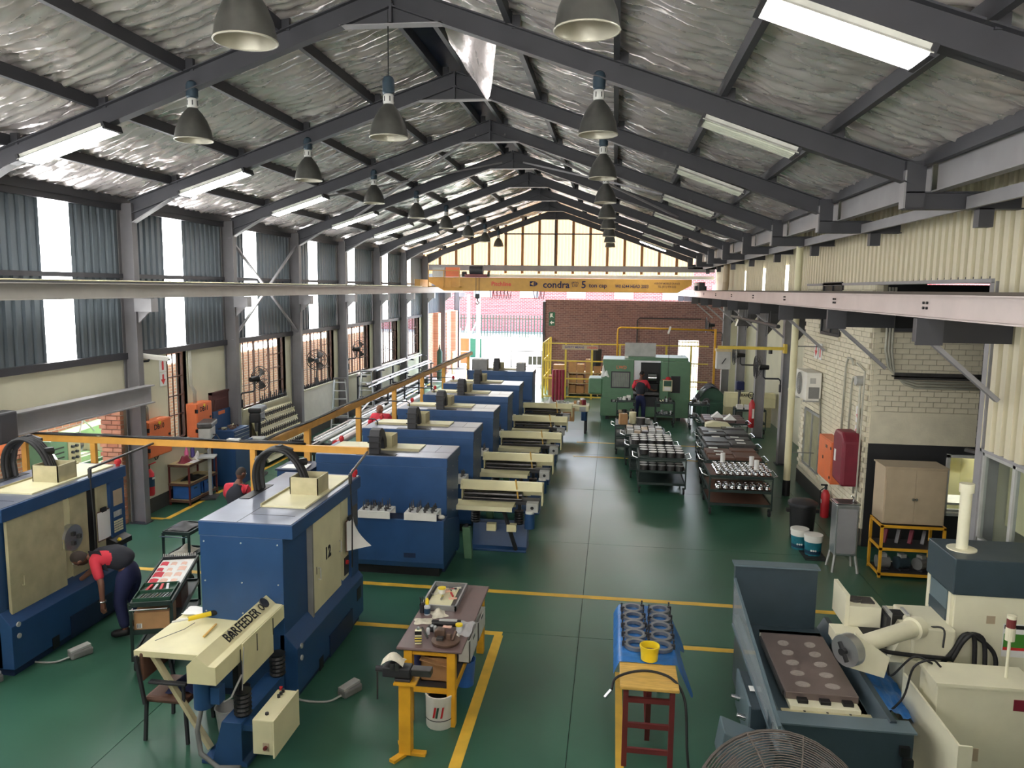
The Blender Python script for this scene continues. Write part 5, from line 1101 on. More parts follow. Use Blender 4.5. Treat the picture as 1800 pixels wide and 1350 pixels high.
sign('extinguisher_sign', 'white sign with red extinguisher picture by the left column', 'paper', -9.14, 14.6, 2.95, .24, .28, PI / 2, ext)
sign('arrow_sign', 'white sign with red down arrow by the left column', 'paper', -9.14, 14.6, 2.66, .24, .28, PI / 2, arrow)
def run(s, w, h): MB().prism([(-.3 * w, .3 * h), (.1 * w, .35 * h), (.05 * w, -.05 * h), (.35 * w, -.35 * h), (-.05 * w, -.2 * h), (-.35 * w, -.35 * h)], 'y', -.005, -.003).build('pictogram', 'paper', s)
def larr(s, w, h): MB().prism([(-.35 * w, 0), (0, .3 * h), (0, .1 * h), (.35 * w, .1 * h), (.35 * w, -.1 * h), (0, -.1 * h), (0, -.3 * h)], 'y', -.005, -.003).build('arrow', 'paper', s)
sign('exit_sign', 'green running man exit sign on the end brick wall', 'sign_green', -2.88, 36.28, 3.35, .28, .3, 0, run)
sign('exit_sign', 'green left arrow exit sign on the end brick wall', 'sign_green', -2.88, 36.28, 3.02, .28, .3, 0, larr)
# ================================================================== CARTS WITH PARTS IN THE AISLE
def side_handles(t, w, l, h):
    for s, x in ((-1, 0), (1, w)):
        MB().tube([(x, .2, h - .05), (x + s * .13, .2, h + .0), (x + s * .13, .72, h + .0), (x, .72, h - .05)], .012, 6).build('side_handle', 'chrome', t)
LC = [(.66, 17.3), (.5, 18.7), (.4, 20.05), (.15, 21.4)]
for i, (x, y) in enumerate(LC):
    c = cart('dark steel cart of parts, %s in the left line of the aisle' % ORD[i], (x, y, 0), 0, 1.05, 1.12, .82, [.52, .24], group='carts in the left line'); side_handles(c, 1.05, 1.12, .82)
bowl = MB().lathe([(.082, 0), (.095, .02), (.097, .12), (.092, .125)], 16).mesh('part_body', 'gunmetal'); topm = MB().lathe([(.0, .126), (.093, .126)], 16, cap=False).mesh('white_top', 'paper')
def part(label, x, y, z, grp, s=1.):
    t = thing('machined_part', label, 'metal part', (x, y, z), 0, grp, (s, s, s)); link('part_body', bowl, t); link('white_top', topm, t)
for j in range(4):
    for i in range(5):
        if j == 0 and i == 0: continue
        part('dark round part with a white top on the top deck of the nearest left cart', .78 + .2 * i, 17.45 + .26 * j, .822, 'round parts on the nearest cart top')
for j in range(2):
    for i in range(5): part('dark round part with a white top on the middle deck of the nearest left cart', .78 + .2 * i, 17.42 + .24 * j, .522, 'round parts on the nearest cart middle deck')
blk = MB().box(-.08, .08, -.09, .09, 0, .12).mesh('metal_block', 'grey_lt'); blk2 = MB().box(-.08, .08, -.09, .09, 0, .1).mesh('metal_block', 'gunmetal'); blk3 = MB().box(-.08, .08, -.1, .1, 0, .1).mesh('metal_block', 'beige')
for j in range(4):
    for i in range(5): part('dark round part with a pale top on the second left cart', .62 + .2 * i, 18.85 + .24 * j, .822, 'round parts on the second left cart')
for j in range(4):
    for i in range(5):
        o = link('metal_block', RND.choice((blk, blk2, blk3)), None, (.52 + .19 * i, 20.2 + .24 * j, .822), (0, 0, RND.uniform(-.1, .1))); tag(o, 'mixed grey and beige block on the third left cart', 'metal block', 'blocks on the third left cart')
def carton(label, x, y, z, w, d, h, rz=0, m='cardboard', grp='cartons in the store'):
    t = thing('cardboard_carton', label, 'carton', (x, y, z), rz, grp); MB().box(-w / 2, w / 2, -d / 2, d / 2, 0, h).build('carton', m, t); box('tape', 'ply', t, -.025, .025, -d / 2 - .001, d / 2 + .001, h, h + .001); box('flap_line', 'brown', t, -w / 2, w / 2, -.003, .003, h, h + .0012)
carton('open brown carton standing on the farthest left cart', .35, 21.7, .822, .22, .2, .3, .2, 'cardboard', 'goods on the farthest left cart')
for i, (x, y, r, h, m) in enumerate(((.62, 21.9, .1, .32, 'cream'), (.85, 21.7, .12, .2, 'gunmetal'), (1.05, 21.95, .07, .14, 'grey_lt'), (.7, 22.2, .09, .12, 'alu'))):
    o = MB().lathe([(r, 0), (r, h)], 16).build('metal_cylinder', m, smooth='auto'); o.location = (x, y, .822); tag(o, ['tall cream roll on the farthest left cart', 'dark short cylinder on the farthest left cart', 'small pale cylinder at the right of the farthest left cart', 'low steel cylinder at the back of the farthest left cart'][i], 'cylinder', 'goods on the farthest left cart')
RCt = [(2.06, 15.85), (2.16, 17.3), (2.28, 18.75), (2.36, 20.2), (2.62, 22.3)]
for i, (x, y) in enumerate(RCt):
    c = cart('dark steel cart of parts, %s in the right line of the aisle' % ORD[i], (x, y, 0), 0, 1.25, 1.2, .82, [.52, .24], group='carts in the right line', deck='brown' if i == 0 else None); side_handles(c, 1.25, 1.2, .82)
cup = MB().lathe([(.045, 0), (.055, .02), (.055, .05), (.04, .06), (.04, .1), (.05, .11)], 12, cap=False).mesh('shiny_cup', 'chrome')
for m in (cup,): m.shade_smooth()
for j in range(6):
    for i in range(9):
        o = link('chrome_fitting', cup, None, (2.25 + .125 * i + RND.uniform(-.01, .01), 15.98 + .15 * j, .822), (0, 0, i)); tag(o, 'shiny chrome cup fitting on the top deck of the nearest right cart', 'chrome fitting', 'chrome fittings on the nearest right cart')
for j in range(2):
    for i in range(8):
        o = link('chrome_fitting', cup, None, (2.25 + .14 * i, 15.95 + .16 * j, .522), (0, 0, i), (1.1, 1.1, 1.2)); tag(o, 'shiny chrome cup fitting on the middle deck of the nearest right cart', 'chrome fitting', 'chrome fittings on the middle deck')
for i, (x, y) in enumerate(((2.42, 16.7), (2.98, 16.45), (3.02, 16.1))):
    o = MB().lathe([(.05, 0), (.05, .2), (.02, .2), (.02, .1)], 14, cap=False).build('paper_roll', 'paper', smooth='auto'); o.location = (x, y, .935); tag(o, ['white roll at the back left of the chrome fittings', 'white roll at the right of the chrome fittings', 'white roll in front among the chrome fittings'][i], 'roll', 'white rolls')
for ci, (x, y) in enumerate(RCt[1:4]):
    for j in range(3):
        for i in range(2):
            o = MB().box(-.28, .28, -.17, .17, 0, .07 + .02 * ((i + j) % 2)).build('metal_slab', 'brown' if ci == 0 else 'gunmetal', bev=.006); o.location = (x + .34 + .58 * i, y + .22 + .37 * j, .822); o.rotation_euler = (0, 0, RND.uniform(-.03, .03)); tag(o, 'flat dark steel slab on the %s right cart' % ORD[ci + 1], 'metal slab', 'slabs on the right carts')
            if RND.random() < .75:
                q = MB().box(-.1, .1, -.05, .05, 0, .012).build('paper_note', 'paper'); q.location = (o.location.x + RND.uniform(-.1, .1), o.location.y, .822 + .1); tag(q, 'small white paper slip lying on the slabs of the %s right cart' % ORD[ci + 1], 'paper', 'paper slips on the right carts')
o = MB().prism([(0, 0), (.7, 0), (.7, .06), (.6, .16), (.2, .2), (0, .14)], 'y', 0, .3).build('foam_block', 'cream', bev=.02); o.location = (2.6, 21.35, .83); tag(o, 'cream foam block on the fourth right cart', 'foam block')
for j in range(3):
    for i in range(4):
        o = MB().box(-.13, .13, -.15, .15, 0, .1).build('metal_block', 'brownlam', bev=.006); o.location = (2.82 + .29 * i, 22.5 + .36 * j, .822); tag(o, 'brownish steel block with a pale top on the farthest right cart', 'metal block', 'blocks on the farthest right cart')
for i, (x, y) in enumerate(((3.1, 22.85), (3.4, 22.45))):
    o = MB().prism([(-.18, 0), (.18, 0), (0, .16)], 'y', -.12, .12).build('folded_paper', 'paper'); o.location = (x, y, .925); tag(o, ['folded white paper tent at the back of the farthest right cart', 'folded white paper tent at the front of the farthest right cart'][i], 'paper', 'folded papers')
# small tool carts by the green machine
for i, (x, y, lab) in enumerate(((.2, 26.1, 'left of the standing worker'), (1.5, 26.0, 'right of the standing worker'), (2.6, 25.7, 'at the right end of the green machine'))):
    cart('small dark tool cart ' + lab, (x, y, 0), 0, .62, .5, .85, [.42], group='tool carts by the green machine')
    clutter('pile of tools and rags on the cart ' + lab, x + .31, y + .25, .823 if False else .852, .58, .46, 16, [['white', 'alu', 'dark', 'paper'], ['alu', 'chrome', 'gunmetal', 'cream'], ['alu', 'chrome', 'gunmetal']][i], 'tool_pile', 'tools', .16); clutter('parts on the lower deck of the cart ' + lab, x + .31, y + .25, .422, .58, .46, 12, [['beige', 'alu', 'dark'], ['alu', 'chrome'], ['brownlam', 'alu']][i], 'tool_pile', 'tools', .16)
# ================================================================== GREEN MACHINE
GM = thing('turning_centre', 'large green turning centre at the end of the aisle', 'lathe', (-.33, 27.4, 0))
MB().box(0, 1.1, 0, 1.5, .75, 2.14).build('headstock_cover', 'green_m', GM, bev=.02); MB().box(2.05, 3.06, 0, 1.5, .75, 2.1).build('tail_cover', 'green_m', GM, bev=.02)
MB().box(1.1, 2.05, .5, 1.5, .75, 2.14).build('rear_cover', 'grey', GM); box('roof', 'green_m', GM, .9, 3.0, .25, 1.5, 2.1, 2.22)
MB().box(-.05, 3.06, -.08, 1.5, .12, .78).build('bed', 'green_m', GM, bev=.015); box('bed_gap', 'dark', GM, 1.1, 2.05, -.1, .0, .5, .9)
MB().box(-.5, 0, .2, 1.2, .85, 1.42).build('drive_cover', 'green_m', GM, bev=.05)
w1 = MB().box(.3, .98, -.012, 0, 1.12, 1.72).build('window_frame', 'dark', GM, bev=.06); box('window_glass', 'grey', w1, .34, .94, -.02, -.012, 1.16, 1.68); [box('window_line', 'green_lt', w1, .36 + .06 * i, .365 + .06 * i, -.022, -.02, 1.18, 1.66) for i in range(10)]
w2 = MB().box(2.4, 2.72, -.012, 0, 1.0, 1.6).build('window_frame', 'dark', GM, bev=.05); box('window_glass', 'black', w2, 2.43, 2.69, -.02, -.012, 1.03, 1.57)
box('work_bay', 'black', GM, 1.35, 2.05, .46, .5, 1.25, 2.05); box('bay_panel', 'alu', GM, 1.1, 1.35, .3, .34, .9, 2.1); box('bay_light', 'alu', GM, 1.12, 2.05, .4, .45, 2.02, 2.1)
MB().cyl((1.6, .2, 1.5), (1.9, .2, 1.5), .16, 18).build('chuck', 'chrome', GM, smooth='auto'); box('turret', 'black', GM, 1.55, 2.0, .1, .45, .98, 1.3, bev=.05); box('carriage', 'gunmetal', GM, 1.35, 2.0, .0, .4, .9, 1.0); box('way', 'chrome', GM, 1.15, 2.0, -.1, -.06, .86, .9)
sl = MB().box(2.0, 2.3, -.35, -.1, .78, 1.45).build('control_stand', 'green_m', GM, bev=.02); MB().box(2.1, 2.42, -.4, -.3, 1.1, 1.5).build('screen_box', 'cream', sl, bev=.01); box('screen', 'green_d', sl, 2.13, 2.39, -.405, -.4, 1.28, 1.47); box('keypad', 'paper', sl, 2.15, 2.37, -.405, -.4, 1.13, 1.25)
text('lettering', 'LWD', .16, (.66, -.004, 1.86), FY, 'orange', GM, .002); box('model_plate', 'black', GM, .32, .8, -.09, -.08, .62, .72); text('lettering', 'ST 25 NC', .09, (.56, -.092, .67), FY, 'paper', GM, .001)
for x in (.2, 1.0, 1.9, 2.7): box('levelling_foot', 'black', GM, x - .06, x + .06, -.05, .05, 0, .14)
for i, x in enumerate((1.05, 1.6)): tt = MB().cyl((x, .7, 2.22), (x, 1.1, 2.22), .28, 20).build('extractor_drum', 'white', GM, smooth='auto'); MB().box(x - .28, x + .28, .69, .7, 2.22, 2.7).build('extractor_face', 'grey_lt', tt)
rag('white rag hanging on the corner of the green machine', .0 - .25, 27.38, 1.5, .3, .1, .35, 3.9, 'paper', nm='white_cloth')
rc_ = thing('red_cap', 'red cap on top of the green machine screen', 'cap', (1.95, 27.05, 1.502)); MB().lathe([(.1, 0), (.1, .05), (.06, .1), (.0, .11)], 14).build('crown', 'red', rc_, smooth='auto'); box('peak', 'red', rc_, -.2, -.06, -.07, .07, .0, .015)
hk = thing('hoist_cable', 'thin black cable with a white hook hanging beside the green machine', 'cable', (1.95, 27.2, 1.6)); MB().tube([(0, 0, 0), (0, 0, 1.5)], .008, 5).build('cable', 'cable', hk); MB().bar((-.05, 0, 1.5), (.02, 0, 1.75), .08, .06).build('hook_block', 'white', hk)
# old green and black machine to its right
OM = thing('old_drive_unit', 'old dark green drive unit under a black cover right of the green machine', 'machine', (2.95, 27.2, 0))
MB().box(0, 1.0, 0, 1.1, 0, .75).build('base', 'green_d', OM, bev=.02); MB().cyl((.55, .1, .8), (.55, 1.0, .8), .42, 24).build('drum', 'green_d', OM, smooth='auto'); MB().grid(14, 10, lambda u, v: (.05 + 1.0 * u, .0 + 1.1 * v, .78 + .5 * math.sin(u * PI) + .06 * noise.noise((u * 4, v * 4, 2)))).build('black_cover', 'cloth_dark', OM, smooth=True); MB().cyl((.35, -.02, .75), (.35, .1, .75), .12, 16).build('pulley', 'gunmetal', OM); box('guard', 'green_d', OM, .2, .7, -.08, .1, .3, .62)
# second bar feeder machine at right, grinder post
B2 = thing('bar_feeder', 'long cream bar feeder lettered BARFEEDER behind the right columns', 'bar feeder', (3.85, 26.6, 0)); MB().box(0, 1.65, 0, .5, .68, 1.02).build('cabinet', 'cream2', B2, bev=.01); MB().prism([(0, 1.02), (.5, 1.02), (.4, 1.16), (.06, 1.16)], 'x', 0, 1.65).build('hood', 'cream2', B2); box('pedestal', 'creamdirty', B2, 0, .3, .1, .45, 0, .68); box('pedestal', 'creamdirty', B2, 1.2, 1.55, .1, .45, 0, .68); tx = text('brand_lettering', 'BARFEEDER', .13, (.85, .02, 1.09), (PI / 2 - .4, 0, 0), 'black', B2, .002); [box('slot', 'black', B2, x - .012, x + .012, -.004, 0, .8, .95) for x in (.5, 1.15)]
wb_ = cart('grey steel side table with boxes behind the right columns', (4.0, 25.3, 0), 0, .95, .5, .78, [.35]); 
for i, (x, m) in enumerate(((4.15, 'white'), (4.4, 'paper'), (4.75, 'red_dark'))): o = MB().box(-.1, .1, -.1, .1, 0, .14).build('parts_box', m, bev=.004); o.location = (x, 25.5, .36 if i == 2 else .79); tag(o, ['white carton at the left of the grey side table', 'white carton at the middle of the grey side table', 'dark red box on the lower deck of the grey side table'][i], 'box', 'boxes on the side table')
DPR = thing('drill_press', 'dark bench drill press in front of the right rear column', 'drill press', (4.15, 25.6, .79)); box('base', 'dark', DPR, -.15, .15, -.15, .2, 0, .04); MB().cyl((0, .12, .04), (0, .12, .9), .035, 10).build('pillar', 'gunmetal', DPR); box('head', 'cloth_navy', DPR, -.12, .12, -.15, .2, .62, .9, bev=.03); MB().cyl((0, -.05, .4), (0, -.05, .62), .03, 10).build('chuck', 'dark', DPR)
FE2 = thing('fire_extinguisher', 'tall red fire extinguisher on the grey column right of the carts', 'fire extinguisher', (4.38, 24.6, .35)); MB().lathe([(.08, 0), (.09, .03), (.09, .75), (.03, .88)], 16).build('cylinder', 'red', FE2, smooth='auto'); MB().cyl((0, 0, .88), (0, 0, .95), .03, 8).build('valve', 'dark', FE2); MB().tube([(-.05 + .08 * math.cos(t), -.02, 1.02 + .1 * math.sin(t)) for t in [i * .6 for i in range(11)]], .012, 6).build('hose', 'black', FE2); box('label_patch', 'white', FE2, .0, .06, -.092, -.088, .3, .6)
# wall fans on the right
def wall_fan(label, loc, rz, tilt=0.15, arm=1):
    t = thing('cage_fan', label, 'fan', loc, rz, 'wall mounted cage fans')
    R = .3
    for i in range(6):
        r = .05 + .25 * i / 5; MB().tube([(r * math.cos(2 * PI * k / 24), -.06 + .02 * math.cos(r * 5), r * math.sin(2 * PI * k / 24)) for k in range(24)], .011 if i == 5 else .006, 4, True).build('cage_ring', 'dark', t)
        if i % 2: MB().tube([(r * math.cos(2 * PI * k / 24), .07, r * math.sin(2 * PI * k / 24)) for k in range(24)], .003, 4, True).build('cage_ring', 'dark', t)
    for k in range(8): a = k * PI / 4; MB().tube([(.04 * math.cos(a), -.06, .04 * math.sin(a)), (.3 * math.cos(a), -.02, .3 * math.sin(a)), (.1 * math.cos(a), .08, .1 * math.sin(a))], .006, 4).build('cage_spoke', 'dark', t)
    for k in range(3):
        a = k * 2.094; MB().grid(4, 3, lambda u, v: ((.05 + .22 * u) * math.cos(a + (v - .5) * .8), .03 * (v - .5), (.05 + .22 * u) * math.sin(a + (v - .5) * .8))).build('blade', 'gunmetal', t, smooth=True)
    MB().cyl((0, .03, 0), (0, .28, 0), .08, 12, .06).build('motor', 'black', t, smooth='auto')
    MB().tube([(0, .15, -.05), (0, .15, -.25), (0, .2, -.3), (0, .55, -.3), (0, .6, -.36), (0, .6, -.55)], .022, 6).build('fan_arm', 'dark', t, smooth=True)
    box('wall_plate', 'dark', t, -.05, .05, .57, .63, -.65, -.45)
    return t
wf = wall_fan('black cage wall fan above the first tool rack on the left wall', (-8.68, F(2) + .74, 2.3), PI - .35)
for i, (x, y, z, r, lab) in enumerate(((-8.68, F(3) + .74, 2.42, PI + .35, 'black cage wall fan at the second large window on the left wall'), (-8.68, F(4) + .74, 2.45, PI - .35, 'black cage wall fan at the third large window on the left wall'), (3.84, F(4), 2.6, -PI / 2, 'black cage wall fan on the right column facing the aisle'), (3.84, F(3), 2.6, -PI / 2, 'dark cage wall fan behind the nearest right column'), (3.84, F(6), 3.2, -PI / 2, 'pale cage wall fan high at the far right corner'))): copy_tree(wf, (x, y, z), r, lab)
eb = thing('jib_crane', 'yellow jib boom with a grey hoist box on the nearest right column', 'jib crane', (0, F(3) - .2, 0)); box('boom', 'yellow_fence', eb, 2.75, 4.5, -.04, .04, 3.08, 3.16); MB().box(2.72, 3.08, -.15, .15, 2.55, 3.02).build('hoist_box', 'grey_lt', eb, bev=.01); box('hoist_cover', 'ply', eb, 2.7, 3.1, -.17, .17, 3.02, 3.08); MB().bar((2.85, -.17, 2.7), (2.95, -.17, 2.85), .03, .02).build('lever', 'dark', eb); box('column_clamp', 'yellow_fence', eb, 4.43, 4.5, -.1, .12, 3.0, 3.24); MB().lathe([(.05, 0), (.05, .1)], 8, (4.1, 0, 2.98)).build('trolley', 'dark', eb)
lf = thing('light_fitting', 'grey box lamp hanging from a pipe at the far right', 'lamp', (4.05, 26.3, 3.45)); MB().prism([(0, 0), (.5, 0), (.42, .26), (.08, .26)], 'y', 0, .3).build('housing', 'gunmetal', lf); MB().tube([(.25, .15, .26), (.25, .15, .7)], .012, 6).build('stem', 'dark', lf)
jb = thing('jib_beam', 'dark horizontal pipe below the right crane rail', 'pipe', (0, 0, 0)); MB().tube([(4.0, 27.0, 3.75), (4.0, 19.5, 3.75)], .05, 8).build('pipe', 'dark', jb); [MB().tube([(4.0, y, 3.75), (4.0, y, 4.1)], .015, 5).build('hanger', 'dark', jb) for y in (20.5, 23.5, 26.5)]
yp = thing('air_pipe', 'yellow air pipe with a drop in front of the brick end wall', 'pipe'); MB().tube([(4.0, 31.1, 3.05), (.3, 31.1, 3.1), (.2, 31.1, 3.05), (.18, 31.1, 2.9), (.18, 31.1, 1.4)], .035, 8).build('pipe', 'yellow_bench', yp, smooth=True); MB().tube([(4.0, 36.2, 3.3), (1.2, 36.2, 3.3), (1.1, 36.2, 3.2), (1.1, 36.2, 2.0)], .03, 6).build('wall_conduit', 'dark', yp); box('post', 'yellow_bench', yp, 3.96, 4.04, 31.06, 31.14, 0, 3.1)
og = tag(MB().box(5.3, 5.6, 20.3, 21.5, 1.7, 2.9).build('orange_cabinet', 'orange', bev=.01), 'orange cabinet on the wall behind the nearest right column', 'cabinet')
gnd = tag(MB().box(4.9, 5.5, 19.4, 20.4, 0, 2.4).build('green_locker', 'green_d', bev=.02), 'dark green locker behind the cream downpipe', 'locker')
# ================================================================== CRANE
K = thing('overhead_crane', 'yellow five ton overhead crane spanning the hall', 'crane', (0, 34.3, 0))
MB().prism([(-7.6, 4.46), (2.7, 4.48), (3.3, 4.82), (3.3, 5.06), (-8.3, 5.06), (-8.3, 4.85)], 'y', -.2, .2).build('girder', 'crane_yellow', K, bev=.01)
for x in (-8.6, 3.64): e = MB().box(x - .12, x + .12, -1.1, 1.1, 4.62, 4.95).build('end_carriage', 'crane_yellow' if x < 0 else 'dark', K, bev=.01); [MB().cyl((x - .06, y, 4.72), (x + .06, y, 4.72), .12, 14).build('rail_wheel', 'dark', e) for y in (-.85, .85)]
box('drive_motor', 'dark', K, 3.4, 3.9, -.5, -.25, 4.6, 4.8, bev=.03)
box('walkway', 'crane_yellow', K, -8.2, -6.8, -.7, -.2, 4.62, 4.66)
for x in (-8.2, -7.5, -6.8): box('guard_post', 'crane_yellow', K, x - .02, x + .02, -.7, -.66, 4.62, 5.35)
for z in (5.0, 5.33): box('guard_rail', 'crane_yellow', K, -8.2, -6.8, -.7, -.66, z, z + .035)
box('orange_box', 'orange', K, -7.5, -6.9, -.3, -.05, 5.08, 5.5); box('switch_cabinet', 'grey_lt', K, -8.1, -7.55, -.3, -.05, 5.08, 5.48)
ho = MB().box(-6.6, -5.6, -.5, .2, 5.07, 5.2).build('hoist_carriage', 'maroon', K, bev=.01); MB().cyl((-6.4, -.3, 5.38), (-5.8, -.3, 5.38), .2, 16).build('hoist_drum', 'dark', ho, smooth='auto'); MB().cyl((-6.75, -.3, 5.2), (-6.55, -.3, 5.2), .12, 12).build('hoist_motor', 'dark', ho); MB().cyl((-5.6, -.3, 5.2), (-5.5, -.3, 5.2), .1, 12).build('brake', 'gunmetal', ho)
hb_ = MB().box(-6.15, -5.95, -.4, -.2, 4.12, 4.34).build('hook_block', 'dark', K, bev=.05)
for x in (-6.12, -5.98): MB().tube([(x, -.3, 4.3), (x, -.3, 5.2)], .012, 5).build('hoist_rope', 'dark', K)
MB().tube([(-6.05, -.3, 4.12), (-6.05, -.3, 4.02), (-5.97, -.3, 3.94), (-6.05, -.3, 3.86), (-6.13, -.3, 3.92)], .03, 8).build('hook', 'maroon', hb_, smooth=True)
for i in range(9): x = -5.5 + .16 * i + (1.0 if i > 5 else 0); MB().tube([(x, -.25, 4.5), (x + .05, -.25, 4.15), (x + .11, -.25, 4.12), (x + .16, -.25, 4.48)], .015, 5).build('festoon_cable', 'red_dark' if i % 3 == 0 else 'dark', K)
text('lettering', 'Pitchline', .26, (-5.0, -.212, 4.78), FY, 'sign_red', K, .003)
lg = MB().box(-3.72, -3.5, -.212, -.205, 4.7, 4.92).build('logo_mark', 'cloth_navy', K); MB().prism([(-3.48, 4.7), (-3.36, 4.81), (-3.48, 4.92)], 'y', -.212, -.205).build('logo_point', 'cloth_navy', K); MB().prism([(-3.7, 4.81), (-3.55, 4.72), (-3.55, 4.9)], 'y', -.216, -.212).build('logo_cut', 'crane_yellow', lg)
text('lettering', 'condra', .42, (-2.55, -.212, 4.77), FY, 'cloth_navy', K, .003); text('lettering', '(PTY)', .13, (-1.72, -.212, 4.86), FY, 'cloth_navy', K, .002); text('lettering', 'LTD', .13, (-1.72, -.212, 4.74), FY, 'cloth_navy', K, .002); text('lettering', '5', .44, (-1.34, -.212, 4.78), FY, 'cloth_navy', K, .003); text('lettering', 'ton cap', .26, (-.72, -.212, 4.76), FY, 'cloth_navy', K, .003)
text('lettering', 'W0 6244 HEAD 2003', .2, (.75, -.212, 4.74), FY, 'cloth_navy', K, .002, sx=.8); text('lettering', 'ARROW MOBILE CRANES', .12, (2.25, -.212, 4.88), FY, 'brown', K, .002, sx=.8); text('lettering', 'TEL (011) 974 0222', .12, (2.25, -.212, 4.74), FY, 'brown', K, .002, sx=.8)
# ================================================================== YELLOW FENCE AND STORE
FC = thing('mesh_fence', 'yellow post and rail fence around the carton store', 'fence', (0, 32.2, 0))
for x in (-2.9, -1.95, -.85, .3, 1.2, 2.2, 3.2): box('post', 'yellow_fence', FC, x - .04, x + .04, -.03, .03, 0, 2.35)
for z in (.08, .85, 1.6, 2.33): box('rail', 'yellow_fence', FC, -2.9, 3.9, -.02, .02, z - .025, z + .025)
for y in (1.3, 2.6, 3.9): box('post', 'yellow_fence', FC, -2.94, -2.86, y - .03, y + .03, 0, 2.35)
for z in (.85, 1.6, 2.33): box('rail', 'yellow_fence', FC, -2.92, -2.88, 0, 3.9, z - .02, z + .02)
sg = thing('fence_sign', 'long pale sign with blue and red lettering on the yellow fence', 'sign', (-1.35, 32.15, 2.18)); box('board', 'beige', sg, -.75, .75, 0, .02, -.1, .1); text('lettering', 'SAFETY MEANS', .12, (-.24, -.003, 0), FY, 'purple', sg, .001); text('lettering', 'ORDERS', .12, (.5, -.003, 0), FY, 'sign_red', sg, .001)
SH = thing('storage_shelf', 'low cardboard filled shelf behind the yellow fence', 'shelf', (-1.9, 33.2, 0)); [box('shelf_board', 'ply', SH, 0, 2.6, 0, .9, z - .03, z) for z in (.1, .55, 1.0)]; [box('post', 'ply', SH, x, x + .05, 0, .9, 0, 1.0) for x in (0, 1.27, 2.55)]
n = 0
for z in (.1, .55, 1.0):
    for i in range(7):
        w_ = RND.uniform(.26, .36); h_ = RND.uniform(.28, .4) if z < .9 else RND.uniform(.2, .6)
        carton('brown carton on the %s level of the store shelf, %s from the left' % (['lowest', 'middle', 'top'][int(z / .44)], ORD[i]), -1.72 + .36 * i, 33.5, z + .002, w_, .4, h_, RND.uniform(-.06, .06)); n += 1
for i, (x, y, z, w_, h_) in enumerate(((-2.5, 32.9, 0, .4, .9), (-2.3, 33.6, 0, .5, 1.3), (.1, 31.2, .9, .6, .25), (.1, 31.2, 1.15, .55, .22), (.1, 31.2, .0, .7, .9), (.75, 32.9, .1, .5, 1.2))): carton(['tall brown carton by the left fence post', 'tall stack carton behind the left fence post', 'flat carton on the pile beside the green machine', 'topmost flat carton beside the green machine', 'large carton at the bottom of the pile beside the green machine', 'tall carton behind the green machine'][i], x, y, z, w_, .45, h_)
cr_ = thing('rolled_sheets', 'upright dark crimson rolls beside the farthest bar feeder', 'rolls', (-2.35, 30.9, 0)); [MB().lathe([(.06, 0), (.06, 1.35)], 12, (.13 * i, .05 * (i % 2), 0)).build('roll', 'crimson', cr_, smooth='auto') for i in range(4)]
gb = tag(MB().lathe([(.22, 0), (.25, .7)], 12, cap=False).build('dark_bag', 'dark'), 'dark plastic sack hanging behind the fence', 'sack'); gb.location = (-.7, 33.0, 1.35)
# farthest bar feeder table with clutter
T5 = thing('parts_table', 'cream parts table loaded with boxes beyond the bar feeders', 'table', (-2.3, 24.3, 0)); MB().box(0, 1.6, 0, .7, .72, .9).build('top', 'cream', T5, bev=.01); [box('leg', 'dark', T5, x - .04, x + .04, y - .04, y + .04, 0, .72) for x in (.1, 1.5) for y in (.1, .6)]; MB().cyl((1.45, -.05, .72), (1.45, -.05, .45), .09, 12).build('motor', 'blue', T5); box('end_block', 'grey_lt', T5, 1.3, 1.5, -.02, 0, .74, .88)
rag('white crumpled bag at the left of the parts table', -2.0, 24.65, .905, .36, .4, .2, 11., 'paper', nm='paper_bag')
clutter('heap of silver parts on the parts table', -1.55, 24.65, .902, .45, .5, 16, ['alu', 'chrome', 'grey_lt']); clutter('heap of brown and red parts at the right of the parts table', -1.0, 24.65, .902, .45, .5, 18, ['cardboard', 'red_dark', 'paper', 'alu'], h=.2)
for i in (0, 1): carton(['left brown carton in front of the parts table', 'right brown carton in front of the parts table'][i], -1.75 + .42 * i, 24.1, .45, .36, .25, .4)
# ================================================================== ORANGE CABLE RAILS
NR = thing('cable_rail', 'orange cable rail on posts crossing behind the two foreground lathes', 'rail', (0, 10.5, 0))
box('rail', 'orange_rail', NR, -9.6, -3.45, -.03, .03, 2.2, 2.3, bev=.004)
for x in (-8.9, -7.75, -5.2): box('post', 'orange_rail', NR, x - .04, x + .04, -.03, .03, 0, 2.2)
for d, r in ((.0, .018), (.03, .012), (-.03, .01)): MB().tube([(-9.6 + .4 * i, d, 2.32 + .012 * math.sin(i * 1.7 + d * 50)) for i in range(14)], r, 6).build('cable', 'cable', NR, smooth=True)
box('plug_block', 'grey_lt', NR, -5.6, -5.4, -.03, .05, 2.3, 2.35, bev=.01)
LRl = thing('cable_rail', 'long orange cable rail receding behind the lathe row', 'rail', (-5.1, 0, 0))
box('rail', 'orange_rail', LRl, -.04, .04, 10.55, 27.5, 2.18, 2.29, bev=.004)
for y in (12.28, 14.93, 17.51, 20.19, 22.87, 26.86): box('post', 'orange_rail', LRl, -.05, .05, y - .04, y + .04, 0, 2.2)
for d, r in ((0, .018), (.03, .012)): MB().tube([(d - .01, 10.6 + .6 * i, 2.31 + .012 * math.sin(i * 1.3)) for i in range(29)], r, 6).build('cable', 'cable', LRl, smooth=True)
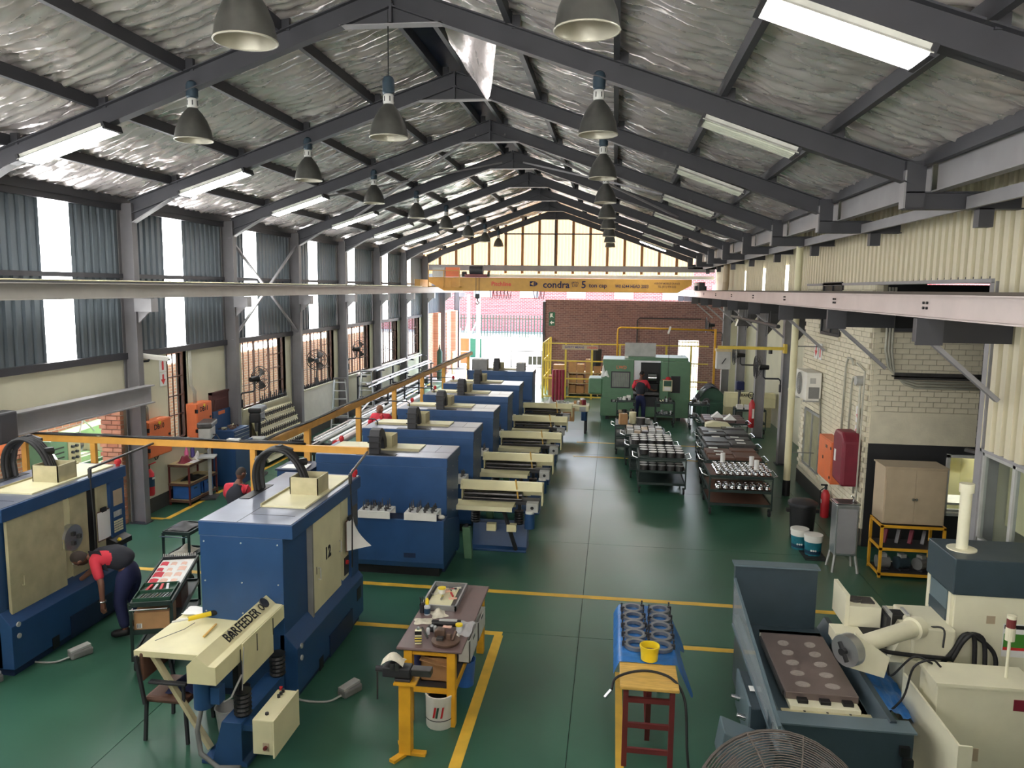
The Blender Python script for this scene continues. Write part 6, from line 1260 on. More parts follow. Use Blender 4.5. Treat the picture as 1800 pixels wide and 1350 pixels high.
for i, y in enumerate((14.4, 16.8, 19.2, 21.6, 24.0)):
    MB().tube([(-.3, y, 2.02), (.5, y, 2.02), (.56, y, 1.98), (.57, y, 1.45)], .014, 6).build('cable_hook', 'dark', LRl); box('hook_block', 'black', LRl, .5, .62, y - .04, y + .04, 1.36, 1.46, bev=.02)
# ================================================================== LEFT WALL THINGS
def dbox(label, y0, y1, z0, z1, txt):
    t = thing('electrical_panel', label, 'electrical box', (-9.15, y0, z0), 0, 'orange panels on the left wall'); W, H = y1 - y0, z1 - z0
    MB().box(0, .24, 0, W, 0, H).build('body', 'orange', t, bev=.008); box('door', 'orange', t, .24, .255, .02, W - .02, .02, H - .02, bev=.004)
    text('lettering', txt, .15, (.2575, W * .45, H * .82), FX, 'black', t, .001); box('lock', 'black', t, .255, .268, W - .12, W - .06, H * .5, H * .56); box('warning_label', 'yellow', t, .255, .257, W * .42, W * .54, H - .1, H - .03); [box('hinge', 'dark', t, .2, .262, .0, .03, z, z + .08) for z in (.12, H - .2)]
    for i in range(3): MB().tube([(.1, .15 + .05 * i, H), (.1, .15 + .05 * i, H + .25), (.04, .12 + .04 * i, H + .4), (.04, .12 + .04 * i, 3.2 - z0)], .014, 6).build('conduit', 'conduit', t, smooth=True)
    MB().tube([(.15, .3, 0), (.18, .3, -.08), (.12, .45, -.1), (.1, .55, -.02)], .01, 6).build('loose_cable', 'cable', t)
dbox('orange electrical panel lettered DB10 on the left wall', 13.65, 14.43, 1.2, 1.92, 'DB10')
dbox('orange electrical panel lettered DB11 beside the brown door', 15.42, 16.05, 1.27, 2.02, 'DB11')
fe = thing('fire_extinguisher', 'red fire extinguisher hanging under panel DB10 on the left wall', 'fire extinguisher', (-9.0, 13.75, .45)); MB().lathe([(.09, 0), (.1, .03), (.1, .44), (.04, .53)], 20).build('cylinder', 'red', fe, smooth='auto'); MB().cyl((0, 0, .53), (0, 0, .6), .03, 10).build('valve', 'castdisc', fe); MB().bar((-.02, 0, .6), (.12, .06, .66), .02, .02).build('handle', 'red', fe); MB().tube([(0, -.03, .57), (.0, -.13, .5), (0, -.12, .2)], .012, 6).build('hose', 'grey_lt', fe); MB().lathe([(.1015, .18), (.1015, .38)], 20, cap=False).build('label_band', 'navy_lab', fe); box('label_patch', 'white', fe, .102, .104, -.05, .05, .33, .37)
cv = thing('security_camera', 'white bullet security camera beside the left column', 'camera', (-8.9, 13.7, 3.12)); MB().bar((-.1, 0, .1), (.25, .32, .02), .1, .1).build('housing', 'white', cv, bev=.01); MB().bar((-.12, -.02, .11), (.28, .34, .03), .12, .02, ).build('sun_hood', 'white', cv); MB().tube([(-.2, 0, -.02), (0, .05, 0), (.02, .08, .06)], .025, 6).build('bracket', 'dark', cv); MB().cyl((.25, .32, .02), (.27, .34, .015), .035, 10).build('lens', 'black', cv)
LBn = thing('parts_bench', 'brown framed three tier bench with blue crates along the left wall', 'bench', (-9.12, 14.6, 0))
[box('tier', 'ply', LBn, 0, .46, 0, 1.13, z - .03, z) for z in (.12, .47, .87)]; [box('tier_rim', 'brown', LBn, *a, z - .05, z) for z in (.12, .47, .87) for a in ((0, .47, -.015, .0), (.46, .475, 0, 1.13))]; [box('post', 'maroon', LBn, x, x + .03, y, y + .03, 0, .86) for x in (0, .44) for y in (0, 1.1)]
for i, (y, d) in enumerate(((14.66, .42), (15.2, .4))):
    cr = thing('plastic_crate', ['blue plastic crate, the nearer on the low bench tier', 'blue plastic crate, the farther on the low bench tier'][i], 'crate', (-9.08, y, .12), 0, 'blue crates'); [box('side', 'bluebox', cr, *a, 0, .27) for a in ((0, .4, 0, .015), (0, .4, d - .015, d), (0, .015, 0, d), (.385, .4, 0, d))]; box('floor', 'bluebox', cr, 0, .4, 0, d, 0, .012); box('hand_hole', 'navy_lab', cr, .4, .402, d * .35, d * .65, .19, .22)
rag('dark red rolled cloth on the brown framed bench', -8.9, 14.85, .872, .2, .34, .13, 14.2, 'red_dark', nm='cloth_roll'); rag('crumpled white cloth on the brown framed bench', -8.82, 15.2, .872, .16, .18, .16, 15.2, 'white'); rag('black coil of cable on the middle bench tier', -8.85, 15.1, .472, .3, .6, .12, 16.2, 'black', nm='cable_coil')
for i, (y, m, h) in enumerate(((15.08, 'pink', .26), (15.32, 'purple', .3))): o = MB().lathe([(.04, 0), (.045, .03), (.04, h * .7), (.02, h * .85), (.02, h)], 14).build('drink_bottle', m, smooth='auto'); o.location = (-8.98, y, .872); tag(o, ['pink plastic bottle on the brown framed bench', 'purple plastic bottle on the brown framed bench'][i], 'bottle', 'bottles on the bench')
o = MB().box(-.1, .1, -.15, .15, 0, .004).build('paper_sheet', 'paper'); o.location = (-8.76, 14.95, .873); tag(o, 'white sheet of paper on the brown framed bench', 'paper')
o = MB().box(-.08, .08, -.15, .15, 0, .02).build('folder', 'black'); o.location = (-8.8, 15.55, .873); tag(o, 'black folder at the far end of the brown framed bench', 'folder')
def drill_press(label, loc, m, rz=0.):
    t = thing('drill_press', label, 'drill press', loc, rz, 'drill presses by the left wall'); MB().box(-.16, .16, -.2, .2, 0, .05).build('base', 'dark', t, bev=.01); MB().cyl((0, .1, .05), (0, .1, 1.5), .04, 12).build('pillar', m, t, smooth='auto'); box('work_table', 'grey_lt', t, -.17, .17, -.26, .08, .92, .96, bev=.01)
    MB().box(-.13, .13, -.28, .2, 1.34, 1.58).build('head', m if m != 'black' else 'black', t, bev=.03); MB().box(-.15, .15, -.3, .32, 1.58, 1.7).build('belt_guard', 'gunmetal' if m != 'black' else 'black', t, bev=.03); MB().cyl((0, -.16, 1.12), (0, -.16, 1.34), .035, 12, .045).build('chuck', 'gunmetal', t); MB().cyl((0, .28, 1.3), (0, .28, 1.58), .08, 12).build('motor', 'dark', t); MB().tube([(.13, -.1, 1.42), (.2, -.1, 1.42), (.3, -.2, 1.3)], .012, 6).build('feed_lever', 'dark', t)
drill_press('grey pillar drill press between panels DB10 and DB11', (-8.58, 14.9 + .35, 0), 'grey_lt', .3); drill_press('black pillar drill press by the blue tool chest', (-8.45, 17.35, 0), 'black', .2)
TC = thing('tool_chest', 'blue steel tool cabinet beside the brown door', 'tool chest', (-9.0, 16.2, 0)); MB().box(0, .55, 0, .85, 0, 1.0).build('cabinet', 'blue', TC, bev=.01); tb = MB().box(.02, .5, .02, .8, 1.0, 1.3).build('top_box', 'blue', TC, bev=.01); [box('drawer', 'blue', tb, .5, .512, .05, .77, 1.03 + .085 * i, 1.1 + .085 * i) for i in range(3)]; [box('drawer_pull', 'alu', tb, .512, .52, .05, .77, 1.09 + .085 * i, 1.1 + .085 * i) for i in range(3)]; box('open_lid', 'blue', tb, .0, .03, .02, .8, 1.3, 1.72); box('lid_label', 'orange', tb, .03, .034, .25, .55, 1.62, 1.7)
clutter('spanners and rags in the open blue tool chest', -8.75, 16.6, 1.302, .36, .6, 12, ['castdisc', 'gunmetal', 'cream'], 'tool_pile', 'tools', .07)
# tool holder rack
TR = thing('tool_rack', 'sloping cream rack with rows of tool holders under the first large window', 'tool rack', (-9.1, 18.2, 0))
MB().prism([(0, 1.32), (.04, 1.34), (.5, .12), (.46, .1)], 'y', 0, 2.5).build('board', 'cream', TR); [box('post', 'dark', TR, .0, .04, y, y + .04, 0, 1.3) for y in (0, 2.46)]
hm = MB().lathe([(.022, 0), (.022, .06), (.032, .06), (.032, .09), (.014, .1), (.014, .14)], 8).mesh('tool_holder', 'gunmetal')
for r in range(5):
    z = .3 + .22 * r; x = .5 - (z - .11) * .377
    MB().box(x - .05, x + .06, .03, 2.47, z - .02, z).build('shelf_strip', 'cream', TR)
    for i in range(20): link('tool_holder', hm, TR, (x + .03, .1 + .12 * i, z))
for i in range(14):
    o = MB().lathe([(.03, 0), (.03, .08), (.018, .1), (.018, .15 + .05 * (i % 3))], 8).build('tool_holder', 'black'); o.location = (-9.16, 19.0 + .12 * i, 1.5); tag(o, 'black tool holder standing on the sill above the sloping rack', 'tool holder', 'tool holders on the first sill')
for i in range(16):
    o = MB().lathe([(.03, 0), (.03, .07), (.018, .09), (.018, .13)], 8).build('tool_holder', 'black'); o.location = (-9.16, F(3) + .95 + .14 * i, 1.5); tag(o, 'black tool holder standing on the sill above the white panel', 'tool holder', 'tool holders on the second sill')
wp = tag(MB().box(-9.15, -9.13, F(3) + .8, F(3) + 3.3, .25, 1.45).build('notice_board', 'white'), 'large white board below the second large window', 'board')
# ladders
def ladder(label, loc, rz):
    t = thing('step_ladder', label, 'ladder', loc, rz, 'aluminium step ladders')
    for s in (-1, 1): MB().bar((s * .28, -.45, 0), (s * .17, 0, 1.7), .03, .05).build('rail', 'alu', t); MB().bar((s * .25, .45, 0), (s * .15, .03, 1.65), .025, .03).build('back_rail', 'alu', t)
    for i in range(6): z = .25 + .26 * i; f = z / 1.7; MB().box(-(.28 - .11 * f), (.28 - .11 * f), -.45 + .45 * f - .04, -.45 + .45 * f + .04, z, z + .025).build('step', 'alu', t)
    for z in (.4, 1.0): f = z / 1.65; MB().bar((-(.25 - .1 * f), .45 - .42 * f, z), ((.25 - .1 * f), .45 - .42 * f, z), .02, .02).build('brace', 'alu', t)
    box('platform', 'gunmetal', t, -.2, .2, -.1, .12, 1.66, 1.7)
ladder('aluminium step ladder, the nearer by the left wall', (-8.6, 23.4, 0), .3); ladder('aluminium step ladder, the farther by the left wall', (-8.45, 25.6, 0), .2)
# bar stock racks and bars
RKs = thing('bar_rack', 'dark steel rack holding long bars along the left wall', 'rack', (-9.0, 26.2, 0))
for y in (0, 2.2, 4.4, 6.6, 8.8):
    [box('upright', 'steel', RKs, x, x + .06, y, y + .06, 0, z) for x, z in ((0, 1.5), (.55, 1.2), (1.1, .9))]; [box('arm', 'steel', RKs, 0, x, y, y + .06, z, z + .05) for x, z in ((.35, 1.4), (.7, 1.05), (1.2, .65), (1.2, .25))]
bars = [(-8.85, 25.8, 1.52, 7.8, .05, 'rail_pale'), (-8.7, 27.5, 1.5, 7, .035, 'alu'), (-8.6, 26.0, 1.16, 9.5, .045, 'rail_pale'), (-8.45, 26.8, 1.14, 8, .03, 'alu'), (-8.35, 25.5, 1.13, 6, .025, 'chrome'), (-8.3, 25.2, .74, 7, .04, 'alu'), (-8.1, 25.0, .73, 8, .03, 'chrome'), (-7.95, 26, .73, 6.5, .035, 'rail_pale'), (-8.4, 25.0, .34, 8, .05, 'grey_lt'), (-8.15, 24.5, .33, 8.5, .035, 'alu'), (-7.9, 25.2, .33, 7, .03, 'chrome')]
for i, (x, y, z, l, r, m) in enumerate(bars):
    o = MB().cyl((0, 0, 0), (RND.uniform(-.1, .1), l, RND.uniform(-.02, .02)), r, 10).build('steel_bar', m, smooth='auto'); o.location = (x, y, z); tag(o, 'long bright bar on the %s tier of the wall rack, %s out from the wall' % ('top' if z > 1.3 else 'second' if z > 1 else 'third' if z > .5 else 'lowest', ORD[i]), 'bar', 'bars on the wall rack')
ST = thing('bar_stand', 'low stands holding bar stock behind the lathe row', 'stand', (-7.4, 17.2, 0)); [(box('crosshead', 'dark', ST, 0, 1.2, y, y + .08, .72, .8), box('upright', 'dark', ST, .1, .16, y, y + .08, 0, .72), box('upright', 'dark', ST, 1.04, 1.1, y, y + .08, 0, .72)) for y in (.4, 2.6, 4.8, 7.0)]
for i, (x, y, l, r, m) in enumerate(((-6.45, 17.3, 8.3, .085, 'rail_pale'), (-6.75, 17.6, 7, .045, 'alu'), (-6.95, 17.0, 8, .055, 'grey_lt'), (-7.15, 17.5, 6, .035, 'chrome'), (-6.6, 18.5, 6, .03, 'alu'), (-7.3, 18, 7, .03, 'rail_pale'))):
    o = MB().cyl((0, 0, 0), (-.05, l, 0), r, 12).build('steel_bar', m, smooth='auto'); o.location = (x, y, .8 + r); tag(o, ['thick pale bar with red end behind the lathe row', 'thin bright bar beside the thick bar behind the lathe row', 'grey bar in the middle of the low stands', 'thin chrome bar nearest the left on the low stands', 'thinnest bar close to the thick bar on the low stands', 'pale bar at the left edge of the low stands'][i], 'bar', 'bars on the low stands')
    if i == 0: MB().lathe([(.09, 0), (.09, .1)], 12).build('end_cap', 'red', o).rotation_euler = (PI / 2, 0, 0)
o = MB().cyl((0, 0, 0), (-.8, 5, .15), .025, 8).build('steel_bar', 'alu'); o.location = (-7.0, 19.5, .86); tag(o, 'slanting thin bar across the low stands', 'bar', 'bars on the low stands')
tb_ = thing('parts_tub', 'black plastic tub on a trolley behind lathe twelve', 'tub', (-7.25, 17.1, 0)); MB().add([(x * s, y * s2, z) for z, s, s2 in ((.62, .8, .8), (.9, 1, 1)) for x, y in ((-.35, -.25), (.35, -.25), (.35, .25), (-.35, .25))], [(0, 1, 2, 3), (0, 1, 5, 4), (1, 2, 6, 5), (2, 3, 7, 6), (3, 0, 4, 7)]).build('tub', 'black', tb_); [box('leg', 'dark', tb_, x - .02, x + .02, y - .02, y + .02, 0, .62) for x in (-.24, .24) for y in (-.15, .15)]; MB().tube([(-.35, -.25, .9), (.35, -.25, .9), (.35, .25, .9), (-.35, .25, .9)], .015, 6, True).build('rim', 'dark', tb_)
# gas cylinder and crate at far left
gc = thing('gas_cylinder', 'tall green gas cylinder by the far left brick pier', 'gas cylinder', (-8.6, 37.6, 0)); MB().lathe([(.13, 0), (.14, .03), (.14, 1.4), (.05, 1.55), (.04, 1.65)], 16).build('cylinder', 'green_d', gc, smooth='auto'); MB().cyl((0, 0, 1.65), (0, 0, 1.75), .03, 8).build('valve', 'castdisc', gc)
pb = thing('pallet_frame', 'pale wooden frame leaning by the far left pier', 'frame', (-8.5, 40.0, 0)); box('panel', 'ply', pb, 0, .06, 0, .8, 0, 1.2); [box('batten', 'green_lt', pb, .06, .08, .05, .75, z, z + .08) for z in (.1, .55, 1.05)]
# things on the far blue lathe
for i, (x, y, w_, h_) in enumerate(((-4.35, 25.1, .5, .35), (-3.0, 25.2, .28, .25))): carton(['grey carton stack on the farthest row lathe', 'small carton at the right of the farthest row lathe'][i], x, y, 1.905, w_, .4, h_, 0, 'grey', 'cartons on the farthest lathe')
# ================================================================== ADJOINING ROOM
OL = thing('old_lathe', 'pale green manual lathe in the adjoining brick room', 'lathe', (-11.2, 13.5, 0))
MB().box(-.2, .3, 0, .5, 0, 1.5).build('headstock', 'green_m', OL, bev=.02); [box('vent_slot', 'black', OL, .3, .304, .12, .38, z, z + .03) for z in (1.1, 1.2, 1.3)]; MB().box(-.15, .32, .5, .85, .6, 1.45).build('gearbox', 'creamdirty', OL, bev=.02); [MB().cyl((.32, .58 + .12 * (i % 2), 1.05 + .12 * (i // 2)), (.37, .58 + .12 * (i % 2), 1.05 + .12 * (i // 2)), .03, 8).build('knob', 'dark', OL) for i in range(6)]
MB().box(-.1, .28, .85, 3.4, .85, 1.0).build('bed', 'green_lt', OL, bev=.01); [box('bedway', 'chrome', OL, x, x + .05, .85, 3.4, 1.0, 1.03) for x in (-.08, .2)]; [box('pedestal', 'green_lt', OL, -.15, .3, y, y + .5, 0, .85) for y in (.3, 2.9)]; box('chip_pan', 'green_lt', OL, -.25, .42, .7, 3.1, .55, .6)
cg = MB().box(-.15, .42, 1.5, 2.0, 1.0, 1.22).build('carriage', 'creamdirty', OL, bev=.01); MB().tube([(.47, 1.75 + .1 * math.cos(t * PI / 8), 1.1 + .1 * math.sin(t * PI / 8)) for t in range(16)], .014, 6, True).build('handwheel', 'alu', cg); MB().cyl((.42, 1.75, 1.1), (.48, 1.75, 1.1), .03, 8).build('hub', 'alu', cg); [MB().tube([(.3, .85 , z), (.3, 3.3, z)], .02, 6).build('lead_screw', 'chrome', OL) for z in (.75, .88)]
MB().cyl((.1, .85, 1.22), (.1, 1.05, 1.22), .14, 16).build('chuck', 'gunmetal', OL, smooth='auto')
OL2 = thing('old_lathe', 'long light green machine behind the manual lathe in the brick room', 'machine', (-11.95, 14.4, 0)); MB().prism([(0, 1.05), (3, 1.05), (3, 1.45), (0, 1.3)], 'x', -.1, .3).build('guard', 'green_lt', OL2, bev=.01); box('body', 'green_m', OL2, -.15, .25, .1, 2.9, 0, 1.05); MB().tube([(.3, .9, 1.2), (.35, 1.0, 1.6), (.4, 1.3, 1.3)], .02, 6).build('lamp_arm', 'alu', OL2)
og2 = thing('orange_cabinet', 'bright orange panel on the adjoining room wall at the left edge', 'cabinet', (-11.9, 12.6, 1.25)); MB().box(-.2, .2, 0, .8, 0, .7).build('body', 'orange', og2, bev=.01); box('door', 'orange', og2, .2, .212, .03, .77, .03, .67); MB().tube([(.1, .4, 0), (.12, .45, -.6), (.1, .5, -1.2)], .02, 6).build('conduit', 'red_dark', og2)
rag('crumpled clear plastic over a bin in the brick room', -10.6, 13.0, .75, .9, .8, .5, 21.2, 'plastic', nm='plastic_cover')
rag('white papers on the table at the left edge behind the open lathe', -9.5, 10.9, 1.2, .5, .5, .05, 23.2, 'paper', nm='papers')
tbl = tag(MB().box(-9.9, -9.25, 10.6, 11.5, 0, 1.18).build('side_cabinet', 'blue_dark', bev=.01), 'dark cabinet under papers at the left edge', 'cabinet')
# ================================================================== OUTSIDE
rb_ = MB().box(-40, 40, 82, 90, 0, 7.5).build('outside_building', 'brick_out'); tag(rb_, 'sunlit red brick building beyond the yard', 'building')
for i in range(12): box('window', 'grey_lt', rb_, -30 + 5 * i, -28 + 5 * i, 81.9, 82, 3.6, 5.2)
of = thing('palisade_fence', 'pale palisade fence across the sunny yard', 'fence', (0, 72, 0))
pal = MB().box(-.04, .04, -.015, .015, 0, 2.1).mesh('pale', 'green_d')
for i in range(90): link('pale', pal, of, (-18 + .28 * i, 0, 0))
for z in (.4, 1.7): box('rail', 'green_d', of, -18, 8, .02, .06, z, z + .06)
gp = thing('green_skip', 'green sheet panel standing in the yard behind the opening', 'panel', (-9.7, 50, 0)); box('panel', 'sign_green', gp, 0, 1.2, 0, .06, .0, 1.28); [box('post', 'white', gp, x, x + .08, -.06, .0, 0, 1.4) for x in (0, 1.12)]
wpst = thing('yard_post', 'white steel post with stays in the yard', 'post', (-9.1, 48, 0)); MB().cyl((0, 0, 0), (0, 0, 4.2), .1, 10).build('post', 'white', wpst); MB().cyl((.5, .5, 0), (.55, .5, 4.2), .13, 10).build('post', 'white', wpst); MB().bar((-.7, 0, .2), (0, 0, 2.6), .06, .06).build('stay', 'white', wpst); MB().bar((.1, 0, 1.6), (.5, .5, 2.6), .06, .06).build('stay', 'white', wpst)
tr_ = thing('door_frame_post', 'white framed orange panel beside the far left pier', 'panel', (-9.0, 45.0, 0)); box('panel', 'orange', tr_, 0, .5, 0, .05, .1, 1.6); [box('frame_bar', 'white', tr_, *a) for a in ((-.05, 0, -.02, .07, 0, 2.2), (.5, .55, -.02, .07, 0, 2.2), (0, .5, -.02, .07, .8, .85), (0, .5, -.02, .07, 1.6, 1.65))]
bk_ = thing('safety_barrier', 'thin steel barrier across the bright opening', 'barrier', (-4.6, 35.2, 0)); [box('post', 'grey', bk_, x - .02, x + .02, -.02, .02, 0, 1.75) for x in (-.05, 1.35)]; [box('rail', 'grey', bk_, -.05, 1.35, -.015, .015, z - .02, z + .02) for z in (1.0, 1.72)]; [box('grey_plate', 'grey', bk_, .75 + .2 * i, .93 + .2 * i, -.03, -.01, 1.1, 1.5) for i in range(3)]
# ================================================================== PEOPLE
def skin(name, verts, edges, rad, m, parent, root=0, sub=2):
    me = D.meshes.new(name); me.from_pydata(verts, edges, []); o = D.objects.new(name, me); COL.objects.link(o); o.parent = parent; me.materials.append(M(m))
    md = o.modifiers.new('skin', 'SKIN'); md.use_smooth_shade = True
    sv = me.skin_vertices[0].data
    for i, r in enumerate(rad): sv[i].radius = (r, r) if not isinstance(r, tuple) else r; sv[i].use_root = (i == root)
    s = o.modifiers.new('sub', 'SUBSURF'); s.levels = sub; s.render_levels = sub
    return o
def person(label, loc, rz, J, shirt, vest, trousers, hair, skinm, cap=None):
    """J: joint dict in local metres"""
    t = thing('person', label, 'person', loc, rz)
    J = dict(J)
    for sd in 'lr': J['h' + sd] = tuple(Vector(J['h' + sd]).lerp(Vector(J['k' + sd]), .38))
    names = ['pelvis', 'spine', 'chest', 'neck', 'headc', 'sl', 'el', 'wl', 'pl_', 'sr', 'er', 'wr', 'pr_', 'hl', 'kl', 'al', 'tl', 'hr', 'kr', 'ar', 'tr']
    rad = dict(pelvis=.13, spine=.125, chest=.14, neck=.055, headc=.05, sl=.06, el=.042, wl=.03, pl_=.035, sr=.06, er=.042, wr=.03, pr_=.035, hl=.085, kl=.058, al=.042, tl=.04, hr=.085, kr=.058, ar=.042, tr=.04)
    ed = [('pelvis', 'spine'), ('spine', 'chest'), ('chest', 'neck'), ('neck', 'headc'), ('chest', 'sl'), ('sl', 'el'), ('el', 'wl'), ('wl', 'pl_'), ('chest', 'sr'), ('sr', 'er'), ('er', 'wr'), ('wr', 'pr_'), ('pelvis', 'hl'), ('hl', 'kl'), ('kl', 'al'), ('al', 'tl'), ('pelvis', 'hr'), ('hr', 'kr'), ('kr', 'ar'), ('ar', 'tr')]
    V = [Vector(J[n]) for n in names]; Rr = [rad[n] * (.8 if n in ('pelvis', 'spine', 'chest', 'hl', 'hr', 'kl', 'kr', 'sl', 'sr') else 1) for n in names]; E_ = [(names.index(a), names.index(b)) for a, b in ed]
    for sd in ('l', 'r'):
        w_, p_ = Vector(J['w' + sd]), Vector(J['p' + sd + '_']); d = (p_ - w_).normalized(); a = d.cross(Vector((0, 0, 1)));
        if a.length < .1: a = Vector((1, 0, 0))
        a.normalize(); dn = d.cross(a).normalized(); ip = names.index('p' + sd + '_')
        for k, (off, ln) in enumerate(((-.028, .06), (-.01, .075), (.01, .07), (.028, .055), (.04, .045))):
            b0 = len(V); V += [p_ + d * .03 + a * off, p_ + d * (.03 + ln * .55) + a * off - dn * .006, p_ + d * (.03 + ln) + a * off - dn * .02]; Rr += [.011, .010, .008]; E_ += [(ip, b0), (b0, b0 + 1), (b0 + 1, b0 + 2)]
    skin('body', V, E_, Rr, skinm, t)
    # head
    hc = Vector(J['head']); f = Vector(J['face']).normalized(); up = (hc - Vector(J['neck'])); up = (up - f * up.dot(f)).normalized(); sx = f.cross(up).normalized()
    B_ = Matrix((sx, f, up)).transposed()
    def hp(x, y, z): return hc + B_ @ Vector((x, y, z))
    hd = MB(); n, m_ = 16, 12
    for j in range(m_ + 1):
        th = PI * j / m_
        for i in range(n):
            ph = 2 * PI * i / n; x = .075 * math.sin(th) * math.cos(ph); y = .095 * math.sin(th) * math.sin(ph); z = .118 * math.cos(th)
            if z < 0: x *= 1 + z * 2.2; y *= (1 + z * 1.2) if y < 0 else 1.0
            hd.v.append(tuple(hp(x, y, z)))
    hd.f += [(j * n + i, j * n + (i + 1) % n, (j + 1) * n + (i + 1) % n, (j + 1) * n + i) for j in range(m_) for i in range(n)]
    hd.add([hp(*p) for p in ((-.013, .085, .02), (.013, .085, .02), (.017, .09, -.03), (-.017, .09, -.03), (0, .115, -.025))], [(0, 1, 4), (1, 2, 4), (2, 3, 4), (3, 0, 4)])
    for s in (-1, 1): hd.cyl(hp(s * .07, -.01, .0), hp(s * .085, -.015, .0), .03, 10)
    h = hd.build('head', skinm, t, smooth=True)
    for s in (-1, 1): e = MB().cyl(hp(s * .03, .082, .02), hp(s * .03, .092, .02), .012, 8).build('eye', 'paper', h); MB().cyl(hp(s * .03, .092, .02), hp(s * .03, .094, .02), .006, 6).build('pupil', 'black', h)
    MB().bar(hp(-.025, .085, -.055), hp(.025, .085, -.055), .01, .01).build('mouth', 'red_dark', h)
    if hair:
        hh = MB(); k = 7
        for j in range(k + 1):
            th = PI * .56 * j / k
            for i in range(n):
                ph = 2 * PI * i / n; r = 1.07; front = math.sin(ph) > .3 and j > 4
                q = .97 if front else r
                hh.v.append(tuple(hp(.075 * q * math.sin(th) * math.cos(ph), .095 * q * math.sin(th) * math.sin(ph) - .004, .118 * r * math.cos(th))))
        hh.f += [(j * n + i, j * n + (i + 1) % n, (j + 1) * n + (i + 1) % n, (j + 1) * n + i) for j in range(k) for i in range(n)]; hh.build('hair', hair, t, smooth=True)
    # clothes grown on the same joints
    def cloth(nm, seq, add, m, cut=None):
        vs, es, rs, idx = [], [], [], {}
        for chain in seq:
            for a, b in zip(chain[:-1], chain[1:]):
                for q in (a, b):
                    if q not in idx:
                        if isinstance(q, tuple): p = Vector(J[q[0]]).lerp(Vector(J[q[1]]), q[2]); r = (rad[q[0]] * (1 - q[2]) + rad[q[1]] * q[2]) * (q[3] if len(q) > 3 else 1)
                        else: p = Vector(J[q]); r = rad[q]
                        idx[q] = len(vs); vs.append(p); rs.append(r + add)
                es.append((idx[a], idx[b]))
        skin(nm, vs, es, rs, m, t)
    cloth('shirt', [['pelvis', 'spine', 'chest', ('chest', 'neck', .7)], ['chest', 'sl', ('sl', 'el', .9)], ['chest', 'sr', ('sr', 'er', .9)]], .018, shirt)
    if vest: cloth('vest', [['pelvis', 'spine', 'chest', ('chest', 'neck', .45)], ['chest', ('chest', 'sl', .75)], ['chest', ('chest', 'sr', .75)]], .042, vest)
    cloth('trousers', [[('pelvis', 'spine', .45, .72), 'pelvis', 'hl', 'kl', ('kl', 'al', .95)], ['pelvis', 'hr', 'kr', ('kr', 'ar', .95)]], .026, trousers)
    for sd in ('l', 'r'):
        a_, t_ = Vector(J['a' + sd]), Vector(J['t' + sd]); MB().tube([a_ - (t_ - a_) * .3 + Vector((0, 0, -.03)), a_ + Vector((0, 0, -.02)), t_ + Vector((0, 0, -.005)), t_ + (t_ - a_) * .25], [.045, .055, .05, .03], 10).build('shoe', 'black', t, smooth=True)
    return t
# worker bending into the open left lathe (local frame = world offset)
bx0, by0 = -6.3, 8.9
def W(x, y, z): return (x - bx0, y - by0, z)
J1 = dict(pelvis=W(-6.2, 9.0, .92), spine=W(-6.32, 8.96, 1.05), chest=W(-6.48, 8.9, 1.08), neck=W(-6.62, 8.84, 1.08), headc=W(-6.7, 8.8, 1.07), head=W(-6.76, 8.77, 1.06), face=(-.75, -.1, -.6),
          sl=W(-6.52, 8.72, 1.04), el=W(-6.38, 8.64, .8), wl=W(-6.36, 8.62, .56), pl_=W(-6.36, 8.62, .5), sr=W(-6.56, 9.04, 1.02), er=W(-6.74, 9.0, .84), wr=W(-6.9, 8.95, .7), pr_=W(-6.95, 8.93, .66),
          hl=W(-6.2, 8.9, .86), kl=W(-6.3, 8.86, .47), al=W(-6.22, 8.86, .09), tl=W(-6.36, 8.82, .05), hr=W(-6.2, 9.12, .86), kr=W(-6.32, 9.14, .47), ar=W(-6.18, 9.16, .09), tr=W(-6.32, 9.14, .05))
person('person in red shirt and dark vest bending into the open left lathe', (bx0, by0, 0), 0, J1, 'shirt_red', 'cloth_dark', 'cloth_navy', 'hair_grey', 'skin')
wt = MB().tube([(-6.36 + .04 * math.cos(k * PI / 6), 8.62 + .04 * math.sin(k * PI / 6), .575) for k in range(12)], .01, 6, True).build('wrist_watch', 'chrome'); tag(wt, 'bright watch on the wrist of the bending person', 'watch')
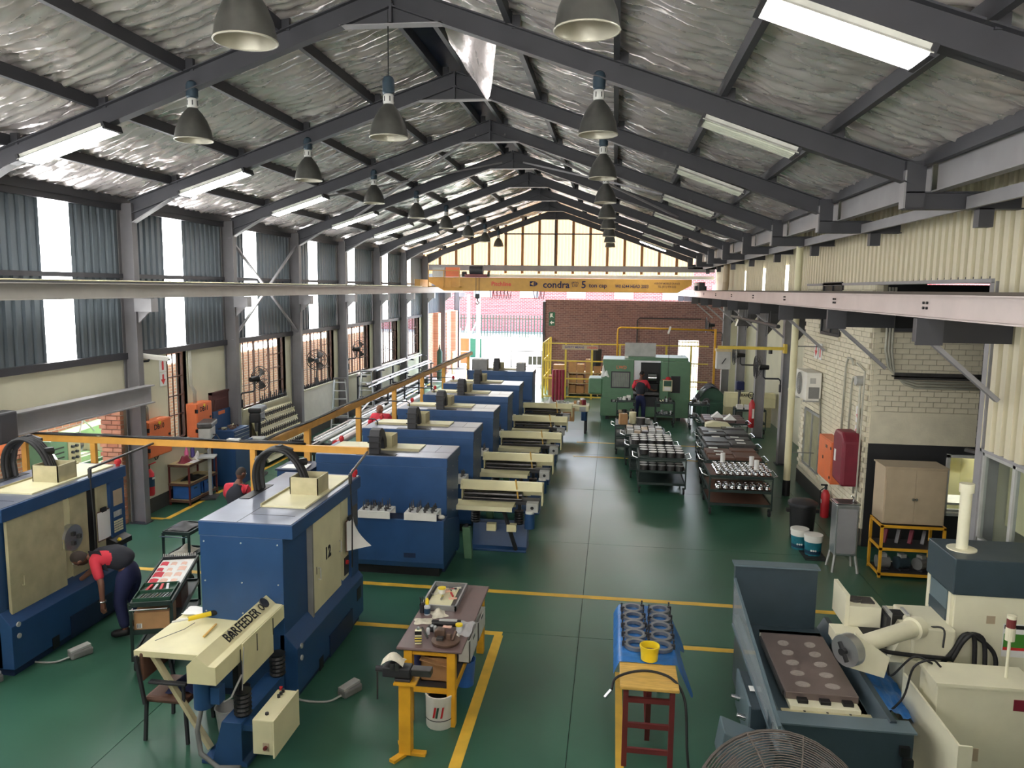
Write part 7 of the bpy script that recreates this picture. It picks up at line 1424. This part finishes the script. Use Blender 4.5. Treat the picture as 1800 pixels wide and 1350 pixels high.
# worker standing at the green machine
J2 = dict(pelvis=(0, 0, .98), spine=(0, .0, 1.15), chest=(0, .02, 1.38), neck=(.0, .04, 1.55), headc=(.02, .06, 1.62), head=(.03, .07, 1.7), face=(.45, .85, -.25),
          sl=(-.19, .02, 1.44), el=(-.27, .12, 1.17), wl=(-.16, .3, 1.08), pl_=(-.13, .36, 1.08), sr=(.19, .02, 1.44), er=(.32, .16, 1.18), wr=(.46, .36, 1.1), pr_=(.5, .41, 1.1),
          hl=(-.1, 0, .93), kl=(-.12, .02, .5), al=(-.13, -.02, .09), tl=(-.14, .13, .05), hr=(.1, 0, .93), kr=(.11, .02, .5), ar=(.12, -.02, .09), tr=(.13, .13, .05))
person('person in red sleeved shirt and dark vest standing at the green machine', (1.0, 26.75, 0), 0, J2, 'shirt_red', 'cloth_dark', 'cloth_navy', 'hair', 'skin')
# seated worker behind lathe twelve
J3 = dict(pelvis=(0, 0, .52), spine=(0, -.02, .7), chest=(.02, .0, .92), neck=(.03, .03, 1.08), headc=(.04, .05, 1.14), head=(.05, .08, 1.21), face=(.4, .8, -.3),
          sl=(-.18, 0, .98), el=(-.26, .1, .74), wl=(-.14, .32, .66), pl_=(-.1, .37, .66), sr=(.2, 0, .98), er=(.28, .12, .74), wr=(.2, .34, .68), pr_=(.17, .39, .68),
          hl=(-.1, .02, .5), kl=(-.14, .42, .5), al=(-.14, .4, .09), tl=(-.14, .53, .05), hr=(.1, .02, .5), kr=(.14, .42, .5), ar=(.14, .4, .09), tr=(.14, .53, .05))
person('person in red shirt seated behind lathe twelve', (-6.65, 12.75, 0), 0, J3, 'shirt_red', 'cloth_dark', 'cloth_navy', 'hair_grey', 'skin')
stl = thing('work_stool', 'low stool under the seated person', 'stool', (-6.65, 12.73, 0)); MB().lathe([(.17, .36), (.18, .37), (.18, .4), (.16, .41)], 18).build('seat', 'brown', stl); [MB().bar((.1 * math.cos(a), .1 * math.sin(a), .36), (.17 * math.cos(a), .17 * math.sin(a), 0), .03, .03).build('leg', 'dark', stl) for a in (.8, 2.4, 3.9, 5.5)]
J4 = dict(J2); J4['face'] = (-.6, -.6, -.5)
J4['head'] = (.0, -.06, 1.62); J4['headc'] = (.0, -.02, 1.56); J4['neck'] = (0, 0, 1.5); J4['el'] = (-.3, -.05, 1.2); J4['wl'] = (-.4, -.25, 1.1); J4['pl_'] = (-.42, -.31, 1.08)
p4 = person('person in red shirt among the bar stock behind the lathe row', (-5.62, 18.1, -.0), 0, J4, 'shirt_red', None, 'cloth_navy', None, 'skin_lt')
